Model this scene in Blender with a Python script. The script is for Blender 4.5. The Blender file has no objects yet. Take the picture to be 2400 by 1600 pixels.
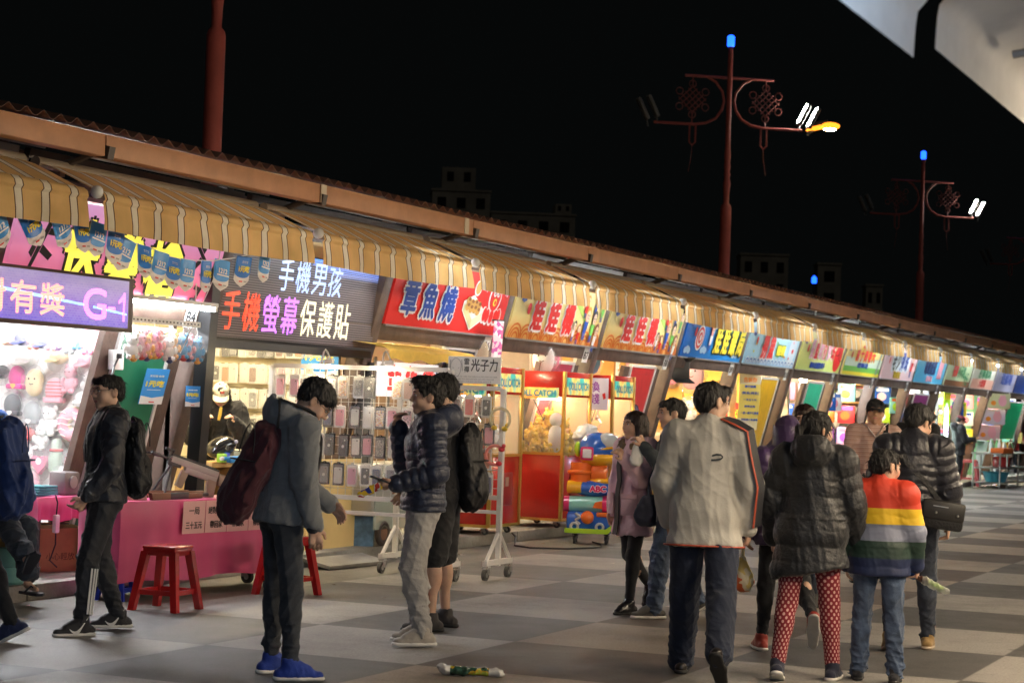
import bpy, bmesh, math, random
import numpy as np
from mathutils import Vector, Matrix
rnd = random.Random(11)
R = math.radians
scn = bpy.context.scene
COL = scn.collection

# ---------------- camera ----------------
AZ, PH, RO, CH = R(23.98), R(1.79), R(1.99), 1.56
_f = Vector((math.cos(AZ)*math.cos(PH), math.sin(AZ)*math.cos(PH), math.sin(PH)))
_r = Vector((math.sin(AZ), -math.cos(AZ), 0))
_u = _r.cross(_f)
_cx = _r*math.cos(RO)+_u*math.sin(RO)
_cy = -_r*math.sin(RO)+_u*math.cos(RO)
cam_d = bpy.data.cameras.new('camera')
cam = bpy.data.objects.new('camera', cam_d)
COL.objects.link(cam)
_m = Matrix((_cx, _cy, -_f)).transposed().to_4x4()
_m.translation = (0, 0, CH)
cam.matrix_world = _m
cam_d.sensor_width = 36
cam_d.lens = 70
cam_d.clip_start = 0.05
cam_d.clip_end = 2000
cam_d.dof.use_dof = True
cam_d.dof.focus_distance = 14.5
cam_d.dof.aperture_fstop = 4.5
cam_d.dof.aperture_blades = 7
scn.camera = cam

# ---------------- night sky, exposure ----------------
w = bpy.data.worlds.new('World')
scn.world = w
w.use_nodes = True
_bg = w.node_tree.nodes['Background']
_sky = w.node_tree.nodes.new('ShaderNodeTexSky')
_sky.sky_type = 'NISHITA'
_sky.sun_disc = False
_sky.sun_elevation = R(-8)
_sky.sun_rotation = R(200)
_mx = w.node_tree.nodes.new('ShaderNodeMixRGB')
_mx.inputs[0].default_value = 0.97
w.node_tree.links.new(_sky.outputs[0], _mx.inputs[1])
_mx.inputs[2].default_value = (0.035, 0.042, 0.042, 1)
w.node_tree.links.new(_mx.outputs[0], _bg.inputs[0])
_bg.inputs[1].default_value = 0.022
scn.view_settings.view_transform = 'Standard'
scn.view_settings.look = 'None'
scn.view_settings.exposure = 1.3
scn.view_settings.gamma = 1.0
scn.cycles.use_denoising = True
scn.cycles.max_bounces = 6
scn.cycles.transparent_max_bounces = 10
scn.cycles.sample_clamp_indirect = 6
scn.cycles.caustics_reflective = False
scn.cycles.caustics_refractive = False

sun_d = bpy.data.lights.new('sun', 'SUN'); sun_d.energy = .022; sun_d.angle = R(25); sun_d.color = (1, .9, .75)   # glow of the town
sun = bpy.data.objects.new('sun', sun_d); COL.objects.link(sun)
sun.rotation_euler = (R(40), 0, R(-60))
# ---------------- materials ----------------
MATS = {}
def M(name, col=(.5,.5,.5), rough=.6, metal=0., emit=0., bump=0., bs=60., var=0., vs=6., coat=0., trans=0., alpha=1., sheen=0., stretch=(1,1,1), sss=0.):
    if name in MATS: return MATS[name]
    m = bpy.data.materials.new(name); m.use_nodes = True
    nt = m.node_tree; b = nt.nodes['Principled BSDF']
    b.inputs['Base Color'].default_value = (*col, 1)
    b.inputs['Roughness'].default_value = rough
    b.inputs['Metallic'].default_value = metal
    if coat: b.inputs['Coat Weight'].default_value = coat; b.inputs['Coat Roughness'].default_value = .1
    if trans: b.inputs['Transmission Weight'].default_value = trans
    if alpha < 1: b.inputs['Alpha'].default_value = alpha
    if sheen: b.inputs['Sheen Weight'].default_value = sheen
    if sss:
        b.inputs['Subsurface Weight'].default_value = sss; b.inputs['Subsurface Scale'].default_value = .02
        b.inputs['Subsurface Radius'].default_value = (1, .35, .2)
    if emit:
        b.inputs['Emission Color'].default_value = (*col, 1); b.inputs['Emission Strength'].default_value = emit
    if bump or var:
        tc = nt.nodes.new('ShaderNodeTexCoord'); mp = nt.nodes.new('ShaderNodeMapping')
        mp.inputs['Scale'].default_value = stretch
        nt.links.new(tc.outputs['Object'], mp.inputs[0])
    if bump:
        n = nt.nodes.new('ShaderNodeTexNoise'); n.inputs['Scale'].default_value = bs; n.inputs['Detail'].default_value = 4
        nt.links.new(mp.outputs[0], n.inputs['Vector'])
        bp = nt.nodes.new('ShaderNodeBump'); bp.inputs['Strength'].default_value = bump; bp.inputs['Distance'].default_value = .02
        nt.links.new(n.outputs[0], bp.inputs['Height']); nt.links.new(bp.outputs[0], b.inputs['Normal'])
    if var:
        n = nt.nodes.new('ShaderNodeTexNoise'); n.inputs['Scale'].default_value = vs; n.inputs['Detail'].default_value = 5; n.inputs['Roughness'].default_value = .65
        nt.links.new(mp.outputs[0], n.inputs['Vector'])
        cr = nt.nodes.new('ShaderNodeValToRGB')
        cr.color_ramp.elements[0].position = .3; cr.color_ramp.elements[1].position = .72
        cr.color_ramp.elements[0].color = (*[c*(1-var) for c in col], 1); cr.color_ramp.elements[1].color = (*[min(1, c*(1+var)) for c in col], 1)
        nt.links.new(n.outputs[0], cr.inputs[0]); nt.links.new(cr.outputs[0], b.inputs['Base Color'])
        if emit: nt.links.new(cr.outputs[0], b.inputs['Emission Color'])
    MATS[name] = m
    return m

def node(nt, typ, *ins, **props):
    n = nt.nodes.new(typ)
    for k, v in props.items(): setattr(n, k, v)
    for i, v in enumerate(ins):
        if v is None: continue
        if hasattr(v, 'is_linked') or hasattr(v, 'links'): nt.links.new(v, n.inputs[i])
        else: n.inputs[i].default_value = v
    return n
def math_(nt, op, a, b=None):
    n = nt.nodes.new('ShaderNodeMath'); n.operation = op
    for i, v in enumerate((a, b)):
        if v is None: continue
        if isinstance(v, (int, float)): n.inputs[i].default_value = v
        else: nt.links.new(v, n.inputs[i])
    return n.outputs[0]
def objxyz(nt):
    tc = nt.nodes.new('ShaderNodeTexCoord'); sp = nt.nodes.new('ShaderNodeSeparateXYZ')
    nt.links.new(tc.outputs['Object'], sp.inputs[0])
    return sp.outputs[0], sp.outputs[1], sp.outputs[2]
def ramp(nt, fac, stops, interp='CONSTANT'):
    n = nt.nodes.new('ShaderNodeValToRGB'); cr = n.color_ramp; cr.interpolation = interp
    while len(cr.elements) < len(stops): cr.elements.new(.5)
    for e, (p, c) in zip(cr.elements, stops): e.position = p; e.color = (*c, 1)
    nt.links.new(fac, n.inputs[0])
    return n.outputs[0]
def mixc(nt, f, a, b):
    n = nt.nodes.new('ShaderNodeMixRGB')
    for i, v in enumerate((f, a, b)):
        if isinstance(v, (int, float)): n.inputs[i].default_value = v
        elif isinstance(v, tuple): n.inputs[i].default_value = (*v, 1)
        else: nt.links.new(v, n.inputs[i])
    return n.outputs[0]
def newmat(name, rough=.6):
    m = bpy.data.materials.new(name); m.use_nodes = True; MATS[name] = m
    b = m.node_tree.nodes['Principled BSDF']; b.inputs['Roughness'].default_value = rough
    return m, m.node_tree, b

# ---------------- objects ----------------
def thing(name, label, cat, loc=(0,0,0), rz=0., group=None):
    o = bpy.data.objects.new(name, None); COL.objects.link(o)
    o.location = loc; o.rotation_euler = (0, 0, rz); o.empty_display_size = .2
    return tag(o, label, cat, group)
def tag(o, label=None, cat=None, group=None, kind=None):
    if label: o['label'] = label
    if cat: o['category'] = cat
    if group: o['group'] = group
    if kind: o['kind'] = kind
    return o
def dup(root, loc=None, rz=None, label=None, group=None):
    def cp(o, par):
        c = o.copy(); COL.objects.link(c)
        if par is not None: c.parent = par
        for ch in list(o.children): cp(ch, c)
        return c
    r = cp(root, None)
    if loc is not None: r.location = loc
    if rz is not None: r.rotation_euler = (0, 0, rz)
    if label: r['label'] = label
    if group: r['group'] = group
    return r

GLYPHS = {}
class MB:
    def __init__(s, *mats, T=None):
        s.bm = bmesh.new(); s.mats = list(mats); s.T = T or Matrix()
    def mi(s, m):
        if m is None: return 0
        if m not in s.mats: s.mats.append(m)
        return s.mats.index(m)
    def v(s, p): return s.bm.verts.new(s.T @ Vector(p))
    def face(s, vs, m=None):
        try: f = s.bm.faces.new(vs)
        except ValueError: return None
        f.material_index = s.mi(m); f.smooth = True
        return f
    def quad(s, pts, m=None): return s.face([s.v(p) for p in pts], m)
    def box(s, c, d, m=None, bev=0., rot=None):
        hx, hy, hz = d[0]/2, d[1]/2, d[2]/2
        Q = rot if rot is not None else Matrix.Identity(3)
        c = Vector(c)
        V = [s.v(c+Q@Vector((x*hx, y*hy, z*hz))) for x in (-1,1) for y in (-1,1) for z in (-1,1)]
        F = [s.face([V[i] for i in q], m) for q in ((0,1,3,2),(4,6,7,5),(0,4,5,1),(2,3,7,6),(0,2,6,4),(1,5,7,3))]
        if bev:
            E = list({e for f in F for e in f.edges})
            r = bmesh.ops.bevel(s.bm, geom=E, offset=bev, segments=2, profile=.5, affect='EDGES', clamp_overlap=True)
            i = s.mi(m)
            for f in r['faces']: f.material_index = i; f.smooth = True
    def cyl(s, a, b, r0, r1=None, n=12, m=None, cap=True):
        r1 = r0 if r1 is None else r1
        a, b = Vector(a), Vector(b); d = (b-a)
        if d.length < 1e-6: return
        d.normalize()
        x = d.orthogonal().normalized(); y = d.cross(x)
        A = [s.v(a+(x*math.cos(t)+y*math.sin(t))*r0) for t in [2*math.pi*i/n for i in range(n)]]
        B = [s.v(b+(x*math.cos(t)+y*math.sin(t))*r1) for t in [2*math.pi*i/n for i in range(n)]]
        for i in range(n): s.face([A[i], A[(i+1)%n], B[(i+1)%n], B[i]], m)
        if cap: s.face(A[::-1], m); s.face(B, m)
    def tube(s, pts, r, n=6, m=None, closed=False, cap=True):
        P = [Vector(p) for p in pts]; N = len(P); rings = []
        rr = r if isinstance(r, (list, tuple)) else [r]*N
        x = None
        for i in range(N):
            if closed: t = (P[(i+1)%N]-P[i-1])
            else: t = P[min(i+1,N-1)]-P[max(i-1,0)]
            t.normalize()
            if x is None: x = t.orthogonal().normalized()
            x = (x-t*x.dot(t)).normalized(); y = t.cross(x)
            rings.append([s.v(P[i]+(x*math.cos(2*math.pi*k/n)+y*math.sin(2*math.pi*k/n))*rr[i]) for k in range(n)])
        for i in range(N if closed else N-1):
            A, B = rings[i], rings[(i+1)%N]
            for k in range(n): s.face([A[k], A[(k+1)%n], B[(k+1)%n], B[k]], m)
        if cap and not closed: s.face(rings[0][::-1], m); s.face(rings[-1], m)
    def ribbon(s, pts, wv, th, m=None):
        """flat strap along pts; wv = half-width vector or list, th = normal vector or list"""
        P = [Vector(p) for p in pts]; N = len(P)
        W = [Vector(x) for x in wv] if isinstance(wv, list) else [Vector(wv)]*N
        T = [Vector(x) for x in th] if isinstance(th, list) else [Vector(th)]*N
        rings = [[s.v(P[i]-W[i]), s.v(P[i]+W[i]), s.v(P[i]+W[i]+T[i]), s.v(P[i]-W[i]+T[i])] for i in range(N)]
        for i in range(N-1):
            for k in range(4): s.face([rings[i][k], rings[i][(k+1)%4], rings[i+1][(k+1)%4], rings[i+1][k]], m)
        s.face(rings[0][::-1], m); s.face(rings[-1], m)
    def ball(s, c, r, m=None, u=14, v=8, rot=None, fn=None):
        if isinstance(r, (int, float)): r = (r, r, r)
        c = Vector(c); Q = rot if rot is not None else Matrix.Identity(3)
        rows = []
        for j in range(v+1):
            ph = math.pi*j/v; row = []
            for i in range(u if 0 < j < v else 1):
                t = 2*math.pi*i/u
                d = Vector((math.sin(ph)*math.cos(t), math.sin(ph)*math.sin(t), math.cos(ph)))
                k = fn(d) if fn else 1
                row.append(s.v(c+Q@Vector((d.x*r[0]*k, d.y*r[1]*k, d.z*r[2]*k))))
            rows.append(row)
        for j in range(v):
            A, B = rows[j], rows[j+1]
            for i in range(u):
                i2 = (i+1)%u
                q = [A[i%len(A)], B[i%len(B)], B[i2%len(B)], A[i2%len(A)]]
                q2 = []
                for p in q:
                    if p not in q2: q2.append(p)
                if len(q2) > 2: s.face(q2, m)
    def lathe(s, prof, c=(0,0,0), n=16, m=None, rot=None, mats=None):
        c = Vector(c); Q = rot if rot is not None else Matrix.Identity(3); rings = []
        for r, z in prof:
            rings.append([s.v(c+Q@Vector((r*math.cos(2*math.pi*k/n), r*math.sin(2*math.pi*k/n), z))) for k in range(n)])
        for i in range(len(prof)-1):
            mm = mats[i] if mats else m
            for k in range(n): s.face([rings[i][k], rings[i][(k+1)%n], rings[i+1][(k+1)%n], rings[i+1][k]], mm)
        if prof[0][0] > 1e-4: s.face(rings[0][::-1], mats[0] if mats else m)
        if prof[-1][0] > 1e-4: s.face(rings[-1], mats[-1] if mats else m)
    def prism(s, pts, y0, y1, m=None):
        """outline in xz, extruded from y0 to y1"""
        A = [s.v((x, y0, z)) for x, z in pts]; B = [s.v((x, y1, z)) for x, z in pts]; n = len(pts)
        s.face(A, m); s.face(B[::-1], m)
        for i in range(n): s.face([A[i], B[i], B[(i+1)%n], A[(i+1)%n]], m)
    def torus(s, c, Rr, r, n=20, k=8, m=None, rot=None, a0=0, a1=2*math.pi):
        Q = rot if rot is not None else Matrix.Identity(3); c = Vector(c)
        full = abs(a1-a0-2*math.pi) < 1e-4
        N = n if full else n+1
        P = [c+Q@Vector((Rr*math.cos(a0+(a1-a0)*i/n), 0, Rr*math.sin(a0+(a1-a0)*i/n))) for i in range(N)]
        s.tube(P, r, k, m, closed=full)
    def text(s, body, cx, y, cz, w=None, h=None, m=None, bold=0., res=1, ring=0., mring=None):
        """writing in the xz plane facing -y, fitted to w x h; bold / ring widen the strokes (metres)"""
        if body not in GLYPHS:
            c = bpy.data.curves.new('t', 'FONT'); c.body = body; c.size = 1; c.resolution_u = 4 if body.isascii() else res; c.fill_mode = 'FRONT'
            o = bpy.data.objects.new('t', c); COL.objects.link(o)
            dg = bpy.context.evaluated_depsgraph_get(); dg.update()
            me = bpy.data.meshes.new_from_object(o.evaluated_get(dg))
            bpy.data.objects.remove(o); bpy.data.curves.remove(c)
            co = np.zeros(len(me.vertices)*3); me.vertices.foreach_get('co', co); co = co.reshape(-1,3)
            GLYPHS[body] = (co, [tuple(q.vertices) for q in me.polygons]); bpy.data.meshes.remove(me)
        co, polys = GLYPHS[body]
        if not len(co): return
        lo, hi = co.min(0), co.max(0); d = np.maximum(hi-lo, 1e-6); ctr = (lo+hi)/2
        if w and h: sx, sz = w/d[0], h/d[1]
        elif w: sx = sz = w/d[0]
        else: sx = sz = h/d[1]
        def lay(dx, dz, yy, mm):
            V = [s.v((cx+(q[0]-ctr[0])*sx+dx, yy, cz+(q[1]-ctr[1])*sz+dz)) for q in co]
            for f in polys: s.face([V[k] for k in f], mm)
        if ring:
            for k in range(8): lay(ring*math.cos(k*.785), ring*math.sin(k*.785), y+.004+.00025*k, mring)
        lay(0, 0, y, m)
        if bold:
            for k in range(6): lay(bold*math.cos(k*1.047), bold*math.sin(k*1.047), y+.0003*(k+1), m)
    def build(s, name, parent=None, loc=None, sharp=38):
        me = bpy.data.meshes.new(name)
        bmesh.ops.recalc_face_normals(s.bm, faces=s.bm.faces) if getattr(s, 'recalc', True) else None
        s.bm.to_mesh(me); s.bm.free()
        for m in s.mats: me.materials.append(m)
        me.set_sharp_from_angle(angle=R(sharp))
        o = bpy.data.objects.new(name, me); COL.objects.link(o)
        if parent is not None: o.parent = parent
        if loc is not None: o.location = loc
        return o
def RZ(a): return Matrix.Rotation(a, 3, 'Z')
def RX(a): return Matrix.Rotation(a, 3, 'X')
def RY(a): return Matrix.Rotation(a, 3, 'Y')
ORD = ['first','second','third','fourth','fifth','sixth','seventh','eighth','ninth','tenth','eleventh','twelfth','thirteenth','fourteenth','fifteenth','sixteenth','seventeenth','eighteenth']

def shape(name, mb, label, cat, group=None, loc=None, kind=None):
    return tag(mb.build(name, None, loc), label, cat, group, kind)
# ======================= SETTING =======================
# ---- checkered paving ----
CELL, GX0, GY0 = 1.46, 9.15, 6.73
def ground_mat():
    m, nt, b = newmat('paving', .55)
    x, y, z = objxyz(nt)
    fx = math_(nt, 'DIVIDE', math_(nt, 'SUBTRACT', x, GX0), CELL)
    fy = math_(nt, 'DIVIDE', math_(nt, 'SUBTRACT', y, GY0), CELL)
    ix, iy = math_(nt, 'FLOOR', fx), math_(nt, 'FLOOR', fy)
    par = math_(nt, 'MODULO', math_(nt, 'ADD', math_(nt, 'ADD', ix, iy), 400), 2)
    band = math_(nt, 'MODULO', math_(nt, 'ADD', iy, 400), 4)      # every fourth row is laid in brown stone
    isbr = math_(nt, 'COMPARE', band, 2)
    light = mixc(nt, isbr, (.285, .27, .25), (.30, .25, .205))
    dark = mixc(nt, isbr, (.088, .085, .082), (.095, .073, .058))
    c = mixc(nt, par, light, dark)
    strip = math_(nt, 'GREATER_THAN', y, GY0+CELL)
    gx = math_(nt, 'PINGPONG', fx, .5); gy = math_(nt, 'PINGPONG', fy, .5)
    jt = math_(nt, 'LESS_THAN', math_(nt, 'MINIMUM', gx, gy), .006)
    c = mixc(nt, math_(nt, 'MULTIPLY', jt, .45), c, (.08, .075, .07))
    c = mixc(nt, strip, c, (.15, .14, .122))
    wn = nt.nodes.new('ShaderNodeTexWhiteNoise'); wn.noise_dimensions = '2D'
    cmb = nt.nodes.new('ShaderNodeCombineXYZ'); nt.links.new(ix, cmb.inputs[0]); nt.links.new(iy, cmb.inputs[1]); nt.links.new(cmb.outputs[0], wn.inputs['Vector'])
    tone = math_(nt, 'ADD', math_(nt, 'MULTIPLY', wn.outputs[0], .16), .92)
    tc = nt.nodes.new('ShaderNodeTexCoord')
    def noise(sc, det, ro=.6):
        n = nt.nodes.new('ShaderNodeTexNoise'); n.inputs['Scale'].default_value = sc; n.inputs['Detail'].default_value = det; n.inputs['Roughness'].default_value = ro
        nt.links.new(tc.outputs['Object'], n.inputs['Vector']); return n.outputs[0]
    blot = ramp(nt, noise(.7, 7, .75), [(.3, (.55,)*3), (.5, (1,)*3), (.75, (1.15,)*3)], 'LINEAR')
    stain = ramp(nt, noise(5, 6, .8), [(.3, (.55,)*3), (.43, (1,)*3), (.62, (1,)*3), (.75, (1.2,)*3)], 'LINEAR')
    grain = ramp(nt, noise(55, 4, .8), [(.3, (.68,)*3), (.7, (1.3,)*3)], 'LINEAR')
    def mul(a, bb):
        n = nt.nodes.new('ShaderNodeMixRGB'); n.blend_type = 'MULTIPLY'; n.inputs[0].default_value = 1
        nt.links.new(a, n.inputs[1]); nt.links.new(bb, n.inputs[2]); return n.outputs[0]
    c = mul(mul(mul(c, blot), stain), grain)
    cmb2 = nt.nodes.new('ShaderNodeCombineXYZ')
    for i in range(3): nt.links.new(tone, cmb2.inputs[i])
    c = mul(c, cmb2.outputs[0])
    nt.links.new(c, b.inputs['Base Color'])
    bp = nt.nodes.new('ShaderNodeBump'); bp.inputs['Strength'].default_value = .25; bp.inputs['Distance'].default_value = .01
    nt.links.new(noise(120, 3), bp.inputs['Height']); nt.links.new(bp.outputs[0], b.inputs['Normal'])
    rr = math_(nt, 'ADD', math_(nt, 'MULTIPLY', noise(2.2, 4), .35), .42); nt.links.new(rr, b.inputs['Roughness'])
    return m
mb = MB(ground_mat())
mb.quad([(-300, -300, 0), (500, -300, 0), (500, 400, 0), (-300, 400, 0)])
tag(mb.build('ground'), kind='structure')

concrete = M('kerb concrete', (.27, .26, .235), .8, bump=.4, bs=30, var=.3, vs=3)
mb = MB(concrete)
xx = 6.0
while xx < 75:   # platform slabs with open joints
    mb.box((xx+1.48, 11.3, .055), (2.95, 4.4, .13), bev=.012)
    xx += 2.96
tag(mb.build('stall_platform'), kind='structure')

# ---- stalls ----
PB, NP = 2.96, 17
def PX(n): return 14.40+PB*(n-2)
TILT = math.atan(.263)
YB, ZB = 9.83, .12
FM = Matrix.Rotation(TILT, 4, 'X')
brown = M('brown steel', (.105, .068, .052), .5, var=.35, vs=5, bump=.15, bs=40)
brown2 = M('dark brown steel', (.06, .045, .038), .5, var=.3, vs=5)
fascia_m = M('fascia paint', (.47, .235, .125), .5, var=.2, vs=2.5)
greysteel = M('grey steel', (.32, .31, .3), .45, .3, var=.2)
white_m = M('white paint', (.78, .77, .75), .5, var=.06)
black_m = M('black plastic', (.018, .018, .02), .4)
dark_m = M('dark grey', (.045, .045, .05), .55)

def awning_mat(name, cols):
    m, nt, b = newmat(name, .85)
    x, y, z = objxyz(nt)
    f = math_(nt, 'FRACT', math_(nt, 'DIVIDE', math_(nt, 'ADD', x, 50), .285))
    tan, wht, brn = cols
    c = ramp(nt, f, [(0, tan), (.65, brn), (.69, wht), (.93, brn), (.97, tan)])
    tc = nt.nodes.new('ShaderNodeTexCoord')
    n = nt.nodes.new('ShaderNodeTexNoise'); n.inputs['Scale'].default_value = 3; n.inputs['Detail'].default_value = 5
    nt.links.new(tc.outputs['Object'], n.inputs['Vector'])
    dirt = ramp(nt, n.outputs[0], [(.3, (.78, .76, .7)), (.6, (1, 1, 1))], 'LINEAR')
    mm = nt.nodes.new('ShaderNodeMixRGB'); mm.blend_type = 'MULTIPLY'; mm.inputs[0].default_value = 1
    nt.links.new(c, mm.inputs[1]); nt.links.new(dirt, mm.inputs[2])
    nt.links.new(mm.outputs[0], b.inputs['Base Color'])
    tr = nt.nodes.new('ShaderNodeBsdfTranslucent'); nt.links.new(mm.outputs[0], tr.inputs[0])
    ms = nt.nodes.new('ShaderNodeMixShader'); ms.inputs[0].default_value = .25
    out = nt.nodes['Material Output']
    nt.links.new(b.outputs[0], ms.inputs[1]); nt.links.new(tr.outputs[0], ms.inputs[2]); nt.links.new(ms.outputs[0], out.inputs[0])
    return m
awn_m = awning_mat('awning canvas', ((.80, .52, .21), (.86, .79, .65), (.10, .05, .025)))
near_awn_m = M('pale awning canvas', (.86, .86, .86), .8, var=.05, vs=9)

def awning_mesh(x0, x1, seed, m, prof, skew=0.):
    r = random.Random(seed); mb = MB(m); N = 44; rows = []
    ph = r.random()*6
    for i in range(N+1):
        t = i/N; x = x0+(x1-x0)*t; row = []
        for j, (y, z) in enumerate(prof):
            hang = j/(len(prof)-1)
            wob = (.004 if seed >= 50 else 1)*(.006*math.sin(x*5+ph)+.003*math.sin(x*13+ph*2))
            last = max(0, j-(len(prof)-5))/4.
            dx = skew*last*((t-.5)*2)
            sag = (0 if seed >= 50 else -.02)*math.sin(math.pi*t)
            row.append(mb.v((x+dx, y+wob*last*2.2, z+sag*hang+wob*.35*hang)))
        rows.append(row)
    for i in range(N):
        for j in range(len(prof)-1): mb.face([rows[i][j], rows[i+1][j], rows[i+1][j+1], rows[i][j+1]])
    mb.recalc = False
    return mb
TOPP = [(8.40, 3.075), (8.28, 3.04), (8.14, 2.98), (8.03, 2.93), (7.93, 2.885)]
VALP = [(7.93, 2.885), (7.875, 2.875), (7.845, 2.85), (7.835, 2.82), (7.85, 2.80), (7.84, 2.74), (7.832, 2.68), (7.83, 2.615)]

lamp_white = M('fluorescent tube', (.93, .97, 1.), .5, emit=42)
lamp_warm = M('warm tube', (1., .84, .56), .5, emit=80)
housing = M('lamp housing', (.7, .7, .68), .4)
def tube_light(x, y, z, L, label, m=None, group='tube lamps under the awnings'):
    t = thing('tube_light', label, 'tube lamp', (x, y, z), 0, group)
    mb = MB(housing); mb.box((0, 0, .035), (L, .07, .035), bev=.006); mb.box((-L/2+.02, 0, .005), (.04, .05, .05)); mb.box((L/2-.02, 0, .005), (.04, .05, .05))
    mb.cyl((-L*.3, 0, .05), (-L*.3, 0, .2), .006, n=6); mb.cyl((L*.3, 0, .05), (L*.3, 0, .2), .006, n=6)
    mb.build('housing', t)
    mb = MB(m or lamp_white); mb.cyl((-L/2+.04, 0, 0), (L/2-.04, 0, 0), .017, n=8); mb.build('tube', t)
    return t

# flat sign artwork helpers
def disc(mb, cx, cz, rx, rz, y, m, n=24):
    mb.face([mb.v((cx+rx*math.cos(2*math.pi*i/n), y, cz+rz*math.sin(2*math.pi*i/n))) for i in range(n)], m)
def poly(mb, pts, y, m): mb.face([mb.v((x, y, z)) for x, z in pts], m)
def rect(mb, x0, x1, z0, z1, y, m): poly(mb, [(x0, z0), (x1, z0), (x1, z1), (x0, z1)], y, m)
def arcband(mb, cx, cz, r0, r1, a0, a1, y, m, n=14):
    A = [mb.v((cx+r0*math.cos(a), y, cz+r0*math.sin(a))) for a in [a0+(a1-a0)*i/n for i in range(n+1)]]
    B = [mb.v((cx+r1*math.cos(a), y, cz+r1*math.sin(a))) for a in [a0+(a1-a0)*i/n for i in range(n+1)]]
    for i in range(n): mb.face([A[i], B[i], B[i+1], A[i+1]], m)
def P_(name, c, **k): return M('print '+name, c, .35, **k)
pr_red, pr_white, pr_blue, pr_yel, pr_blk = P_('red', (.72, .03, .025)), P_('white', (.85, .85, .83)), P_('blue', (.02, .07, .38)), P_('yellow', (.88, .76, .06)), P_('black', (.012, .012, .014))
pr_org, pr_grn, pr_pink, pr_lblue, pr_skin = P_('orange', (.83, .27, .03)), P_('green', (.2, .55, .1)), P_('pink', (.85, .42, .52)), P_('light blue', (.25, .62, .85)), P_('flesh', (.85, .6, .42))
lit_yel = M('lit yellow film', (.88, .80, .10), .35, emit=.4)
pr_dgrn, pr_brn, pr_purp, pr_grey, pr_cyan = P_('dark green', (.03, .25, .1)), P_('brown', (.25, .1, .04)), P_('purple', (.33, .08, .4)), P_('grey', (.4, .4, .42)), P_('cyan', (.1, .5, .8))

def gradmat(name, lo, hi, z0, z1, axis=2, wob=.05, lit=0):
    m, nt, b = newmat(name, .35)
    co = objxyz(nt); tc = nt.nodes.new('ShaderNodeTexCoord')
    n = nt.nodes.new('ShaderNodeTexNoise'); n.inputs['Scale'].default_value = 3.5
    nt.links.new(tc.outputs['Object'], n.inputs['Vector'])
    f = math_(nt, 'DIVIDE', math_(nt, 'SUBTRACT', math_(nt, 'ADD', co[axis], math_(nt, 'MULTIPLY', math_(nt, 'SUBTRACT', n.outputs[0], .5), wob*4)), z0), z1-z0)
    c = ramp(nt, f, [(0, lo), (1, hi)], 'LINEAR'); nt.links.new(c, b.inputs['Base Color'])
    if lit: nt.links.new(c, b.inputs['Emission Color']); b.inputs['Emission Strength'].default_value = lit
    return m

SH = 2.285   # start of the sign along the leaning front
def kid(mb, x, z, s, hair, shirt, y):
    poly(mb, [(x-.035*s, z-.13*s), (x+.035*s, z-.13*s), (x+.05*s, z-.02*s), (x-.05*s, z-.02*s)], y, shirt)
    rect(mb, x-.03*s, x-.006*s, z-.2*s, z-.13*s, y, pr_blue); rect(mb, x+.006*s, x+.03*s, z-.2*s, z-.13*s, y, pr_blue)
    disc(mb, x, z+.05*s, .062*s, .075*s, y-.002, hair, 14); disc(mb, x, z+.035*s, .05*s, .055*s, y-.004, pr_skin, 14)
    for d in (-.02, .02): disc(mb, x+d*s, z+.04*s, .009*s, .009*s, y-.006, pr_blk, 6)
    rect(mb, x-.015*s, x+.015*s, z+.008*s, z+.015*s, y-.006, pr_red)
def emblem(mb, x, z, y):
    for i, c in enumerate((pr_red, pr_yel, pr_grn, pr_blue)): arcband(mb, x+.2, z-.05, .12-.022*i, .14-.022*i, R(40), R(150), y, c, 8)
    poly(mb, [(x, z-.02), (x+.07, z-.05), (x+.14, z-.02), (x+.14, z-.07), (x+.07, z-.1), (x, z-.07)], y-.002, pr_blue)
    disc(mb, x+.28, z-.16, .05, .07, y, pr_red, 12)
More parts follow.
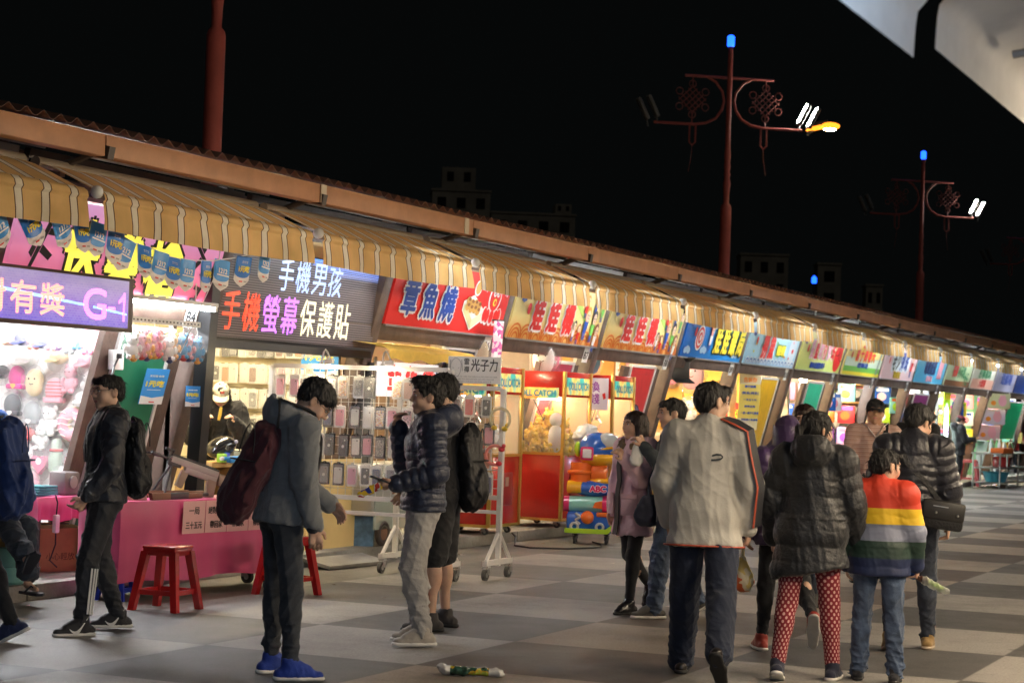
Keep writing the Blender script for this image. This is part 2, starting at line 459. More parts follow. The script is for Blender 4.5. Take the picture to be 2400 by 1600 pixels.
def sign_art(n, mb, W, Hh):
    y1, y2, y3, y4 = -.004, -.008, -.012, -.016
    def big(txt, cx, cz, w, h, front, back, bold=.016, ring=.045):
        mb.text(txt, cx, y4, cz, w-.05, h-.05, front, bold, 1, ring, back)
    if n == 1:
        big('快', .80, .30, .46, .52, lit_yel, pr_blk, .022, .05); big('樂', 1.34, .27, .46, .52, lit_yel, pr_blk, .022, .05); big('槍', 1.90, .27, .5, .52, lit_yel, pr_blk, .022, .05)
        def gun(ox, oz, s, a):
            ca, sa = math.cos(a), math.sin(a)
            for P in ([(-.3, .02), (.3, .03), (.3, -.03), (-.3, -.02)], [(-.02, -.03), (.05, -.03), (.03, -.2), (-.03, -.18)], [(.14, -.03), (.2, -.03), (.24, -.14), (.18, -.15)], [(.26, .05), (.42, .06), (.43, -.1), (.36, -.1)], [(-.1, .03), (0, .03), (-.01, .09), (-.08, .09)]):
                poly(mb, [(ox+s*(x*ca-z*sa), oz+s*(x*sa+z*ca)) for x, z in P], y2, pr_blk)
        gun(2.42, .4, .75, R(-38)); gun(2.55, .2, .6, R(-120)); gun(.28, .28, .9, R(70))
    elif n == 3:
        for i, t in enumerate('章魚燒'): big(t, .36+.44*i, .31-.012*i, .36, .42, pr_blue, pr_white, .013, .04)
        ox, oz = 1.86, .16
        poly(mb, [(ox-.25, oz+.08), (ox+.05, oz-.13), (ox+.27, oz-.02), (ox+.27, oz+.12), (ox-.03, oz+.26), (ox-.25, oz+.18)], y1, pr_white)
        poly(mb, [(ox-.23, oz+.08), (ox+.04, oz-.11), (ox+.04, oz-.01), (ox-.23, oz+.16)], y2, P_('tray', (.62, .6, .32)))
        poly(mb, [(ox+.04, oz-.11), (ox+.25, oz-.01), (ox+.25, oz+.08), (ox+.04, oz-.01)], y2, P_('tray side', (.7, .72, .5)))
        r2 = random.Random(3)
        for i in range(4):
            for j in range(2): disc(mb, ox-.15+.09*i, oz+.13+.06*j-.02*i+.02*(i>1), .055, .05, y3-.001*i, P_('dumpling', (.6, .36, .1)), 10); disc(mb, ox-.15+.09*i+.01, oz+.15+.06*j-.02*i+.02*(i>1), .035, .02, y4-.001*i, pr_brn, 8)
        disc(mb, 1.88, .50, .085, .09, y1, pr_white, 14); disc(mb, 1.88, .5, .065, .07, y2, P_('dumpling', (.6, .36, .1)), 14); rect(mb, 1.93, 1.945, .55, .72, y1, pr_white)
        ox, oz = 2.36, .3     # a plain little octopus
        disc(mb, ox, oz+.12, .155, .17, y1, pr_white, 18); disc(mb, ox, oz+.12, .13, .145, y2, pr_red, 18)
        for i in range(5):
            a = -1.1+.55*i
            disc(mb, ox+.21*math.sin(a), oz-.07-.03*math.cos(a), .07, .1, y1, pr_white, 10); disc(mb, ox+.2*math.sin(a), oz-.06-.03*math.cos(a), .05, .08, y2, pr_red, 10)
        for d in (-.04, .045): disc(mb, ox+d, oz+.17, .036, .04, y3, pr_white, 10); disc(mb, ox+d, oz+.165, .014, .016, y4, pr_blk, 8)
        disc(mb, ox, oz+.07, .045, .045, y3, pr_yel, 10); disc(mb, ox, oz+.07, .025, .025, y4, pr_red, 8)
        for fx, fz in ((2.1, .52), (2.64, .5), (2.62, .08)):
            for i in range(5): disc(mb, fx+.035*math.cos(i*1.257), fz+.035*math.sin(i*1.257), .02, .02, y1, pr_pink, 8)
    elif n in (4, 5):
        gy = P_('lime', (.42, .6, .12))
        for i in range(5):
            a = R(20+28*i); poly(mb, [(2.2, .25), (2.2+.9*math.cos(a), .25+.7*math.sin(a)), (2.2+.9*math.cos(a+.25), .25+.7*math.sin(a+.25))], y1, gy) if .25+.7*math.sin(a+.25) < Hh and 2.2+.9*math.cos(a) < W and 2.2+.9*math.cos(a+.25) < W else None
        for i in range(9):
            cx = .16+.3*i
            for q in range(3): arcband(mb, cx, 0, .06+.05*q, .085+.05*q, 0, math.pi, y1-.001, P_('scallop', (.75, .2, .02)), 8)
        emblem(mb, .1, .52, y2)
        for i in range(3): big('娃娃機'[i], .66+.46*i, .31, .34, .42, pr_red, pr_white, .018, .045)
        for i, (x, z, s) in enumerate(((1.83, .2, .8), (1.98, .17, .8), (2.16, .33, 1.3), (2.4, .3, 1.25), (2.55, .16, 1.1), (2.05, .52, .9), (2.36, .55, .9), (2.6, .5, .9))):
            kid(mb, x, z, s, (pr_blk, pr_brn, pr_org)[i % 3], (pr_white, pr_red, pr_blue, pr_grn)[i % 4], y3-.002*(i % 3))
    elif n == 6:
        emblem(mb, .1, .54, y2)
        for i, (r_, c) in enumerate(((.19, pr_white), (.16, pr_red), (.12, pr_white), (.085, pr_red), (.045, pr_white))): disc(mb, .62, .3, r_*.9, r_, y1-.002*i, c)
        for x, z in ((.2, .1), (.9, .12), (2.4, .1), (1.15, .5)):
            for d in (-.07, 0, .07): disc(mb, x+d, z+.02*(d == 0), .07, .05, y1, P_('cloud', (.45, .65, .85)), 12)
        kid(mb, 1.1, .38, 1.3, pr_red, pr_white, y3)
        for i, t in enumerate('娃娃鏢局'): big(t, 1.45+.36*i, .33, .31, .5, pr_yel, pr_blk, .017, .04)
    elif n == 7:
        emblem(mb, .1, .54, y2)
        for i in range(14):
            for q in range(3): arcband(mb, .13+.19*i, .02, .03+.03*q, .045+.03*q, 0, math.pi, y1, pr_blue if q % 2 else pr_white, 8)
        disc(mb, 2.42, .3, .2, .26, y1, P_('pale', (.7, .8, .9)), 20); disc(mb, 2.42, .28, .06, .04, y2, pr_red, 10)
        r2 = random.Random(5)
        for i in range(16): disc(mb, r2.uniform(.3, 2.5), r2.uniform(.1, .6), .035, .022, y2, (pr_red, pr_org, pr_grn, pr_yel, pr_pink)[i % 5], 8)
        big('撈', .85, .33, .32, .46, pr_red, pr_white, .02, .045); big('魚', 1.22, .33, .32, .46, pr_red, pr_white, .02, .045)
        big('龍蝦', 1.75, .27, .5, .22, pr_yel, pr_dgrn, .01, .025)
    elif n == 8:
        emblem(mb, .08, .54, y2)
        for i, t in enumerate('投籃球打彈珠'): big(t, .62+.27*i, .38, .24, .36, pr_red if i % 2 else pr_pink, pr_white, .01, .03)
        mb.text('趣味遊戲歡樂多', 1.2, y2, .1, .95, .11, pr_blue, .005)
        disc(mb, 2.4, .3, .25, .28, y1, pr_red, 22)
        for a in (.5, 2.1): arcband(mb, 2.4+.22*math.cos(a), .3+.25*math.sin(a), .2, .215, 0, 6.28, y2, pr_blk, 12)
    elif n == 9:
        rect(mb, 0, W, 0, .07, y1, pr_yel); rect(mb, 0, W, .07, .17, y1, pr_grn); rect(mb, 0, W, .17, .34, y1, P_('mist', (.62, .75, .6)))
        emblem(mb, .08, .54, y2)
        for i, t in enumerate('親子高爾夫'): big(t, .75+.3*i, .42, .26, .34, pr_red, pr_yel, .012, .03)
        mb.text('遊樂場', 1.3, y3, .2, .8, .1, pr_blue, .005)
        poly(mb, [(2.4, .05), (2.5, .05), (2.58, .45), (2.5, .5), (2.42, .3)], y2, P_('figure', (.25, .35, .3))); disc(mb, 2.5, .54, .05, .06, y3, pr_blk, 10)
    elif n == 10:
        for d in range(7): disc(mb, .75+.2*d, .36+.03*(d % 2), .16, .22, y1, P_('paper', (.75, .84, .88)), 14)
        for i, t in enumerate('老少彈珠'): mb.text(t, .8+.34*i, y2, .38, .26, .36, pr_blue if i > 1 else pr_blk, .012)
        mb.text('歡樂街', 1.25, y2, .1, .6, .13, P_('ochre', (.5, .36, .02)), .01)
        kid(mb, 2.35, .42, 1.7, pr_white, pr_red, y2)
        emblem(mb, .08, .54, y2)
    elif n == 11:
        for i, t in enumerate('電動遊戲'): mb.text(t, .75+.28*i, y2, .38, .25, .38, P_('navy', (.02, .05, .2)), .012)
        mb.text('換獎', 2.2, y2, .33, .44, .4, pr_pink, .015)
        rect(mb, 1.98, 2.42, .12, .55, y1, P_('rose', (.75, .25, .3)))
        mb.text('遊樂區', 1.3, y2, .1, .6, .12, pr_pink, .008)
    elif n == 12:
        mb.text('快樂', .85, y2, .36, .5, .3, pr_red, .012); mb.text('小天地', 1.55, y2, .36, .8, .3, pr_dgrn, .012); mb.text('大王', 2.2, y2, .2, .4, .3, pr_dgrn, .012)
        rect(mb, 0, W, 0, .13, y1, pr_brn)
    elif n == 13:
        rect(mb, 0, W, 0, .24, y1, P_('blush', (.85, .5, .4)))
        mb.text('射擊氣球', 1.4, y2, .42, 1.5, .3, pr_dgrn, .012); mb.text('大眾樂', 1.3, y2, .14, .8, .2, pr_red, .01)
    elif n >= 14:
        mb.text('遊藝場', 1.4, y2, .34, 1.5, .32, pr_blue, .01)
sign_base = {1: gradmat('sign ground 1', (.72, .03, .05), (.72, .42, .75), 2.0, 2.95, lit=.3), 3: pr_red, 4: gradmat('sign ground 4', (.85, .3, .03), (.86, .72, .3), 1.98, 2.45), 5: gradmat('sign ground 5', (.85, .3, .03), (.86, .72, .3), 1.98, 2.45), 6: gradmat('sign ground 6', (.01, .12, .5), (.03, .3, .72), 0, 3, 0, .2), 7: gradmat('sign ground 7', (.3, .55, .8), (.45, .72, .85), 2.0, 2.6), 8: gradmat('sign ground 8', (.5, .68, .18), (.75, .75, .25), 2.0, 2.6), 9: P_('sky yellow', (.85, .68, .25)), 10: P_('shell pink', (.85, .62, .65)), 11: pr_cyan, 12: P_('sage', (.5, .62, .38)), 13: P_('ivory', (.75, .78, .66)), 14: P_('lilac', (.42, .43, .6)), 15: pr_blue}

STALLS = {}
LAB = {0: 'stall at the left edge of the photograph of which only the awning end shows', 1: 'toy shooting stall, pink sign, white wall hung with caps and plush bags', 2: 'phone case stall behind a wide black electronic board with a warm lit wall', 3: 'stall under the red sign with a small octopus beside white outlined blue writing',
 4: 'brown stall under the nearer of the two orange claw machine signs', 5: 'brown stall under the farther orange claw machine sign beside the tall red panel', 6: 'dart stall under the deep blue sign with a red target', 7: 'fish scooping stall with a pale blue sign and bright yellow inside walls', 8: 'stall with a yellow green sign and a red ball on it, green panel inside',
 9: 'stall under the yellow sign with a green strip along its foot', 10: 'stall under the shell pink sign with a wooden shelf inside', 11: 'dark fronted stall under the blue sign with a large purple panel', 12: 'glass fronted stall under the sage green sign, lit white inside', 13: 'stall under the ivory sign with an orange lit inside', 14: 'far stall under a plain lilac lit sign with pictures hung in front', 15: 'far stall with a green panel next after the lilac sign', 16: 'far stall at the right end of the visible row, dark sign', 17: 'last far stall of the row beyond the frame edge'}
inner = {0: (.3, .3, .3), 1: (.88, .87, .85), 2: (.86, .80, .62), 3: (.25, .2, .16), 4: (.3, .2, .13), 5: (.5, .42, .36), 6: (.68, .36, .1), 7: (.82, .5, .12), 8: (.75, .65, .55), 9: (.55, .55, .6), 10: (.55, .35, .22), 11: (.3, .28, .26), 12: (.85, .87, .85), 13: (.8, .3, .06), 14: (.55, .42, .3), 15: (.2, .5, .3), 16: (.3, .3, .3), 17: (.3, .3, .3)}
panel = {1: (.02, .17, .085), 3: (.01, .015, .06), 4: (.42, .03, .08), 5: (.6, .035, .035), 7: (.85, .5, .02), 8: (.05, .6, .35), 11: (.24, .03, .17), 15: (.02, .5, .2)}
for n in range(0, NP+1):
    x0 = PX(n-1+0)  # left pillar
    x0 = PX(n-1)+PB if False else 14.40+PB*(n-2)
    st = thing('market_stall', LAB[n], 'market stall', (x0, YB, ZB), 0, 'stalls under the long roof')
    STALLS[n] = st
    W = PB
    # posts: one leaning pillar per stall (left), plus the first one
    for px in ((0,) if n < NP else (0, W)):
        mb = MB(brown, T=FM.copy()); mb.box((px, .02, 1.62), (.17, .2, 3.24), bev=.01); mb.build('post', st)
    mb = MB(brown, T=FM.copy()); mb.box((W/2, .0, 2.19), (W-.172, .13, .155), bev=.008); mb.box((W/2, .02, 3.02), (W-.172, .12, .12)); mb.build('beam', st)
    if n != 2:
        mb = MB(sign_base.get(n, pr_blue), T=FM@Matrix.Translation((.10, -.075, SH)))
        mb.box((W/2-.1, .0, .33), (W-.205, .04, .66))
        sb = mb.build('sign_board', st)
        mb = MB(pr_red, T=FM@Matrix.Translation((.12, -.1, SH))); ART1 = n == 1; sign_art(n, mb, W-.25, .64)
        mb.recalc = False
        mb.build('sign_artwork', sb)
        mb = MB(greysteel, T=FM@Matrix.Translation((.10, -.1, SH))); mb.box((W/2-.1, 0, -.006), (W-.205, .03, .018)); mb.build('sign_trim', sb)
        mb = MB(pr_white, T=FM@Matrix.Translation((W-.32, -.075, 2.17)))
        rect(mb, -.08, .1, -.1, .1, 0, pr_white); rect(mb, -.08, .1, .1, .16, 0, pr_dgrn)
        mb.text({1: 'B4', 3: 'B6'}.get(n, 'B%d' % (n+3)), .01, -.003, -.01, None, .09, pr_blk, .004); mb.recalc = False
        mb.build('number_plate', st)
    im = M('inner wall %d' % n, inner[n], .7, var=.08)
    mb = MB(im)
    yb = 2.15
    mb.box((W/2, yb+.03, 1.45), (W, .06, 2.9)); mb.build('back_wall', st)
    mb = MB(im); mb.box((.03, 1.2, 1.45), (.05, 1.9, 2.9))
    mb.build('side_wall', st)
    if n in (1, 2, 7, 8, 12): mb = MB(im); mb.box((W-.03, 1.2, 1.45), (.05, 1.9, 2.9)); mb.build('side_wall', st)
    mb = MB(M('ceiling board', (.4, .36, .3), .8)); mb.box((W/2, .85, 2.93), (W, 2.6, .05)); mb.build('ceiling', st)
    # awning and valance (world coordinates shifted into the stall frame)
    sk = rnd.uniform(-.015, .035); ax0, ax1 = x0-.62+.09, x0+W-.62-.09
    prof = [(y-YB, z-ZB) for y, z in TOPP]; vprof = [(y-YB, z-ZB) for y, z in VALP]
    a = awning_mesh(ax0-x0, ax1-x0, n, awn_m, prof).build('awning', st)
    awning_mesh(ax0-x0, ax1-x0, n, awn_m, vprof, sk).build('valance', a)
    mb = MB(M('awning roller', (.22, .17, .12), .5)); mb.cyl((ax0-x0-.05, 7.9-YB, 2.85-ZB), (ax1-x0+.05, 7.9-YB, 2.85-ZB), .022, n=8); mb.cyl((ax0-x0-.02, 8.40-YB, 3.075-ZB), (ax1-x0+.02, 8.40-YB, 3.075-ZB), .04, n=10); mb.ball((ax0-x0-.06, 7.86-YB, 2.86-ZB), .045, housing, 10, 6)
    for q in (.25, W-.35): mb.cyl((ax0-x0+q, 7.95-YB, 2.84-ZB), (ax0-x0+q+.1, 8.95-YB, 3.0-ZB), .015, n=6); mb.box((ax0-x0+q, 8.75-YB, 3.03-ZB), (.05, .75, .05))
    mb.build('awning_frame', a)
    # leaning colour panel with a pale border
    if n in panel:
        pm = P_('panel %d' % n, panel[n], var=.12)
        px0, px1, s0, s1 = {1: (1.82, 2.50, .3, 2.0), 3: (1.75, 2.5, .9, 2.07), 4: (1.66, 2.42, .7, 2.02), 5: (1.52, 2.40, .35, 2.06), 7: (1.5, 2.42, .15, 2.05), 8: (1.35, 2.3, .9, 2.05), 11: (.85, 2.2, .25, 2.0), 15: (.3, 2.4, 1.0, 2.0)}[n]
        bx = (px0+px1)/2
        mb = MB(pm, T=FM.copy()); mb.box((bx, -.02, (s0+s1)/2), (px1-px0, .03, s1-s0)); p_ = mb.build('colour_panel', st)
        bm_ = M('panel border', (.72, .68, .55) if n in (4, 7, 8) else (.7, .68, .66), .5)
        mb = MB(bm_, T=FM.copy())
        for xb in (px0-.02, px1+.02): mb.box((xb, -.025, (s0+s1)/2), (.035, .045, s1-s0+.07))
        mb.box((bx, -.025, s1+.018), (px1-px0-.001, .045, .035)); mb.build('panel_border', p_)
        mb = MB(brown, T=FM.copy())
        mb.box((px0-.13, .01, (s1)/2+.02), (.18, .06, s1-.05)); mb.box((px1+.14, .01, (s1)/2+.02), (.2, .06, s1-.05)); mb.build('panel_post', st)
    # services inside the roof space
mb = MB(M('bare wood', (.5, .33, .16), .7))

# white infill and grey frame post right of stall 1, frame posts elsewhere
mb = MB(white_m); mb.box((2.74, .32, 1.05), (.30, .02, 2.1)); mb.build('infill_panel', STALLS[1])
mb = MB(greysteel); mb.box((2.90, -.28, 1.15), (.05, .05, 2.3)); mb.build('frame_post', STALLS[1])
mb = MB(M('cream wall', (.75, .68, .56), .7, var=.1)); mb.box((2.72, .3, 1.0), (.42, .02, 2.0)); mb.build('infill_panel', STALLS[7])
mb = MB(greysteel); mb.box((2.62, -.1, 1.1), (.06, .06, 2.1), rot=RX(TILT)); mb.build('frame_post', STALLS[7])

# ---- electronic board of stall 2 ----
def led_mat(name, basecol):
    m, nt, b = newmat(name, .45)
    x, y, z = objxyz(nt)
    f = math_(nt, 'FRACT', math_(nt, 'MULTIPLY', z, 46))
    ln = math_(nt, 'GREATER_THAN', f, .55)
    c = mixc(nt, ln, basecol, tuple(v*3.4+.03 for v in basecol))
    nt.links.new(c, b.inputs['Base Color'])
    return m
def glow(name, col, e, dots=70):
    m, nt, b = newmat(name, .5)
    b.inputs['Base Color'].default_value = (.02, .02, .02, 1)
    b.inputs['Emission Color'].default_value = (*col, 1)
    x, y, z = objxyz(nt)
    fx = math_(nt, 'PINGPONG', math_(nt, 'MULTIPLY', x, dots), .5); fz = math_(nt, 'PINGPONG', math_(nt, 'MULTIPLY', z, dots), .5)
    d = math_(nt, 'ADD', math_(nt, 'MULTIPLY', math_(nt, 'MULTIPLY', fx, fz), 4*e*1.1), e*.35)
    nt.links.new(d, b.inputs['Emission Strength'])
    return m
st = STALLS[2]
LT = Matrix.Rotation(math.atan(.115), 4, 'X')
BT = Matrix.Translation((.07, -.62, 1.93))@LT
mb = MB(black_m, T=BT); mb.box((1.44, .12, .37), (2.98, .2, .86), bev=.01); bd = mb.build('sign_board', st)
mb = MB(led_mat('led face', (.055, .045, .05)), T=BT); rect(mb, .02, 2.86, 0, .78, .012, None); mb.recalc = False; mb.build('screen', bd)
mb = MB(T=BT)
def ledtxt(t, x, z, w, h, m):
    for i, ch in enumerate(t): mb.text(ch, x+w*i, .006, z, w*.84, h, m, .0022)
ledtxt('手機男孩', 1.06, .60, .30, .29, glow('led blue white', (.42, .55, 1.), 1.3))
ledtxt('手機', .22, .235, .33, .34, glow('led red', (1., .06, .02), 1.5)); ledtxt('螢幕', .88, .235, .33, .34, glow('led violet', (.6, .16, 1.), 1.6)); ledtxt('保護貼', 1.54, .235, .33, .34, glow('led cream', (1., .9, .55), 1.2))
for i in range(9):   # scrolling band lit along the top
    rect(mb, 1.2+.1*i, 2.84, .775-.016*i, .783-.016*i, .007, glow('led band %d' % i, (.1+.03*i, .28+.02*i, 1.), 1.7-.17*i))
mb.recalc = False; mb.build('led_writing', bd)
mb = MB(black_m); mb.box((-.15, -.66, 1.5), (.12, .12, 3.0), rot=RX(math.atan(.05))); mb.box((3.0, -.5, 2.3), (.1, .14, 1.0), rot=RX(math.atan(.115))); mb.box((1.5, -.52, 1.87), (2.9, .16, .07)); mb.build('black_frame', st)
mb = MB(M('yellow counter', (.82, .62, .28), .5, var=.05)); mb.box((2.42, -.52, .42), (1.05, .04, .86)); mb.build('counter_front', st)
mb = MB(dark_m); mb.box((3.04, -.5, .9), (.12, .16, 1.8)); mb.build('dark_post', st)

# ---- roof over the stalls ----
RY0, RZ0 = 8.07, 3.13
roof = thing('market_roof', 'long brown corrugated roof with a deep fascia running above all the awnings', 'roof', (40, RY0, 3.2))
roof_m = M('roof sheet', (.17, .085, .06), .55, var=.35, vs=3)
xe0, xe1 = 5., 78.
k = 0; xx = xe0
joint = 11.2-PB*2
while joint < xe1:
    mb = MB(fascia_m); mb.box((joint+PB/2-40, 0, .02), (PB-.012, .03, .15), bev=.004); mb.box((joint+PB/2-40, .05, -.05), (PB-.012, .09, .012)); mb.build('fascia', roof); joint += PB
mb = MB(roof_m)
N = int((xe1-xe0)/.0222); prev = None
for i in range(N+1):
    x = xe0+.0222*i; ph_ = (x/.178) % 1.
    hh = .045*max(0, min(1, 2.6*(.5-abs(ph_-.5))-.25))
    row = [mb.v((x-40, y-RY0, .115+hh+(y-RY0)*.19)) for y in (RY0-.09, RY0+.9, RY0+4.6)]
    row2 = mb.v((x-40, -.09, .095+hh))
    if prev:
        for j in range(2): mb.face([prev[0][j], row[j], row[j+1], prev[0][j+1]])
        mb.face([prev[1], row2, row[0], prev[0][0]])
    prev = (row, row2)
mb.build('corrugated_sheet', roof)
for i in range(24):
    x = PX(0)+PB*i-40-.0
    mb = MB(brown2)
    mb.box((x-.2, .75, .12), (.07, 1.6, .09), rot=RX(.19)); mb.tube([(x-.2, .95, -.3), (x-.2, .1, -.02)], .025, 6)
    mb.box((x-.2, .92, -.02), (.1, .1, .5)); mb.build('rafter', roof)
    mb = MB(brown2 if i % 4 else M('lit grey steel', (.45, .46, .46), .4, .2)); mb.box((x+1.28, .72, -.0), (PB-.12, .05, .07), rot=RX(.2)); mb.build('purlin', roof)  # every fourth purlin a paler grey, lamp light put into its colour
    mb = MB(brown2); mb.box((x+1.28, .36, .06), (PB-.12, .05, .1)); mb.tube([(x+.1, .4, .0), (x+1.2, .72, .06), (x+2.6, .4, 0)], .012, 5, greysteel)
    mb.build('truss', roof)
for fx_, mm in ((14.2, white_m), (16.95, white_m)):
    mb = MB(M('patch tin', (.6, .5, .38), .5)); mb.box((fx_-40, -.022, .02), (.09, .006, .15)); mb.build('joint_cover', roof)

# ---- tube lamps under the awnings ----
TL = {1: (2.05, .9, 'white tube lamp glowing below the pink sign above the hanging plush bags')}
for n in range(1, NP):
    x0 = 14.40+PB*(n-2)
    if n == 1:
        tube_light(x0+2.02, 9.05, 2.26, 1.5, TL[1][2]); continue
    who = {2: 'black electronic board', 3: 'red octopus sign', 4: 'nearer orange sign', 5: 'farther orange sign', 6: 'blue target sign', 7: 'pale blue fish sign', 8: 'yellow green ball sign', 9: 'yellow sign with green strip', 10: 'shell pink sign', 11: 'blue sign over the purple panel', 12: 'sage green sign', 13: 'ivory sign', 14: 'lilac sign', 15: 'sign after the lilac one', 16: 'last dark sign'}[n]
    tube_light(x0+2.0, 8.22, 2.80, 1.6 if n > 2 else 1.1, 'tube lamp under the awning in front of the '+who)
# lamps inside the stalls, behind the header beam
in_white = M('ceiling tube white', (.95, .97, 1.), .5, emit=300); in_warm = M('ceiling tube warm', (1., .82, .5), .5, emit=170)
for n, (m_, zz) in {1: (in_white, 2.55), 2: (in_warm, 2.45), 3: (in_warm, 2.5), 4: (in_warm, 2.5), 5: (in_warm, 2.5), 6: (in_warm, 2.5), 7: (in_warm, 2.5), 8: (in_warm, 2.4), 9: (in_white, 2.4), 10: (in_warm, 2.4), 12: (in_white, 2.4), 13: (in_warm, 2.4), 14: (in_warm, 2.4), 15: (in_white, 2.4)}.items():
    tube_light(14.40+PB*(n-2)+PB/2, 10.05, zz, 1.6, 'hidden tube lamp on the ceiling of the stall under the '+({1: 'pink sign', 2: 'black electronic board', 3: 'red octopus sign', 4: 'nearer orange sign', 5: 'farther orange sign', 6: 'blue target sign', 7: 'pale blue fish sign', 8: 'yellow green ball sign', 9: 'yellow sign with green strip', 10: 'shell pink sign', 12: 'sage green sign', 13: 'ivory sign', 14: 'lilac sign', 15: 'sign after the lilac one'}[n]), m_, 'ceiling lamps inside the stalls')

# ---- red lamp posts behind the stalls ----
red_post = M('red post paint', (.38, .08, .065), .55, var=.2, vs=2)
beacon_m = M('blue beacon', (.008, .07, 1.), .3, emit=2.4)
flood_on = M('lit flood lamp', (1., .97, .86), .3, emit=70)
glass_amb = M('amber lamp', (1., .24, .015), .3, emit=1.3)
flood_off = M('flood lamp off', (.12, .12, .12), .4)
def lamp_post(x, y, label, lit, amber, top=8.75):
    t = thing('lamp_post', label, 'lamp post', (x, y, 0), 0, 'red lamp posts behind the stalls')
    mb = MB(red_post); mb.lathe([(.108, 0), (.108, 5.52), (.096, 5.57), (.058, 5.62), (.062, 5.8), (.078, 6.0), (.052, 6.12), (.07, 6.18), (.052, 6.24), (.07, 6.34), (.055, 6.42), (.066, 6.54), (.052, 6.72), (.05, top-.06)], n=16); mb.build('pole', t)
    mb = MB(beacon_m); mb.lathe([(.055, top-.06), (.075, top-.03), (.075, top+.14), (.04, top+.17), (0, top+.18)], n=12); mb.build('beacon', t)
    dx, dy = math.sin(AZ), -math.cos(AZ)
    ax = Vector((1, 0, 0)) if False else Vector((.55, -.835, 0))
    def q(h, z): return (ax.x*h, ax.y*h, z)
    for s in (-1, 1):
        mb = MB(red_post)
        mb.tube([q(s*.02, 8.08), q(s*.9, 8.08)], .03, 8)
        
        mb.tube([q(s*.1, 7.62), q(s*.14, 7.45), q(s*.26, 7.27), q(s*.45, 7.17), q(s*.7, 7.13), q(s*1.5, 7.13)], .028, 8)
        mb.tube([q(s*.1, 7.6), q(s*.14, 7.8), q(s*.28, 7.98), q(s*.45, 8.07)], .025, 6)
        mb.tube([q(s*(.66), 7.12), q(s*.66, 6.78), q(s*.72, 6.72), q(s*.78, 6.78), q(s*.78, 7.12)], .018, 6)
        mb.build('bracket', t)
        mb = MB(M('knot iron', (.25, .06, .05), .5))
        c = .74
        for i in range(-2, 3):
            for a_ in (1, -1): mb.tube([q(s*(c+i*.062-.15), 7.62+a_*(-.15-i*.062)), q(s*(c+i*.062+.15), 7.62+a_*(.15-i*.062))], .011, 5)
        for i in range(6):
            an = i*math.pi/3+.52; pc = (c+.3*math.cos(an), 7.62+.3*math.sin(an))
            mb.tube([q(s*(pc[0]+.07*math.cos(b)), pc[1]+.07*math.sin(b)) for b in [2*math.pi*j/10 for j in range(11)]], .011, 5)
        mb.tube([q(s*c, 8.05), q(s*c, 7.85)], .014, 5); mb.tube([q(s*c, 7.35), q(s*c, 7.13)], .014, 5)
        mb.tube([q(s*.72, 6.72), q(s*.73, 6.5), q(s*.78, 6.2)], .006, 4)
        mb.build('knot_ornament', t)
        on = s > 0 and lit
        fl = None
        for j in (0, 1):
            mb = MB(flood_off)
            b0 = Vector(q(s*(1.42+.2*j), 7.22-.06*j)); ddir = (ax*s*.42+Vector((0, 0, .85))).normalized()
            side = Vector((0, 0, 1)).cross(ax).normalized()
            Q = Matrix((ddir.cross(side).normalized(), side, ddir)).transposed()
            mb.box(b0+ddir*.24, (.07, .24, .46), bev=.02, rot=Q); mb.tube([b0-Vector((0, 0, .12)), b0+ddir*.08], .02, 6)
            fl = mb.build('flood_lamp', t)
            mb = MB(flood_on if on else M('flood glass', (.2, .2, .2), .2))
            fwd = Q@Vector((1, 0, 0)); mb.box(b0+ddir*.26+side*.0+fwd*(-.04 if fwd.dot(Vector((-.9, -.4, 0))) < 0 else .04), (.012, .13, .4), rot=Q)
            mb.build('lens', fl)
        if s > 0 and amber:
            mb = MB(flood_off); b0 = Vector(q(1.62, 7.08)); e = Vector(q(2.02, 7.3))
            mb.tube([b0, (b0+e)/2+Vector((0, 0, .08)), e], [.04, .06, .08], 8); fl = mb.build('street_lamp_head', t)
            mb = MB(M('amber core', (1., .70, .28), .3, emit=45)); mb.ball(e+Vector((0, 0, -.10))+ax*.05, (.13, .13, .05), u=14, v=6, rot=RZ(math.atan2(ax.y, ax.x))); mb.build('lamp_core', fl); mb = MB(glass_amb); mb.ball(e+Vector((0, 0, -.05))+ax*.05, (.2, .2, .075), u=16, v=8, rot=RZ(math.atan2(ax.y, ax.x))); mb.ball((b0+e)/2+Vector((0, 0, .02)), (.26, .09, .05), u=12, v=6, rot=RZ(math.atan2(ax.y, ax.x))@RY(-.3)); mb.build('amber_glow_glass', fl)  # orange glass drawn round the bright core to imitate its glow
    return t
lamp_post(37.15, 12.05, 'red lamp post with a lit amber lamp and two flood lamps on its right arm', True, True)
lamp_post(54.6, 12.05, 'dim red lamp post farther right with two lit flood lamps and a blue beacon', True, False)
lamp_post(18.72, 12.05, 'red lamp post rising behind the striped awning left of the photograph', False, False)
lamp_post(72.3, 12.05, 'faint lamp post at the far right edge of the night sky', False, False)
t = thing('beacon_mast', 'thin mast with a small blue beacon between the dark far houses', 'beacon', (106, 29.2, 0))
mb = MB(dark_m); mb.cyl((0, 0, 0), (0, 0, 8.7), .08, n=8); mb.build('mast', t)
mb = MB(beacon_m); mb.lathe([(.1, 8.7), (.14, 8.75), (.14, 9.0), (0, 9.15)], n=10); mb.build('beacon', t)
for x, y, z in ((40, 15.5, 9.2),):
    pass

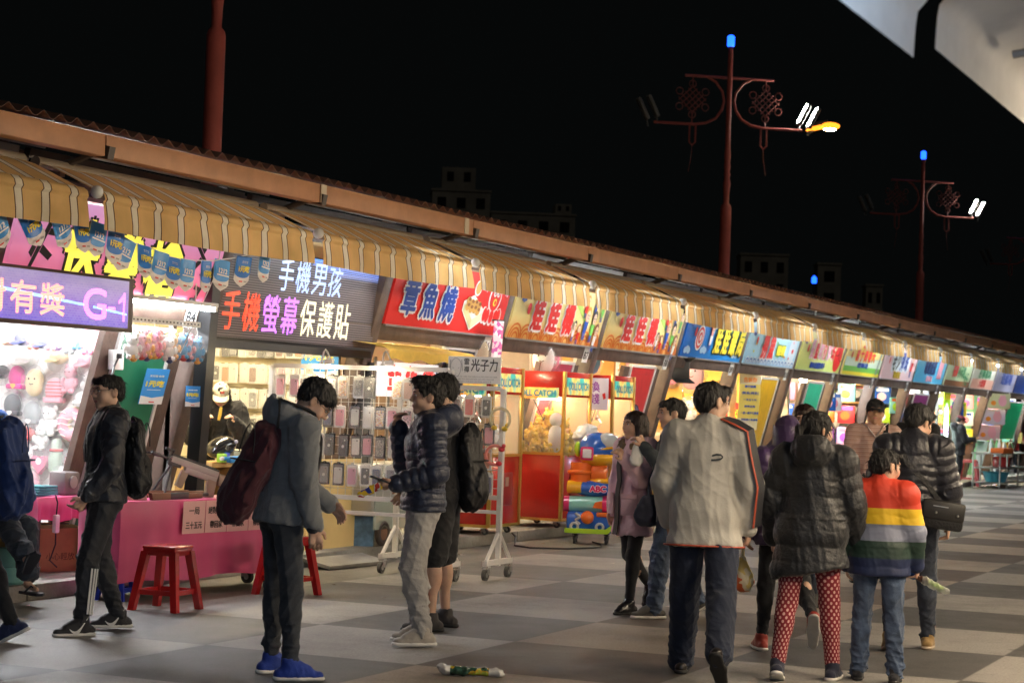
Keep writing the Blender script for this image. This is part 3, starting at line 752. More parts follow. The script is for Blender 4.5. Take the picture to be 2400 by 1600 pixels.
# ---- dark houses far behind ----
house_m = M('far plaster', (.42, .39, .34), .9, var=.3, vs=.3)
hwin = M('far window', (.015, .015, .018), .3)
def house(name, label, cx, cy, w_, d_, h_, rz, tower=None, rows=3, cols=3):
    t = thing(name, label, 'building', (cx, cy, 0), rz, 'dark houses behind the market')
    mb = MB(house_m); mb.box((0, 0, h_/2), (w_, d_, h_)); mb.box((0, 0, h_+.15), (w_+.3, d_+.3, .3)); mb.build('wall', t)
    if tower:
        mb = MB(house_m); tw, th, tx = tower; mb.box((tx, 0, h_+.3+th/2), (tw, d_*.6, th)); r_ = mb.build('roof_tower', t)
        for sx in (-.25, .25):
            mb = MB(hwin); mb.box((tx+sx*tw, -d_*.3-.02, h_+.3+th*.6), (tw*.2, .1, th*.4)); mb.build('opening', r_)
    for i in range(rows):
        for j in range(cols):
            mb = MB(hwin); mb.box((-w_/2+w_*(j+.5)/cols, -d_/2-.03, h_-1.7-3.2*i), (w_/cols*.45, .12, 1.5)); mb.build('window', t)
house('tower_house', 'dark far house with a square roof tower above the roofs', 268, 128.5, 8.6, 8, 32.6, R(-62), (5.0, 3.4, -.4), 2, 3)
house('flat_roofed_house', 'low flat dark house just right of the towered one', 273, 119, 12.5, 8, 29.6, R(-62), (2.4, 1.6, 4.6), 2, 4)
house('square_block', 'dim square block of flats right of the nearest lit lamp post', 285, 86.5, 7.0, 7, 24.6, R(-68), None, 3, 3)
house('narrow_block', 'narrow dim block behind the small blue beacon', 288.5, 77.5, 3.4, 5, 23.6, R(-68), None, 3, 1)
house('low_block', 'low dark block near the second lamp post', 290, 71, 2.4, 5, 20.6, R(-70), None, 1, 2)

# ---- the near row's awnings over the photographer, with their lamps ----
for i, (xa, xb, lb, zz) in enumerate(((2.0, 5.56, 'white lit awning flap, left one, of the near stall row overhead', -.025), (5.84, 8.9, 'white lit awning flap, right one, of the near stall row overhead', .05))):
    t = thing('near_awning', lb, 'awning', (0, 0, 0), 0, 'awnings of the near stall row')
    prof = [(y_, z_+zz) for y_, z_ in [(-.3, 3.35), (.1, 3.19), (.5, 3.03), (.9, 2.88), (1.14, 2.79), (1.22, 2.77), (1.255, 2.73), (1.26, 2.69), (1.262, 2.65), (1.264, 2.60)]]
    awning_mesh(xa, xb, 50+i, near_awn_m, prof).build('canvas', t)
    mb = MB(greysteel)
    for q in (.3, .75): mb.tube([(xa+(xb-xa)*q, -.2, 2.95+zz), (xa+(xb-xa)*q, 1.2, 2.74+zz)], .014, 6)
    mb.build('frame_bar', t)
lamp_near = M('near fluorescent tube', (.62, .78, 1.), .5, emit=210)
lamp_near2 = M('near warm tube', (1., .80, .56), .5, emit=270)
for i, (x, m_) in enumerate(((.2, lamp_near), (3.1, lamp_near), (9.4, lamp_near2), (12.2, lamp_near2), (15, lamp_near2), (19, lamp_near2), (24, lamp_near2), (30, lamp_near2), (37, lamp_near))):
    tube_light(x, .3, 2.66, 1.5, 'tube lamp over the counters of the near row, %s from the photographer' % ORD[i], m_, 'tube lamps of the near stall row')
# ======================= PEOPLE: distance-field modelling =======================
V3 = lambda *a: np.array(a, float)
class Field:
    """smooth union of tapered capsules and ellipsoids, meshed as one continuous surface"""
    def __init__(s): s.p = []; s.cuts = []
    def cap(s, a, b, r1, r2=None, k=.03, flat=None, q0=None, op='u'):
        s.p.append(('c', np.array(a, float), np.array(b, float), r1, r1 if r2 is None else r2, k, flat, q0, op)); return s
    def ell(s, c, r, k=.03, Q=None, op='u', q0=None):
        r = (r, r, r) if np.isscalar(r) else r
        s.p.append(('e', np.array(c, float), np.array(r, float), np.array(Q, float) if Q is not None else None, None, k, None, q0, op)); return s
    def chain(s, pts, rs, k=.03, flat=None, q0=0.):
        L = q0
        for i in range(len(pts)-1):
            s.cap(pts[i], pts[i+1], rs[i], rs[i+1], k, flat, L); L += float(np.linalg.norm(np.array(pts[i+1])-np.array(pts[i])))
        return s
    def plane(s, n, d, k=.006):
        """keep the side where n.p < d"""
        s.cuts.append((np.array(n, float), d, k)); return s
    def mesh(s, vx, disp=None, pad=.02):
        lo = np.full(3, 9.); hi = np.full(3, -9.)
        def bb(p):
            if p[0] == 'c':
                r = max(p[3], p[4]); return np.minimum(p[1], p[2])-r, np.maximum(p[1], p[2])+r
            r = p[2].max() if p[3] is not None else p[2]
            return p[1]-r, p[1]+r
        for p in s.p:
            if p[8] == 'u':
                a, b = bb(p); lo = np.minimum(lo, a); hi = np.maximum(hi, b)
        lo -= pad+2*vx; hi += pad+2*vx
        n = np.ceil((hi-lo)/vx).astype(int)+1
        ax = [(lo[i]+vx*np.arange(n[i])).astype(np.float32) for i in range(3)]
        D = np.full(n, 1., np.float32); Qc = np.zeros(n, np.float32)
        for p in s.p:
            a, b = bb(p); m = p[5]+pad+3*vx
            i0 = np.clip(((a-m-lo)/vx).astype(int), 0, n); i1 = np.clip(((b+m-lo)/vx).astype(int)+2, 0, n)
            sl = tuple(slice(i0[i], i1[i]) for i in range(3))
            X, Y, Z = ax[0][sl[0]][:, None, None], ax[1][sl[1]][None, :, None], ax[2][sl[2]][None, None, :]
            q = None
            if p[0] == 'c':
                A, B = p[1], p[2]; ba = B-A; l2 = max(ba@ba, 1e-9)
                x, y, z = X-A[0], Y-A[1], Z-A[2]
                t = np.clip((x*ba[0]+y*ba[1]+z*ba[2])/l2, 0, 1)
                dx, dy, dz = x-t*ba[0], y-t*ba[1], z-t*ba[2]
                sc = 1.
                if p[6] is not None:
                    fn, ff = p[6]; c = dx*fn[0]+dy*fn[1]+dz*fn[2]; g = (1/ff-1)*c
                    dx, dy, dz = dx+g*fn[0], dy+g*fn[1], dz+g*fn[2]; sc = (1+ff)/2 if ff < 1 else 1
                d = (np.sqrt(dx*dx+dy*dy+dz*dz)-(p[3]+(p[4]-p[3])*t))*sc
                if p[7] is not None: q = p[7]+t*math.sqrt(l2)
            else:
                x, y, z = X-p[1][0], Y-p[1][1], Z-p[1][2]
                if p[3] is not None:
                    Q = p[3]; x, y, z = x*Q[0, 0]+y*Q[1, 0]+z*Q[2, 0], x*Q[0, 1]+y*Q[1, 1]+z*Q[2, 1], x*Q[0, 2]+y*Q[1, 2]+z*Q[2, 2]
                r = p[2]
                k0 = np.sqrt((x/r[0])**2+(y/r[1])**2+(z/r[2])**2); k1 = np.sqrt((x/r[0]**2)**2+(y/r[1]**2)**2+(z/r[2]**2)**2)
                d = k0*(k0-1)/np.maximum(k1, 1e-6)
                if p[7] is not None: q = p[7]+0*d
            o = D[sl]; k = p[5]
            if p[8] == 'u':
                h = np.clip(.5+.5*(o-d)/k, 0, 1)
                if q is not None: Qc[sl] = np.where(d < o, q, Qc[sl])
                D[sl] = o*(1-h)+d*h-k*h*(1-h)
            else:
                d = -d; h = np.clip(.5-.5*(o-d)/k, 0, 1); D[sl] = o*(1-h)+d*h+k*h*(1-h)
        X, Y, Z = ax[0][:, None, None], ax[1][None, :, None], ax[2][None, None, :]
        for nn, dd, k in s.cuts:
            d = nn[0]*X+nn[1]*Y+nn[2]*Z-dd; h = np.clip(.5-.5*(D-d)/k, 0, 1); D = D*(1-h)+d*h+k*h*(1-h)
        if disp is not None: D = D+disp(X, Y, Z, Qc)
        D = D.astype(np.float32)
        D[0], D[-1], D[:, 0], D[:, -1], D[:, :, 0], D[:, :, -1] = 1, 1, 1, 1, 1, 1
        return nets(D, lo, vx)
def nets(D, lo, vx):
    S = D < 0
    n = np.array(D.shape)
    cs = np.zeros(n-1, np.int8)
    for i in (0, 1):
        for j in (0, 1):
            for k in (0, 1): cs += S[i:n[0]-1+i, j:n[1]-1+j, k:n[2]-1+k]
    cell = np.argwhere((cs > 0) & (cs < 8))
    idx = np.full(n-1, -1, np.int32); idx[tuple(cell.T)] = np.arange(len(cell))
    acc = np.zeros((len(cell), 3)); cnt = np.zeros(len(cell))
    C = [(i, j, k) for i in (0, 1) for j in (0, 1) for k in (0, 1)]
    for a in C:
        for ax in range(3):
            if a[ax]: continue
            b = list(a); b[ax] = 1
            da = D[tuple((cell+a).T)]; db = D[tuple((cell+b).T)]
            m = (da < 0) != (db < 0)
            t = np.where(m, da/np.where(m, da-db, 1), 0)
            pt = np.tile(np.array(a, float), (len(cell), 1)); pt[:, ax] += t
            acc += pt*m[:, None]; cnt += m
    verts = lo+(cell+acc/cnt[:, None])*vx
    quads = []
    for ax in range(3):
        u, v = (ax+1) % 3, (ax+2) % 3
        sl0 = [slice(None)]*3; sl1 = [slice(None)]*3; sl0[ax] = slice(0, -1); sl1[ax] = slice(1, None)
        A, B = S[tuple(sl0)], S[tuple(sl1)]
        e = np.argwhere(A != B)
        e = e[(e[:, u] > 0) & (e[:, v] > 0) & (e[:, u] < n[u]-1) & (e[:, v] < n[v]-1)]
        du = np.zeros(3, int); du[u] = 1; dv = np.zeros(3, int); dv[v] = 1
        q = np.stack([idx[tuple((e-du-dv).T)], idx[tuple((e-dv).T)], idx[tuple(e.T)], idx[tuple((e-du).T)]], 1)
        flip = ~A[tuple(e.T)]
        q[flip] = q[flip][:, ::-1]
        quads.append(q)
    return verts, np.concatenate(quads)
def biggest(verts, quads):
    """drop loose crumbs: keep the largest connected piece"""
    n = len(verts); lab = np.arange(n)
    while True:
        m = lab[quads].min(1); new = lab.copy()
        for c in range(4): np.minimum.at(new, quads[:, c], m)
        new = new[new]
        if (new == lab).all(): break
        lab = new
    r, c = np.unique(lab, return_counts=True); keep = np.isin(lab, r[c > .06*n])
    if keep.all(): return verts, quads
    re = np.cumsum(keep)-1
    return verts[keep], re[quads[keep[quads].all(1)]]
def mesh_obj(name, verts, quads, mats, parent, matidx=None, keep=True):
    if keep: verts, quads = biggest(verts, quads)
    me = bpy.data.meshes.new(name)
    me.vertices.add(len(verts)); me.vertices.foreach_set('co', verts.astype(np.float32).ravel())
    me.loops.add(len(quads)*4); me.loops.foreach_set('vertex_index', quads.astype(np.int32).ravel())
    me.polygons.add(len(quads)); me.polygons.foreach_set('loop_start', np.arange(0, len(quads)*4, 4, dtype=np.int32))
    me.polygons.foreach_set('use_smooth', np.ones(len(quads), bool))
    for m in (mats if isinstance(mats, list) else [mats]): me.materials.append(m)
    if matidx is not None: me.polygons.foreach_set('material_index', matidx(verts[quads].mean(1)).astype(np.int32))
    me.update(calc_edges=True); me.validate()
    o = bpy.data.objects.new(name, me); COL.objects.link(o)
    if parent is not None: o.parent = parent
    return o
def folds(seed, amp, f=14., st=(1, 1, 1), n=5):
    """cloth folds: warped ridges"""
    r = np.random.RandomState(seed); K = r.normal(size=(n, 3))*f*np.array(st); ph = r.rand(n)*6.28; K2 = r.normal(size=(n, 3))*f*.5*np.array(st)
    def g(X, Y, Z, C=None):
        o = 0
        for i in range(n):
            w_ = np.sin(K2[i, 0]*X+K2[i, 1]*Y+K2[i, 2]*Z+ph[-i-1])*1.3
            o = o+(1-np.abs(np.sin(K[i, 0]*X+K[i, 1]*Y+K[i, 2]*Z+ph[i]+w_)))**2
        return -(o/n-.35)*amp*2
    return g
def rot(v, axis, deg):
    return np.array(Matrix.Rotation(R(deg), 3, axis)@Vector(v))
def unit(v): v = np.array(v, float); return v/np.linalg.norm(v)

skin_m = M('skin', (.60, .37, .26), .5, bump=.05, bs=90, var=.08, vs=20, sss=.15)
skin2_m = M('tan skin', (.47, .26, .16), .5, bump=.05, bs=90, var=.08, vs=20, sss=.15)
lip_m = M('lips', (.46, .17, .14), .45)
hair_m = M('black hair', (.010, .009, .009), .6, bump=.9, bs=85, stretch=(1, 1, .18))
hairb_m = M('dark brown hair', (.028, .014, .010), .4, bump=.5, bs=70, stretch=(1, 1, .15))
eye_w, eye_d = M('eye white', (.7, .68, .65), .2), M('iris', (.02, .012, .01), .15)
lens_m = M('glasses rim', (.02, .02, .025), .3)
glass_clear = M('spectacle lens', (.9, .92, .95), .05, alpha=.12)

def cloth(name, col, rough=.85, bump=.25, bs=220, var=.12, vs=9, sheen=.15): return M(name, col, rough, bump=bump, bs=bs, var=var, vs=vs, sheen=sheen)

class Person:
    def __init__(s, label, x, y, face, H=1.72, legs=((8, 3, 6, 0), (-4, 3, 8, 0)), arms=None, lean=0., head=(0, 0, 0), build=1., sit=None, skin=None, vx=.007, z0=0., name='person', group=None, twist=0., headscale=1.):
        """legs: per side (left, right) = (hip flexion, spread, knee bend, foot yaw); arms: (upper, fore, hand, palm, curl) directions in the body frame (x right, y forward)"""
        s.H, s.vx, s.b = H, vx, build; s.k = H/1.72; k = s.k; s.skin = skin or skin_m
        s.root = thing(name, label, 'person', (x, y, z0), R(face-90), group)
        L, Rr = -1, 1
        th, sh, s.foot = .245*H, .236*H, .045*H
        s.hipw = .055*H
        hz = 0; s.leg = {}
        for side, (fl, ab, kn, yaw) in zip((L, Rr), legs):
            hip = V3(side*s.hipw, 0, 0)
            d = rot(rot((0, 0, -1), 'X', fl), 'Y', -side*ab); knee = hip+th*d
            d2 = rot(rot((0, 0, -1), 'X', fl-kn), 'Y', -side*ab); ank = knee+sh*d2
            s.leg[side] = [hip, knee, ank, yaw, d2, kn]
        low = min(s.leg[q][2][2]+(0 if True else 0) for q in (L, Rr))
        s.hz = s.foot-low if sit is None else sit
        for q in s.leg: 
            for i in range(3): s.leg[q][i] = s.leg[q][i]+V3(0, 0, s.hz)
        s.pel = V3(0, 0, s.hz+.025*H)
        TM = np.array((Matrix.Rotation(R(-lean), 3, 'X')@Matrix.Rotation(R(twist), 3, 'Z')))
        s.TM = TM
        up = lambda x_, y_, z_: s.pel+TM@V3(x_*H, y_*H, z_*H)
        s.up = up
        s.waist, s.chest, s.neck = up(0, .0, .075), up(0, .006, .19), up(0, -.004, .285)
        s.sho = {q: up(q*.103*build**.5, -.006, .262) for q in (L, Rr)}
        arms = arms or (((-.12, .05, -1), (-.02, .2, -1)), ((.12, .05, -1), (.02, .2, -1)))
        s.arm = {}
        for q, a in zip((L, Rr), arms):
            u, f = unit(a[0]), unit(a[1]); hd = unit(a[2]) if len(a) > 2 and a[2] is not None else f
            pn = np.array(a[3], float) if len(a) > 3 and a[3] is not None else V3(-q, .15, 0)
            curl = a[4] if len(a) > 4 else 30
            el = s.sho[q]+u*.172*H; wr = el+f*.150*H
            s.arm[q] = [s.sho[q], el, wr, hd, pn, curl]
        yaw, pit, roll = head
        hm = Matrix.Rotation(R(yaw), 3, 'Z')@Matrix.Rotation(R(-pit), 3, 'X')@Matrix.Rotation(R(roll), 3, 'Y')
        s.hs = H*.1345/.232*headscale
        piv = s.neck+TM@V3(0, .004*H, .032*H)
        hc = piv+np.array(hm@Vector((0, .018, .083)))*s.hs
        s.hc = hc; s.HM = Matrix.Translation(Vector(hc))@hm.to_4x4()@Matrix.Scale(s.hs, 4)
        s.hm = np.array(hm)
    def hp(s, *p): return s.hc+s.hm@(np.array(p, float)*s.hs)
    def body(s, ear=True, legs=True):
        H, b, k = s.H, s.b, s.k; F = Field(); hs = s.hs; Q = s.hm
        F.ell(s.hp(0, -.012, .037), np.array((.074, .092, .080))*hs, .01, Q)
        F.ell(s.hp(0, .022, -.025), np.array((.061, .070, .083))*hs, .035*hs, Q)
        F.ell(s.hp(0, .062, -.092), np.array((.026, .024, .020))*hs, .03*hs, Q)
        for q in (-1, 1):
            F.ell(s.hp(q*.040, .058, -.028), np.array((.026, .028, .03))*hs, .025*hs, Q)
            F.ell(s.hp(q*.05, -.0, -.06), np.array((.018, .03, .03))*hs, .03*hs, Q)
        F.cap(s.hp(-.034, .078, .034), s.hp(.034, .078, .034), .013*hs, None, .022*hs)
        for q in (-1, 1): F.ell(s.hp(q*.032, .098, .012), np.array((.021, .016, .012))*hs, .012*hs, Q, 's')
        F.cap(s.hp(0, .086, .022), s.hp(0, .107, -.018), .009*hs, .012*hs, .014*hs)
        for q in (-1, 1): F.ell(s.hp(q*.011, .096, -.024), .009*hs, .008*hs, Q)
        F.ell(s.hp(0, .084, -.056), np.array((.024, .013, .012))*hs, .012*hs, Q)
        F.ell(s.hp(0, .100, -.0555), np.array((.03, .006, .0018))*hs, .004*hs, Q, 's')
        if ear:
            for q in (-1, 1):
                F.ell(s.hp(q*.077, -.008, -.0), np.array((.010, .021, .033))*hs, .008*hs, Q@np.array(Matrix.Rotation(R(q*18), 3, 'Z')))
                F.ell(s.hp(q*.088, .0, .002), np.array((.006, .010, .018))*hs, .004*hs, Q, 's')
        F.cap(s.neck-s.TM@V3(0, 0, .03*H), s.hp(0, -.018, -.055), .054*k, .05*k, .03)
        # trunk (under the clothes)
        fl = (s.TM@V3(0, 1, 0), .66)
        F.cap(s.pel, s.waist, .118*k*b, .108*k*b, .04, fl); F.cap(s.waist, s.chest, .108*k*b, .125*k*b, .04, fl)
        F.cap(s.chest, s.up(0, -.004, .25), .125*k*b, .08*k*b, .04, fl)
        F.cap(s.sho[-1], s.sho[1], .05*k, None, .04)
        for q in (-1, 1):
            a, e, w_, hd, pn, curl = s.arm[q]
            F.cap(a, e, .046*k, .037*k, .03); F.cap(e, w_, .038*k, .025*k, .02)
            s.hand(F, q)
            hip, kn, an = s.leg[q][:3]
            F.cap(hip, kn, .078*k*b**.5, .05*k, .03); F.cap(kn, an, .050*k, .030*k, .02)
            d2 = s.leg[q][4]; mid = kn+(an-kn)*.3; bk = unit(np.cross(V3(1, 0, 0), d2)); F.ell(mid-V3(0, .012, 0)*k, (.048*k, .052*k, .10*k), .03)
            fw = s.footdir(q); F.cap(an-s.footup(q)*.012*k, an+fw*.11*k-s.footup(q)*.036*k, .027*k, .018*k, .02)
        v, q = F.mesh(s.vx)
        lp = s.hp(0, .094, -.056)
        o = mesh_obj('body', v, q, [s.skin, lip_m], s.root, lambda c: (np.sqrt((((c-lp)@s.hm)**2/np.array((.022, .02, .0085))**2/hs**2).sum(1)) < 1)*1)
        return o
    def footdir(s, q):
        yaw = s.leg[q][3]; d2 = s.leg[q][4]
        # foot square to the shank for a raised heel, flat on the floor for the lowest foot
        fwd = rot((0, 1, 0), 'Z', -q*yaw)
        lowest = s.leg[q][2][2] <= s.foot+.012
        if lowest: return fwd
        t = np.cross(d2, np.cross(fwd, d2)); return unit(unit(t)+V3(0, 0, -.12))
    def footup(s, q):
        f = s.footdir(q); r = unit(np.cross(f, V3(0, 0, 1))); return unit(np.cross(r, f))
    def hand(s, F, q):
        a, e, w_, d, pn, curl = s.arm[q]; k = s.k
        pn = unit(pn-d*(pn@d)); ac = np.cross(d, pn)*1.0     # across the palm
        th_side = ac if (ac@V3(0, 1, 0)+.3*(ac@V3(0, 0, 1))) > 0 else -ac   # thumb lies to the front / top
        ac = th_side
        c0, c1 = w_+d*.012*k, w_+d*.082*k
        F.cap(w_, c0+d*.01, .024*k, .026*k, .02, (pn, .75))
        F.cap(c0+d*.02*k+ac*.012*k, c1+ac*.026*k, .021*k, .017*k, .012, (pn, .62)); F.cap(c0+d*.02*k-ac*.012*k, c1-ac*.024*k, .021*k, .016*k, .012, (pn, .62))
        for i, (o, l) in enumerate(((.031, .072), (.0105, .080), (-.0105, .074), (-.030, .058))):
            base = c1+ac*o*k-d*.006*k; cu = curl*(1+.12*i); pts = [base]; dd = d
            for j, fr in enumerate((.46, .31, .25)):
                ang = R(cu*(.75, 1.0, .8)[j])
                dd = unit(dd*math.cos(ang)+pn*math.sin(ang)+0*ac); pts.append(pts[-1]+dd*l*fr*k)
            for j in range(3): F.cap(pts[j], pts[j+1], (.0092, .0085, .008)[j]*k, (.0085, .008, .007)[j]*k, .005)
        b0 = c0+ac*.026*k+d*.006*k; t1 = b0+unit(d*.75+ac*.75+pn*.25)*.042*k; t2 = t1+unit(d*.95+ac*.1+pn*(.2+curl*.006))*.032*k
        F.cap(b0, t1, .014*k, .0105*k, .01); F.cap(t1, t2, .0105*k, .008*k, .005)
    def face(s, glasses=False, brow=None):
        T = s.HM
        for q in (-1, 1):
            mb = MB(eye_w, T=T); mb.ball((q*.032, .0835, .011), (.0135, .008, .0062), u=10, v=6); mb.ball((q*.032, .0885, .011), (.0062, .0045, .0058), eye_d, 8, 6)
            mb.tube([(q*.019, .0895, .0155), (q*.032, .0935, .0178), (q*.047, .087, .0145)], .0022, 4, lens_m); mb.build('eye', s.root)
            mb = MB(brow or hair_m, T=T); mb.tube([(q*.016, .0945, .030), (q*.032, .0945, .0345), (q*.05, .084, .031)], [.003, .0042, .002], 5); mb.build('eyebrow', s.root)
        if glasses:
            mb = MB(lens_m, T=T)
            for q in (-1, 1):
                mb.tube([(q*.033+.025*math.cos(a), .106-.004*abs(math.cos(a)), .010+.019*math.sin(a)) for a in [2*math.pi*i/16 for i in range(16)]], .0016, 4, closed=True)
                mb.tube([(q*.058, .102, .014), (q*.075, .06, .014), (q*.08, .0, .014)], .0018, 4)
                disc_pts = [mb.v((q*.033+.024*math.cos(a), .106, .010+.018*math.sin(a))) for a in [2*math.pi*i/14 for i in range(14)]]
                mb.face(disc_pts, glass_clear)
            mb.tube([(-.009, .108, .014), (.009, .108, .014)], .0018, 4); mb.build('glasses', s.root)
    def hair(s, style='short', m=None, seed=1, amp=.006):
        F = Field(); hs = s.hs; Q = s.hm; e = lambda c, r, k=.02, op='u': F.ell(s.hp(*c), np.array(r)*hs, k*hs, Q, op)
        e((0, -.016, .046), (.086, .104, .084)); e((0, -.05, .005), (.076, .062, .075), .03)
        vol = {'short': 0, 'mop': .006, 'crop': -.004, 'pony': -.002, 'long': .003, 'bun': 0}[style]
        if vol: e((0, -.014, .050), (.086+vol, .103+vol, .086+vol))
        if style in ('short', 'mop', 'crop'):
            F.cap(s.hp(-.05, .062, .082), s.hp(.05, .07, .080), .026*hs, .024*hs, .02*hs)
            if style == 'mop': F.cap(s.hp(-.052, .076, .062), s.hp(.045, .084, .064), .018*hs, .018*hs, .015*hs)
            e((0, .105, -.045), (.082, .078, .088+(.0 if style == 'mop' else .004)), .012, 's')
            for q in (-1, 1):
                e((q*.09, .012, -.022), (.028, .032, .040), .01, 's')
                F.cap(s.hp(q*.07, .03, .03), s.hp(q*.071, .032, -.005), .012*hs, .008*hs, .012*hs)
            F.plane(-np.array(s.hm[:, 2]), -(s.hm[:, 2]@s.hp(0, 0, -.062)), .012)
        else:
            e((0, .105, -.035), (.074, .078, .092), .012, 's')
            for q in (-1, 1): F.cap(s.hp(q*.073, .02, .02), s.hp(q*.074, -.02, -.05), .016*hs, .018*hs, .03*hs)
            if style == 'long':
                for q in (-1, 1):
                    F.chain([s.hp(q*.072, .005, -.02), s.hp(q*.085, -.005, -.14), s.hp(q*.075, .01, -.27)], [.03*hs, .034*hs, .018*hs], .03)
                F.chain([s.hp(0, -.075, .0), s.hp(0, -.088, -.14), s.hp(0, -.075, -.29)], [.06*hs, .062*hs, .035*hs], .04, (s.hm[:, 1], .55))
                for q in (-1, 1): F.chain([s.hp(q*.05, -.06, 0), s.hp(q*.06, -.07, -.15), s.hp(q*.055, -.05, -.28)], [.045*hs, .04*hs, .02*hs], .03)
            if style == 'pony':
                e((0, -.105, .04), (.022, .02, .022)); F.chain([s.hp(0, -.11, .04), s.hp(0, -.15, .0), s.hp(.0, -.155, -.10), s.hp(0, -.13, -.2)], [.02*hs, .03*hs, .03*hs, .012*hs], .015)
        g = folds(seed, amp*1.7, 95, (1, 1, .35), 6); g2 = folds(seed+5, amp*1.4, 38, (1, 1, .6), 4)
        v, q = F.mesh(max(.005, s.vx*.8), lambda X, Y, Z, C: g(X, Y, Z)+g2(X, Y, Z)); v, q = biggest(v, q)
        return s.strands(v, q, m or hair_m, seed, style)
    def strands(s, v, q, m, seed, style):
        r = np.random.RandomState(seed); n = 800 if s.vx < .009 else 200
        f = q[r.randint(len(q), size=n)]; P = v[f].mean(1); N = np.cross(v[f[:, 2]]-v[f[:, 0]], v[f[:, 3]]-v[f[:, 1]]); N /= np.linalg.norm(N, axis=1)[:, None]+1e-9
        crown = s.hp(0, -.045, .125); D = P-crown; D[:, 2] -= .05*s.hs; D += r.normal(size=D.shape)*.03; D -= N*(D*N).sum(1)[:, None]; D /= np.linalg.norm(D, axis=1)[:, None]+1e-9
        L = r.uniform(.022, .042, n)[:, None]*(1.5 if style in ('long', 'pony') else 1); Wd = np.cross(N, D)*r.uniform(.0010, .0022, n)[:, None]; o = r.uniform(.03, .20, n)[:, None]
        a = P-N*.003; b = P+D*L*.5+N*L*o*.42; c = P+D*L+N*L*o*.25
        V = np.concatenate([v, a-Wd, a+Wd, b+Wd*.7, b-Wd*.7, c+Wd*.1, c-Wd*.1]); i = len(v)+np.arange(n)
        Q = np.concatenate([q, np.stack([i, i+n, i+2*n, i+3*n], 1), np.stack([i+3*n, i+2*n, i+4*n, i+5*n], 1)])
        return mesh_obj('hair', V, Q, m, s.root, keep=False)
    def jacket(s, m, th=.022, hem=-.07, flare=0., puff=None, wr=.010, collar=.03, hood=None, cuff=.0, fold=13., sl=1., name='jacket', matidx=None, colr=.07, seed=3, fst=(1, 1, .8), neckopen=True, mats=None, belly=0., hemtilt=0.):
        H, k, b = s.H, s.k, s.b; F = Field(); y = s.TM@V3(0, 1, 0); fl = (y, .74); z0 = -hem*H
        bot = s.pel+s.TM@V3(0, 0, hem*H-.05)
        F.cap(bot, s.pel, .128*k*b+th+flare, .124*k*b+th+flare*.6, .05, fl, -float(np.linalg.norm(bot-s.pel)))
        F.cap(s.pel, s.waist, .124*k*b+th+flare*.6, .115*k*b+th+flare*.3, .05, fl, 0.)
        L1 = float(np.linalg.norm(s.waist-s.pel)); L2 = float(np.linalg.norm(s.chest-s.waist))
        F.cap(s.waist, s.chest, .115*k*b+th+flare*.3, .132*k*b+th, .05, fl, L1)
        F.cap(s.chest, s.up(0, -.004, .245), .132*k*b+th, .095*k*b+th, .05, fl, L1+L2)
        hx = s.TM@V3(.075*k*b, 0, 0); lo_ = s.pel+(bot-s.pel)*.8
        F.cap(lo_-hx, lo_+hx, .098*k*b+th+flare*.7, None, .06, (y, .95)); F.cap(s.pel-hx, s.pel+hx, .088*k*b+th+flare*.4, None, .06, (y, .95))
        if belly: F.ell(s.pel+s.TM@V3(0, .07, .06), (.13*k*b, .09*k*b+belly, .13*k), .06)
        F.cap(s.sho[-1]*.94+s.neck*.06, s.sho[1]*.94+s.neck*.06, .052*k+th*.8, None, .05, None, L1+L2+.1)
        F.cap(s.up(0, -.006, .255), s.neck+s.TM@V3(0, .0, -.005*H), .085*k, .062*k+th*.3, .04)
        if collar: F.cap(s.neck, s.neck+s.TM@V3(0, .008, collar), colr*k, colr*k*.97, .02)
        for q in (-1, 1):
            a, e, w_ = s.arm[q][:3]; we = w_-(w_-e)*cuff
            F.cap(a+(e-a)*.06, e, .050*k*sl+th*.70, .045*k*sl+th*.8, .06, None, .4); F.cap(e, we, .046*k*sl+th*.8, .034*k*sl+th*.55, .025, None, .4+float(np.linalg.norm(e-a)))
        if hood == 'down':
            F.ell(s.neck+s.TM@V3(0, -.105*k, .015), (.135*k, .105*k, .115*k), .03); F.cap(s.neck+s.TM@V3(-.075*k, -.03, .02), s.neck+s.TM@V3(-.05*k, .05, .0), .035*k, .025*k, .03); F.cap(s.neck+s.TM@V3(.075*k, -.03, .02), s.neck+s.TM@V3(.05*k, .05, .0), .035*k, .025*k, .03)
            F.ell(s.neck+s.TM@V3(0, -.075*k, .10*k), (.08*k, .07*k, .05*k), .03, None, 's')
        if hood == 'up':
            hs = s.hs; Q = s.hm
            F.ell(s.hp(0, -.022, .02), np.array((.108, .122, .135))*hs, .03, Q); F.cap(s.hp(0, -.03, -.06), s.neck, .09*k, .10*k, .05)
            F.ell(s.hp(0, .13, -.005), np.array((.08, .09, .1))*hs, .02, Q, 's')
        s.hemz = s.pel+s.TM@V3(0, 0, hem*H)
        nz = s.TM@V3(0, 0, 1); nz = unit(nz+V3(hemtilt, 0, 0))
        F.plane(-nz, -(nz@(s.pel+s.TM@V3(0, 0, hem*H))), .02)
        if neckopen and collar and hood != 'up': F.cap(s.neck+s.TM@V3(0, .02, .0), s.neck+s.TM@V3(0, .03, .2), colr*k*.72, None, .01, None, None, 's')
        for q in (-1, 1):
            e, w_ = s.arm[q][1:3]
        g = folds(seed, wr, fold, fst); g2 = folds(seed+9, wr*.5, fold*2.3, (1, 1, 1))
        def disp(X, Y, Z, C):
            d = g(X, Y, Z)+g2(X, Y, Z)
            if puff:
                am, sp = puff; d = d*.6+am*(.5-np.abs(np.sin(np.pi*(C+.006*np.sin(X*30+Y*23))/sp))**.5)*1.1
            return d
        v, q = F.mesh(s.vx*1.05, disp)
        s.jf = (F, disp)
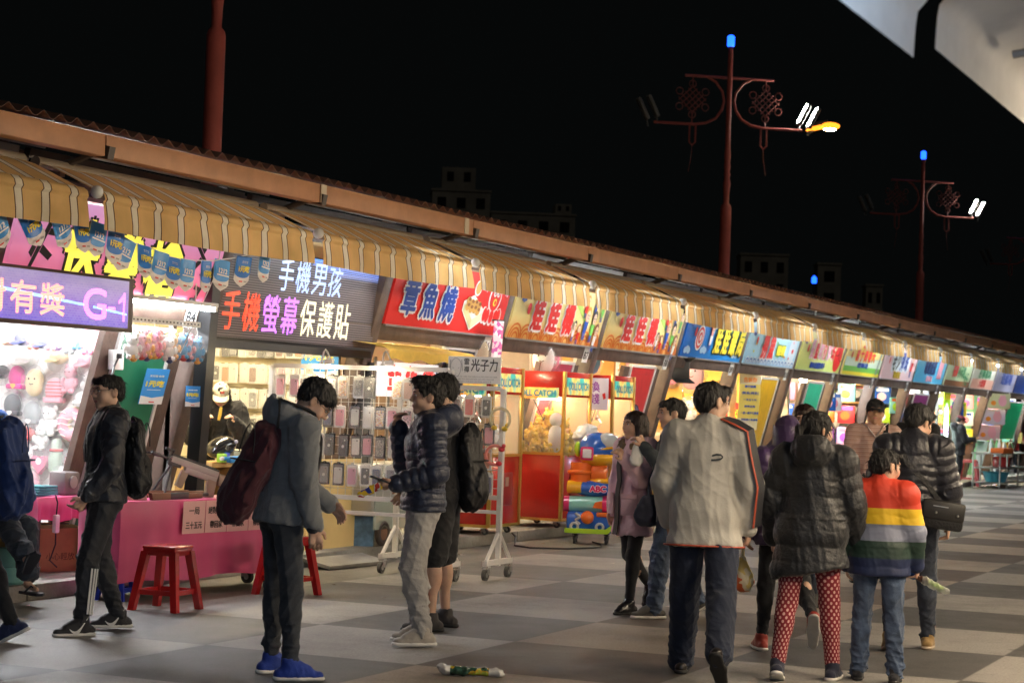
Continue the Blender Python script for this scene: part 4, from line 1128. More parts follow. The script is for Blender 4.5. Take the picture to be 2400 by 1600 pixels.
        return mesh_obj(name, v, q, mats or m, s.root, matidx)
    def trousers(s, m, ease=.012, end=.05, knee=0., ank=0., wr=.008, name='trousers', upto=None, seed=8, stack=True, waistup=.05):
        H, k, b = s.H, s.k, s.b; F = Field(); fl = (s.TM@V3(0, 1, 0), .74)
        F.cap(s.pel+V3(0, 0, waistup*H), s.pel, .118*k*b+ease*.5, .122*k*b+ease, .04, fl); 
        F.cap(s.leg[-1][0]*.9+s.leg[1][0]*.1, s.leg[1][0]*.9+s.leg[-1][0]*.1, .078*k*b+ease*.7, None, .04)
        for q in (-1, 1):
            hip, kn, an = s.leg[q][:3]
            if upto is not None: an2 = kn+(an-kn)*upto if upto > 0 else hip+(kn-hip)*(1+upto)
            else: an2 = an+(kn-an)*end
            F.ell(hip+V3(0, -.045*k, -.01), (.085*k*b, .07*k*b, .085*k), .05)
            if upto is not None and upto <= 0: F.cap(hip, an2, .088*k*b**.5+ease, .07*k+ease*1.2+knee, .03, None, 0.)
            else:
                F.cap(hip, kn, .088*k*b**.5+ease, .058*k+ease+knee, .03, None, 0.); F.cap(kn, an2, .058*k+ease+knee, .042*k+ease+ank, .03, None, float(np.linalg.norm(kn-hip)))
                c = kn+(an-kn)*.28; F.ell(c-V3(0, .012*k, 0), (.05*k+ease, .054*k+ease, .1*k), .03)
        if hasattr(s, 'hemz'): F.plane(V3(0, 0, 1), s.hemz[2]+.085, .02)
        g = folds(seed, wr, 16, (1, 1, .7)); g2 = folds(seed+4, wr*.7, 26, (.6, .6, 1.5)); top = s.leg[-1][1][2]
        Ltot = .48*H
        def disp(X, Y, Z, C):
            d = g(X, Y, Z)
            w_ = np.clip((C-.31*H)/(.15*H), 0, 1)+.6*np.exp(-((C-.245*H)/.05)**2)
            return d+g2(X, Y, Z)*(.4+1.8*w_ if stack else .4)
        v, q = F.mesh(s.vx*1.05, disp)
        return mesh_obj(name, v, q, m, s.root)
    def shoes(s, m, sole, hi=.0, L=1., flipflop=False, name='shoe', extra=None):
        k = s.k
        for q in (-1, 1):
            an = s.leg[q][2]; f, u = s.footdir(q), s.footup(q); r = np.cross(f, u)
            base = an-u*s.foot
            o = None
            if flipflop:
                mb = MB(m); P = [Vector(base+f*a*k+r*b_*k*q*-1) for a, b_ in ((-.07, -.03), (-.075, 0), (-.07, .03), (.0, .036), (.1, .048), (.165, .04), (.19, 0), (.16, -.038), (.1, -.045), (0, -.034))]
                A = [mb.v(p) for p in P]; B = [mb.v(Vector(p)+Vector(u)*.02) for p in P]; n = len(P)
                mb.face(A); mb.face(B[::-1]); [mb.face([A[i], A[(i+1)%n], B[(i+1)%n], B[i]]) for i in range(n)]
                mb.tube([base+f*.03*k+r*.045*k+u*.02, base+f*.07*k+u*.065*k+r*.02*k, base+f*.12*k+u*.03*k], .007, 5); mb.tube([base+f*.03*k-r*.045*k+u*.02, base+f*.07*k+u*.065*k-r*.02*k, base+f*.12*k+u*.03*k], .007, 5)
                mb.build('flip_flop', s.root); continue
            F = Field(); fl = (u, .8)
            F.cap(base+f*(-.052)*k+u*.035*k, base+f*.05*k+u*.036*k, .037*k, .042*k, .02); F.cap(base+f*.05*k+u*.030*k, base+f*(.155)*k*L+u*.026*k, .043*k, .034*k, .02, fl)
            F.cap(an-u*.02*k-f*.008, an+u*(.022+hi)*k-f*.008, .043*k, .043*k, .02); F.cap(an+u*.012*k+f*.01*k, base+f*.10*k+u*.055*k, .041*k, .030*k, .025)
            F.plane(-u, -(u@(base+u*.016*k)), .004)
            F.cap(an+u*(.055+hi)*k-f*.006, an+u*(.11+hi)*k-f*.006, .032*k, None, .006, None, None, 's')
            g = folds(int(q+5), .003, 40)
            v, qd = F.mesh(.0055, lambda X, Y, Z, C: g(X, Y, Z)); o = mesh_obj(name, v, qd, m, s.root)
            G_ = Field(); G_.cap(base+f*(-.056)*k+u*.012*k, base+f*.05*k+u*.012*k, .040*k, .043*k, .015, (u, .5)); G_.cap(base+f*.05*k+u*.012*k, base+f*.16*k*L+u*.012*k, .046*k, .037*k, .015, (u, .5))
            G_.plane(-u, -(u@base), .003); G_.plane(u, u@(base+u*.027*k), .003)
            v, qd = G_.mesh(.0055); mesh_obj('sole', v, qd, sole, o)
            if extra: extra(s, q, o, base, f, u, r, k)
    def to_world(s, p): return s.root.matrix_basis@Vector(p)
    def stick(s, pts, width, nrm_from, m, name, parent=None, th=.004, thing_=None):
        """a strap following the body: half-width along the cross of path and outward direction"""
        P = [np.array(p, float) for p in pts]; W, T = [], []
        for i, p in enumerate(P):
            t = unit(P[min(i+1, len(P)-1)]-P[max(i-1, 0)]); n = unit(p-np.array(nrm_from[i] if isinstance(nrm_from, list) else nrm_from, float)); n = unit(n-t*(n@t))
            W.append(Vector(np.cross(t, n)*width)); T.append(Vector(n*th))
        mb = MB(m); mb.ribbon([Vector(p) for p in P], W, T); return mb.build(name, parent if parent is not None else s.root)
    def hug(s, p, direction, start=.4):
        """march from outside onto the jacket surface"""
        F, disp = s.jf; d = unit(direction); t = start
        def ev(pt):
            X = np.array([[[pt[0]]]]); Y = np.array([[[pt[1]]]]); Z = np.array([[[pt[2]]]]); D = 9.
            for q in F.p:
                if q[8] != 'u': continue
                if q[0] == 'c':
                    A, B = q[1], q[2]; ba = B-A; l2 = max(ba@ba, 1e-9); tt = np.clip(((pt-A)@ba)/l2, 0, 1); dv = pt-A-tt*ba; sc = 1
                    if q[6] is not None: fn, ff = q[6]; dv = dv+fn*((1/ff-1)*(dv@fn)); sc = (1+ff)/2
                    dd = (np.linalg.norm(dv)-(q[3]+(q[4]-q[3])*tt))*sc
                else:
                    v_ = pt-q[1]
                    if q[3] is not None: v_ = q[3].T@v_
                    k0 = np.linalg.norm(v_/q[2]); dd = k0*(k0-1)/max(np.linalg.norm(v_/q[2]**2), 1e-6)
                h = np.clip(.5+.5*(D-dd)/q[5], 0, 1); D = D*(1-h)+dd*h-q[5]*h*(1-h)
            return D
        pt = np.array(p, float)+d*t
        for _ in range(60):
            e = ev(pt)
            if e < .002: break
            pt = pt-d*max(e*.7, .0015)
        return pt

def backpack(P, label, m, m2, w=.30, h=.42, d=.15, z=.14, dy=.0, group=None, strap=None, sag=0., flat_top=False):
    """worn on the back: follows the torso, straps over both shoulders"""
    t = thing('backpack', label, 'backpack', P.root.location, P.root.rotation_euler.z, group)
    H = P.H; c = P.up(0, -.075, z)+P.TM@V3(0, -.06-dy, 0)
    F = Field(); Q = P.TM
    top, bot = c+Q@V3(0, .02, h*.33), c+Q@V3(0, -.02-sag, -h*.33)
    F.cap(top, bot, w*.40, w*.47+sag*.2, .05, (Q@V3(0, 1, 0), d*1.05/(w*.9)), 0.)
    F.cap(top+Q@V3(-w*.22, 0, 0), bot+Q@V3(-w*.25, 0, 0), w*.24, w*.26, .05, (Q@V3(0, 1, 0), .55)); F.cap(top+Q@V3(w*.22, 0, 0), bot+Q@V3(w*.25, 0, 0), w*.24, w*.26, .05, (Q@V3(0, 1, 0), .55))
    F.cap(c+Q@V3(-w*.2, -d*.40-sag*.4, -h*.17), c+Q@V3(w*.2, -d*.40-sag*.4, -h*.17), h*.19, None, .03, (Q@V3(0, 1, 0), .42))
    g = folds(21, .030, 10, (1.5, 1, .35)); g2 = folds(22, .018, 30, (1.2, 1, .5))
    v, q = F.mesh(.009, lambda X, Y, Z, C: g(X, Y, Z)+g2(X, Y, Z))
    mesh_obj('bag', v, q, m, t)
    for sd in (-1, 1):
        mb = MB(m2)
        pts = []
        for (x_, z_, dr) in ((.058, .10, (0, 1, 0)), (.062, .16, (0, 1, .0)), (.064, .22, (0, 1, .25)), (.062, .27, (0, .55, 1)), (.06, .285, (0, 0, 1)), (.056, .265, (0, -.8, .6)), (.05, .235, (0, -1, .1))):
            base = P.up(sd*x_, 0, z_); pts.append(P.hug(base, P.TM@unit(dr), .3)+P.TM@unit(dr)*.006)
        ctr = [P.up(sd*.06, 0, .15+.02*i) if i < 3 else P.up(sd*.06, 0, .2) for i in range(7)]
        W, T = [], []
        for i, p in enumerate(pts):
            tt = unit(pts[min(i+1, 6)]-pts[max(i-1, 0)]); n = unit(p-ctr[i]); n = unit(n-tt*(n@tt)); W.append(Vector(np.cross(tt, n)*.028)); T.append(Vector(n*.012))
        mb.ribbon([Vector(p) for p in pts], W, T); mb.build('shoulder_strap', t)
    mb = MB(m2); mb.tube([c+Q@V3(-.03, .02, h*.5), c+Q@V3(-.02, .03, h*.56), c+Q@V3(.02, .03, h*.56), c+Q@V3(.03, .02, h*.5)], .009, 6); mb.build('grab_handle', t)
    for zz in (.08, -.30):
        mb = MB(m2); mb.tube([c+Q@V3(w*.44*math.sin(a), -(d*.50+sag*.45)*max(.12, math.cos(a))-.018, h*zz) for a in [R(-78+156*i/10) for i in range(11)]], .0045, 5); mb.build('seam', t)
    # zips
    mb = MB(m2); yq = -d*.52-.02
    mb.tube([c+Q@V3(w*.40*math.sin(a), yq*.55, h*.10+h*.40*math.cos(a)) for a in [R(-80+160*i/12) for i in range(13)]], .004, 5); mb.build('zip', t)
    return t
def cap_hat(P, m, mbrim, label, flip=False):
    t = thing('baseball_cap', label, 'cap', P.root.location, P.root.rotation_euler.z)
    F = Field(); hs = P.hs; Q = P.hm
    F.ell(P.hp(0, -.012, .052), np.array((.088, .105, .085))*hs, .01, Q)
    n = P.hm[:, 2]; F.plane(-n, -(n@P.hp(0, 0, .035)), .004)
    v, q = F.mesh(.006); mesh_obj('crown', v, q, m, t)
    mb = MB(mbrim, T=P.HM); N = 12; top, botv = [], []
    rows = []
    for j in range(5):
        rr = j/4; rows.append([(math.sin(a)*(.082+.004*rr), .035+.06*math.cos(a)*1.0+rr*.075*max(0, math.cos(a))**.6, .042-.022*rr**1.4-.018*abs(math.sin(a))**2*rr) for a in [R(-78+156*i/N) for i in range(N+1)]])
    VV = [[mb.v(p) for p in r_] for r_ in rows]; V2 = [[mb.v((p[0], p[1], p[2]-.005)) for p in r_] for r_ in rows]
    for j in range(4):
        for i in range(N): mb.face([VV[j][i], VV[j][i+1], VV[j+1][i+1], VV[j+1][i]]); mb.face([V2[j][i], V2[j+1][i], V2[j+1][i+1], V2[j][i+1]])
    for i in range(N): mb.face([VV[4][i], VV[4][i+1], V2[4][i+1], V2[4][i]])
    mb.build('brim', t)
    mb = MB(mbrim, T=P.HM); mb.ball((0, -.012, .137), .008, u=8, v=5); mb.build('button', t)
    return t
# ======================= THE CROWD =======================
AWAY, LEFT, RIGHT, TOWARD = 24, 114, -66, 204
denim = cloth('dark denim', (.022, .030, .050), var=.3, vs=14); denim2 = cloth('worn denim', (.055, .085, .15), var=.45, vs=10); denim3 = cloth('slate trousers', (.028, .034, .045), var=.2)
navytr = cloth('navy trousers', (.010, .017, .040), var=.15); blacktr = cloth('black leggings', (.009, .010, .014), var=.15)
greysweat = cloth('grey sweatpants', (.36, .35, .34), var=.08, bs=140)
sole_w = M('white sole', (.72, .70, .66), .6, var=.1, vs=30); sole_k = M('dark sole', (.02, .02, .02), .7); sole_t = M('tan sole', (.42, .33, .24), .6)
tr_white = M('white trim', (.78, .77, .75), .5); black_nyl = M('black nylon', (.010, .010, .012), .55, bump=.3, bs=60, var=.2, vs=8)
metal_m = M('steel', (.6, .6, .6), .3, .9)

def swoosh(s, q, o, base, f, u, r, k, m=tr_white):
    """the pale curved tick on the side of a shoe"""
    for sd in (-1, 1):
        out = r*sd; mb = MB(m); P = []
        for i in range(9):
            t = i/8; a = -.035+.13*t; zz = .045+.045*(t-.18)**2*3-.028*math.sin(math.pi*min(1, t*1.4))*.8
            P.append(base-f*(a-.06)*k*1.0+u*(zz)*k+out*(.0465-.012*abs(t-.5))*k)
        W = [Vector(u*.012*math.sin(math.pi*(.06+.9*i/8))*k*(1 if i < 5 else .7)) for i in range(9)]
        mb.ribbon([Vector(p) for p in P], W, [Vector(out*.003)]*9); mb.build('shoe_mark', o)

# --- student in a black jacket, far left ---
P = Person('young man in a black jacket with glasses, looking left beside the pink draped table', 10.70, 7.60, LEFT+24, 1.70, legs=((16, 5, 12, 8), (-2, 4, 20, 5)),
           arms=(((-.22, .12, -1), (.12, .55, -.75), None, (.6, .2, .3), 60), ((.28, -.02, -1), (-.25, .45, -.85), None, None, 70)), head=(16, 0, 4), lean=-2, vx=.0066)
P.body(); P.face(True); P.hair('short', seed=2)
jk = P.jacket(cloth('black wind jacket', (.012, .014, .022), .38, var=.3), th=.034, hem=-.045, flare=.014, wr=.019, fold=11, sl=1.15, collar=.045, colr=.068)
P.trousers(cloth('black track trousers', (.012, .014, .020), .6), ease=.014, end=.03, wr=.010)
# three pale stripes down the outer calf and thigh
for sd in (-1,):
    hip, kn, an = P.leg[sd][:3]
    for j in (-1, 0, 1):
        pts = []
        for t in (.12, .3, .5, .7, .84):
            c = kn+(an-kn)*t; ax_ = unit(an-kn); out = unit(V3(-.85, -.45+.0, 0)); tang = unit(np.cross(ax_, out)); rad = (.058+.014-(.016+.0)*t)*1.0
            ang = R(j*16); d_ = out*math.cos(ang)+tang*math.sin(ang); pts.append(c+d_*(rad+.008))
        P.stick(pts, .0062, [kn+(an-kn)*t for t in (.12, .3, .5, .7, .84)], tr_white, 'stripe', th=.004)
mb = MB(tr_white)
P.shoes(cloth('black runner', (.014, .014, .018), .6), sole_w, extra=swoosh)
backpack(P, 'black backpack worn by the young man with glasses', black_nyl, black_nyl, .30, .45, .17, .13, .0)
STUD = P

# --- hoodie boy looking down ---
P = Person('young man in a grey hoodie bowing his head, seen from behind with a maroon backpack', 9.66, 5.66, -42, 1.72, legs=((2, 4, 2, 12), (4, 5, 5, 10)),
           arms=(((-.15, .25, -1), (.25, .60, -.50), None, (.5, -.1, -.5), 35), ((.15, -.02, -1), (.05, .20, -1), None, None, 32)), head=(-16, 44, 0), lean=9, vx=.0066)
P.body(); P.face(True); P.hair('mop', seed=4, amp=.007)
hood_m = cloth('grey hoodie', (.17, .18, .19), .95, .35, 260, .10, 12, .4)
P.jacket(hood_m, th=.032, hem=-.06, flare=.01, wr=.015, fold=10, hood='down', sl=1.12, cuff=.02, collar=.02, colr=.085)
rib = cloth('dark ribbed knit', (.022, .026, .034), .95)
for q in (-1, 1):
    e, w_ = P.arm[q][1:3]; F = Field(); F.cap(w_-(w_-e)*.17, w_-(w_-e)*.0, .047, .042, .02); v, qd = F.mesh(.008, folds(q+3, .006, 40)); mesh_obj('cuff', v, qd, rib, P.root)
P.trousers(denim3, ease=.006, end=.03, wr=.010)
P.shoes(cloth('royal blue knit shoe', (.012, .045, .32), .8), sole_w)
backpack(P, 'maroon backpack sagging on the back of the young man in the grey hoodie', cloth('maroon cloth', (.075, .014, .022), .85, var=.25), cloth('black strap', (.012, .012, .014)), .34, .50, .20, .10, .01, sag=.05)

# --- shorts boy behind the puffer jacket ---
P = Person('young man in black shorts, hidden behind the navy puffer', 12.36, 5.98, LEFT-6, 1.77, legs=((4, 4, 4, 10), (0, 4, 4, 8)), arms=(((-.15, .2, -1), (.1, .6, -.7)), ((.15, .1, -1), (0, .4, -1))), head=(4, 8, 0), vx=.0075)
P.body(); P.hair('mop', seed=9); P.face()
P.jacket(cloth('black hooded jacket', (.012, .012, .015), .8), th=.03, hem=-.05)
P.trousers(cloth('black shorts', (.012, .012, .014)), ease=.03, upto=-.05, wr=.01)
P.shoes(cloth('dark grey shoe', (.05, .045, .045)), sole_k)
backpack(P, 'large black backpack on the young man in shorts', black_nyl, black_nyl, .34, .52, .20, .085, .0)

# --- navy puffer boy with raised hand ---
P = Person('young man in a navy puffer jacket and grey sweatpants, one hand raised to his mouth', 11.50, 5.70, LEFT+8, 1.73, legs=((10, 4, 22, 6), (4, 4, 12, 10)),
           arms=(((-.16, -.10, -1), (.10, .95, -.28), None, (.5, .0, .8), 55), ((.10, .42, -.92), (-.22, .28, 1), (-.2, .1, 1), (-.6, -.6, 0), 55)), head=(2, -3, 0), lean=-2, vx=.0066)
P.body(); P.face(); P.hair('crop', seed=5, amp=.006); 
F = Field(); F.ell(P.hp(0, .03, .105), np.array((.078, .085, .042))*P.hs, .02, P.hm); g = folds(3, .009, 60); v, q = F.mesh(.0055, g); o = P.strands(v, q, hair_m, 7, 'crop'); o.name = 'hair_top'
puffm = cloth('navy puffer nylon', (.014, .021, .048), .42, .25, 90, .25)
P.jacket(puffm, th=.036, hem=-.05, wr=.010, puff=(.012, .058), hood='down', collar=.03, sl=1.1, flare=.006)
P.trousers(greysweat, ease=.02, end=.06, wr=.013, ank=.004, waistup=.03)
P.shoes(cloth('beige suede shoe', (.42, .38, .33), .8), sole_w)
NAVY = P
wr = P.arm[-1][2]+P.arm[-1][3]*.09
t = thing('snack_pack', 'yellow and blue snack packet held by the young man in the navy puffer jacket', 'snack', P.root.location, P.root.rotation_euler.z)
F = Field(); F.cap(wr+V3(.0, .03, .0), wr+V3(.02, .13, -.05), .036, .03, .02, (V3(.8, 0, .6), .5)); g = folds(5, .010, 40); v, q = F.mesh(.006, g)
def packmat():
    m, nt, b = newmat('snack foil', .25)
    tc = nt.nodes.new('ShaderNodeTexCoord'); n = nt.nodes.new('ShaderNodeTexNoise'); n.inputs['Scale'].default_value = 14
    nt.links.new(tc.outputs['Object'], n.inputs['Vector'])
    nt.links.new(ramp(nt, n.outputs[0], [(0, (.03, .06, .4)), (.42, (.8, .55, .03)), (.56, (.75, .72, .68)), (.62, (.5, .05, .03))]), b.inputs['Base Color']); return m
foil = packmat(); mesh_obj('packet', v, q, foil, t)
t2 = thing('phone', 'black phone in the lower hand of the young man in the navy puffer jacket', 'phone', P.root.location, P.root.rotation_euler.z)
mb = MB(black_m); mb.box(wr+V3(.0, .02, .045), (.08, .14, .012), bev=.004, rot=RX(.3)); mb.build('phone_body', t2); mb = MB(M('screen glass', (.02, .025, .03), .1)); mb.box(wr+V3(.0, .018, .0525), (.07, .125, .002), rot=RX(.3)); mb.build('screen', t2)
wl = P.arm[-1][2]+P.arm[-1][3]*.10

# --- woman in the pink parka ---
P = Person('woman in a pink parka with a fur trimmed hood and raised arm', 14.40, 5.34, LEFT+38, 1.56, legs=((12, 3, 6, 6), (-10, 3, 34, 4)),
           arms=(((-.25, .45, -.8), (-.05, .75, .62), (.1, .7, .7), (.7, 0, -.3), 60), ((.16, .0, -1), (.05, .15, -1), None, None, 35)), head=(-10, -4, 0), vx=.0075, build=.85)
P.body(); P.face(); P.hair('long', hairb_m, 6, .005)
pinkm = cloth('pink parka', (.90, .60, .67), .7, .25, 120, .08)
P.jacket(pinkm, th=.04, hem=-.17, flare=.03, wr=.017, fold=11, collar=.03, sl=1.15, name='parka')
F = Field(); n_ = P.neck
pts = [n_+P.TM@V3(.11*math.sin(a), -.03-.085*math.cos(a)+.03, .015-.05*max(0, -math.cos(a))) for a in [R(-150+300*i/12) for i in range(13)]]
F.chain(pts, [.036]*13, .02); g = folds(11, .022, 70); v, q = F.mesh(.006, g); mesh_obj('fur_trim', v, q, cloth('tan fur', (.30, .21, .13), .95, .6, 120, .4, 30), P.root)
zp = [P.hug(P.up(.0, 0, z), P.TM@V3(.22, 1, 0), .4)+P.TM@V3(.002, .006, 0) for z in (-.165, -.1, -.04, .03, .1, .17, .24)]
P.stick(zp, .034, [P.up(0, 0, z) for z in (-.165, -.1, -.04, .03, .1, .17, .24)], cloth('dark placket', (.03, .02, .02)), 'placket', th=.008)
mb = MB(pinkm)
for sx in (-.5, .75):
    c = P.hug(P.up(.02*sx, 0, -.02), P.TM@unit((sx, .8, 0)), .4); mb = MB(pinkm); nn = unit(P.TM@V3(sx, .8, 0)); Q = Matrix((Vector(np.cross(nn, V3(0, 0, 1)*-1)), Vector(nn), Vector((0, 0, 1)))).transposed(); mb.box(c, (.13, .03, .15), bev=.012, rot=Q); mb.box(c+V3(0, 0, .07)+nn*.008, (.135, .03, .04), bev=.01, rot=Q); mb.build('pocket', P.root)
P.trousers(blacktr, ease=.0, end=.10, wr=.004)
P.shoes(M('black patent flat', (.012, .012, .015), .25), sole_k, L=.9)
PINK = P
t = thing('handbag', 'navy handbag on the near arm of the woman in the pink parka', 'handbag', P.root.location, P.root.rotation_euler.z)
c = P.up(-.20, .05, -.02); bagm = cloth('navy bag', (.012, .016, .045), .7)
F = Field(); F.cap(c+V3(0, -.10, -.06), c+V3(0, .10, -.06), .085, None, .04, (V3(1, 0, 0), .6)); F.cap(c+V3(0, -.06, .03), c+V3(0, .06, .03), .07, None, .04, (V3(1, 0, 0), .5)); v, q = F.mesh(.008, folds(4, .01, 20)); mesh_obj('bag', v, q, bagm, t)
mb = MB(bagm); mb.tube([c+V3(-.02, -.07, .08), c+V3(-.01, -.05, .22), c+V3(0, 0, .31), c+V3(-.01, .05, .22), c+V3(-.02, .07, .08)], .009, 6); mb.build('handle', t)
mb = MB(metal_m); mb.tube([c+V3(-.075, .03, .02), c+V3(-.09, .03, -.03), c+V3(-.085, .035, -.10)], [.008, .012, .005], 6); mb.build('charm', t)

# --- man in jeans behind the grey jacket ---
P = Person('man in dark clothes and jeans facing left, half hidden behind the grey jacket', 14.26, 4.98, LEFT+6, 1.68, legs=((14, 3, 10, 10), (-10, 3, 18, 6)),
           arms=(((-.2, .4, -1), (.25, .6, .75), (.2, .5, .8), (.5, .2, -.4), 70), ((.15, .05, -1), (.05, .3, -1))), head=(4, 2, 0), vx=.0075)
P.body(); P.face(); P.hair('short', seed=12)
P.jacket(cloth('dark teal jacket', (.018, .026, .034), .7), th=.03, hem=-.05, wr=.013)
P.trousers(denim2, ease=.018, end=.02, wr=.012, ank=.012)
P.shoes(cloth('grey canvas shoe', (.10, .095, .09)), sole_w)
h_ = P.arm[-1][2]+P.arm[-1][3]*.07
t = thing('paper_cup', 'white paper bag held up by the man half hidden behind the grey jacket', 'paper bag', P.root.location, P.root.rotation_euler.z)
F = Field(); F.cap(h_+V3(.0, .02, -.16), h_+V3(0, .01, -.03), .055, .035, .02, (V3(1, 0, 0), .6)); v, q = F.mesh(.007, folds(3, .008, 30)); mesh_obj('bag', v, q, M('white paper', (.75, .74, .72), .8), t)
t.name = 'paper_bag'

# --- big man in the pale grey jacket, walking away ---
P = Person('tall man in a pale grey jacket with a black sleeve stripe, walking away', 11.20, 3.70, AWAY-10, 1.77, legs=((12, 2, 3, 4), (-20, 3, 20, 4)),
           arms=(((-.22, .15, -1), (.05, .45, -.8), None, None, 45), ((.24, -.10, -1), (-.02, .30, -1), None, None, 50)), head=(-50, 2, 0), lean=3, vx=.0066, build=1.04)
P.body(); P.face(); P.hair('short', seed=15, amp=.005)
greyj = cloth('pale grey nylon', (.52, .50, .45), .5, .08, 90, .07)
P.jacket(greyj, th=.032, hem=-.115, flare=.022, wr=.013, fold=7, fst=(1.3, 1.3, .28), sl=1.2, collar=.04, colr=.075)
a, e, w_ = P.arm[1][:3]
blk = cloth('black band', (.014, .015, .02), .55); pip = M('red piping', (.55, .10, .05), .6)
path = [P.up(.045, -.0, .285), P.up(.075, -.01, .27), a+V3(.0, 0, 0), a+(e-a)*.3, a+(e-a)*.65, e, e+(w_-e)*.35, e+(w_-e)*.7, e+(w_-e)*.93]
dirs = [V3(.3, -.55, 1), V3(.45, -.7, .75), V3(.75, -.75, .35), V3(.8, -.75, .05), V3(.8, -.75, 0), V3(.8, -.75, 0), V3(.8, -.75, 0), V3(.8, -.75, 0), V3(.8, -.75, 0)]
out = [P.hug(p, d, .25)+unit(d)*.006 for p, d in zip(path, dirs)]
ctr = [p for p in path]
P.stick(out, .026, ctr, blk, 'sleeve_band', th=.006)
side_ = [unit(np.cross(unit(out[min(i+1, 8)]-out[max(i-1, 0)]), unit(out[i]-ctr[i]))) for i in range(9)]
P.stick([o+s_*.031 for o, s_ in zip(out, side_)], .005, ctr, pip, 'piping', th=.008)
ring = []
for i in range(25):
    an_ = 2*math.pi*i/24; d = P.TM@V3(math.sin(an_), -math.cos(an_), 0); ring.append(P.hug(P.pel+P.TM@V3(0, 0, -.109*P.H), d, .45)+d*.002)
mb = MB(pip); mb.tube(ring, .0055, 5); mb.build('hem_piping', P.root)
c = P.hug(P.up(.035, 0, .18), P.TM@V3(.05, -1, 0), .4); mb = MB(M('dark emblem', (.05, .06, .07), .6)); rgt = P.TM@V3(1, 0, 0)
mb.ribbon([Vector(c+rgt*x_+V3(0, 0, z_)) for x_, z_ in ((-.035, -.012), (-.01, -.010), (.02, -.004), (.033, .008), (.02, .02), (-.005, .022), (-.03, .014))], Vector(V3(0, 0, .0055)), Vector(P.TM@V3(0, -.006, 0))); mb.build('emblem', P.root)
P.hemz = P.hemz-V3(0, 0, .055); P.trousers(navytr, ease=.022, end=.0, wr=.008, ank=.018, knee=.008)
P.shoes(M('brown black leather', (.018, .014, .012), .3), sole_k)

# --- woman with the purple hood, behind ---
P = Person('woman in a purple hooded puffer jacket, seen from behind', 12.75, 3.66, AWAY+4, 1.55, legs=((6, 3, 4, 4), (-16, 3, 42, 2)), arms=(((-.25, .02, -1), (-.05, .2, -1)), ((.2, .05, -1), (0, .3, -1))), head=(0, 4, 0), vx=.008)
P.body(); P.hair('short', seed=3)
P.jacket(cloth('purple nylon', (.055, .028, .095), .42, .25, 70, .25), th=.036, hem=-.10, flare=.01, puff=(.008, .07), hood='up', collar=.03, sl=1.12)
P.trousers(blacktr, ease=.004, end=.06)
P.shoes(M('red black trainer', (.30, .03, .02), .5), sole_w)
PURP = P
t = thing('carrier_bag', 'yellow and orange plastic bag hanging beside the black puffer coat', 'plastic bag', (0, 0, 0))
wp = P.to_world(P.arm[-1][2]+V3(-.02, .05, -.10)); F = Field(); wv = np.array(wp)
F.cap(wv+V3(0, 0, -.22), wv+V3(0, 0, -.08), .085, .03, .04, (V3(math.cos(R(24)), math.sin(R(24)), 0), .6)); v, q = F.mesh(.008, folds(7, .014, 22))
def bagmat():
    m, nt, b = newmat('patterned plastic', .35); tc = nt.nodes.new('ShaderNodeTexCoord'); n = nt.nodes.new('ShaderNodeTexNoise'); n.inputs['Scale'].default_value = 7
    nt.links.new(tc.outputs['Object'], n.inputs['Vector']); nt.links.new(ramp(nt, n.outputs[0], [(0, (.65, .5, .16)), (.45, (.7, .62, .45)), (.56, (.6, .12, .03)), (.66, (.7, .55, .2))]), b.inputs['Base Color']); return m
mesh_obj('bag', v, q, bagmat(), t); mb = MB(M('bag handle', (.7, .6, .35), .4)); mb.tube([wv+V3(.0, 0, -.07), wv+V3(0, 0, 0)], .012, 5); mb.build('handle', t)

# --- woman in black puffer coat and red dotted leggings ---
def dots_mat(P):
    m, nt, b = newmat('red dotted cotton', .85)
    at = nt.nodes.new('ShaderNodeAttribute'); at.attribute_name = 'legco'; sp = nt.nodes.new('ShaderNodeSeparateXYZ'); nt.links.new(at.outputs['Vector'], sp.inputs[0])
    def lat(off):
        u = math_(nt, 'SUBTRACT', math_(nt, 'FRACT', math_(nt, 'ADD', math_(nt, 'MULTIPLY', sp.outputs[0], 30), off)), .5); v = math_(nt, 'SUBTRACT', math_(nt, 'FRACT', math_(nt, 'ADD', math_(nt, 'MULTIPLY', sp.outputs[1], 23), off)), .5)
        return math_(nt, 'LESS_THAN', math_(nt, 'ADD', math_(nt, 'MULTIPLY', u, u), math_(nt, 'MULTIPLY', v, v)), .042)
    f = math_(nt, 'MAXIMUM', lat(0.), lat(.5))
    nt.links.new(mixc(nt, f, (.20, .010, .022), (.62, .36, .33)), b.inputs['Base Color']); return m
P = Person('woman with a ponytail in a black puffer coat and red dotted leggings', 11.50, 3.14, AWAY-16, 1.60, legs=((-8, 5, 8, 4), (6, 4, 4, 6)), arms=(((-.3, .12, -1), (.0, .45, -.9)), ((.25, .12, -1), (.05, .45, -.95))), head=(-44, 3, 0), lean=3, vx=.0066, build=1.1)
P.body(); P.face(True); P.hair('pony', seed=6)
P.jacket(cloth('black puffer', (.011, .012, .015), .5, .25, 70, .25), th=.042, hem=-.16, flare=.026, puff=(.008, .095), wr=.016, hood='down', collar=.035, sl=1.12, hemtilt=-.22)
P.hemz = P.hemz+V3(0, 0, .25); tr = P.trousers(dots_mat(P), ease=.006, end=.08, wr=.004, stack=False)
co = np.zeros(len(tr.data.vertices)*3); tr.data.vertices.foreach_get('co', co); co = co.reshape(-1, 3); lc = np.zeros_like(co)
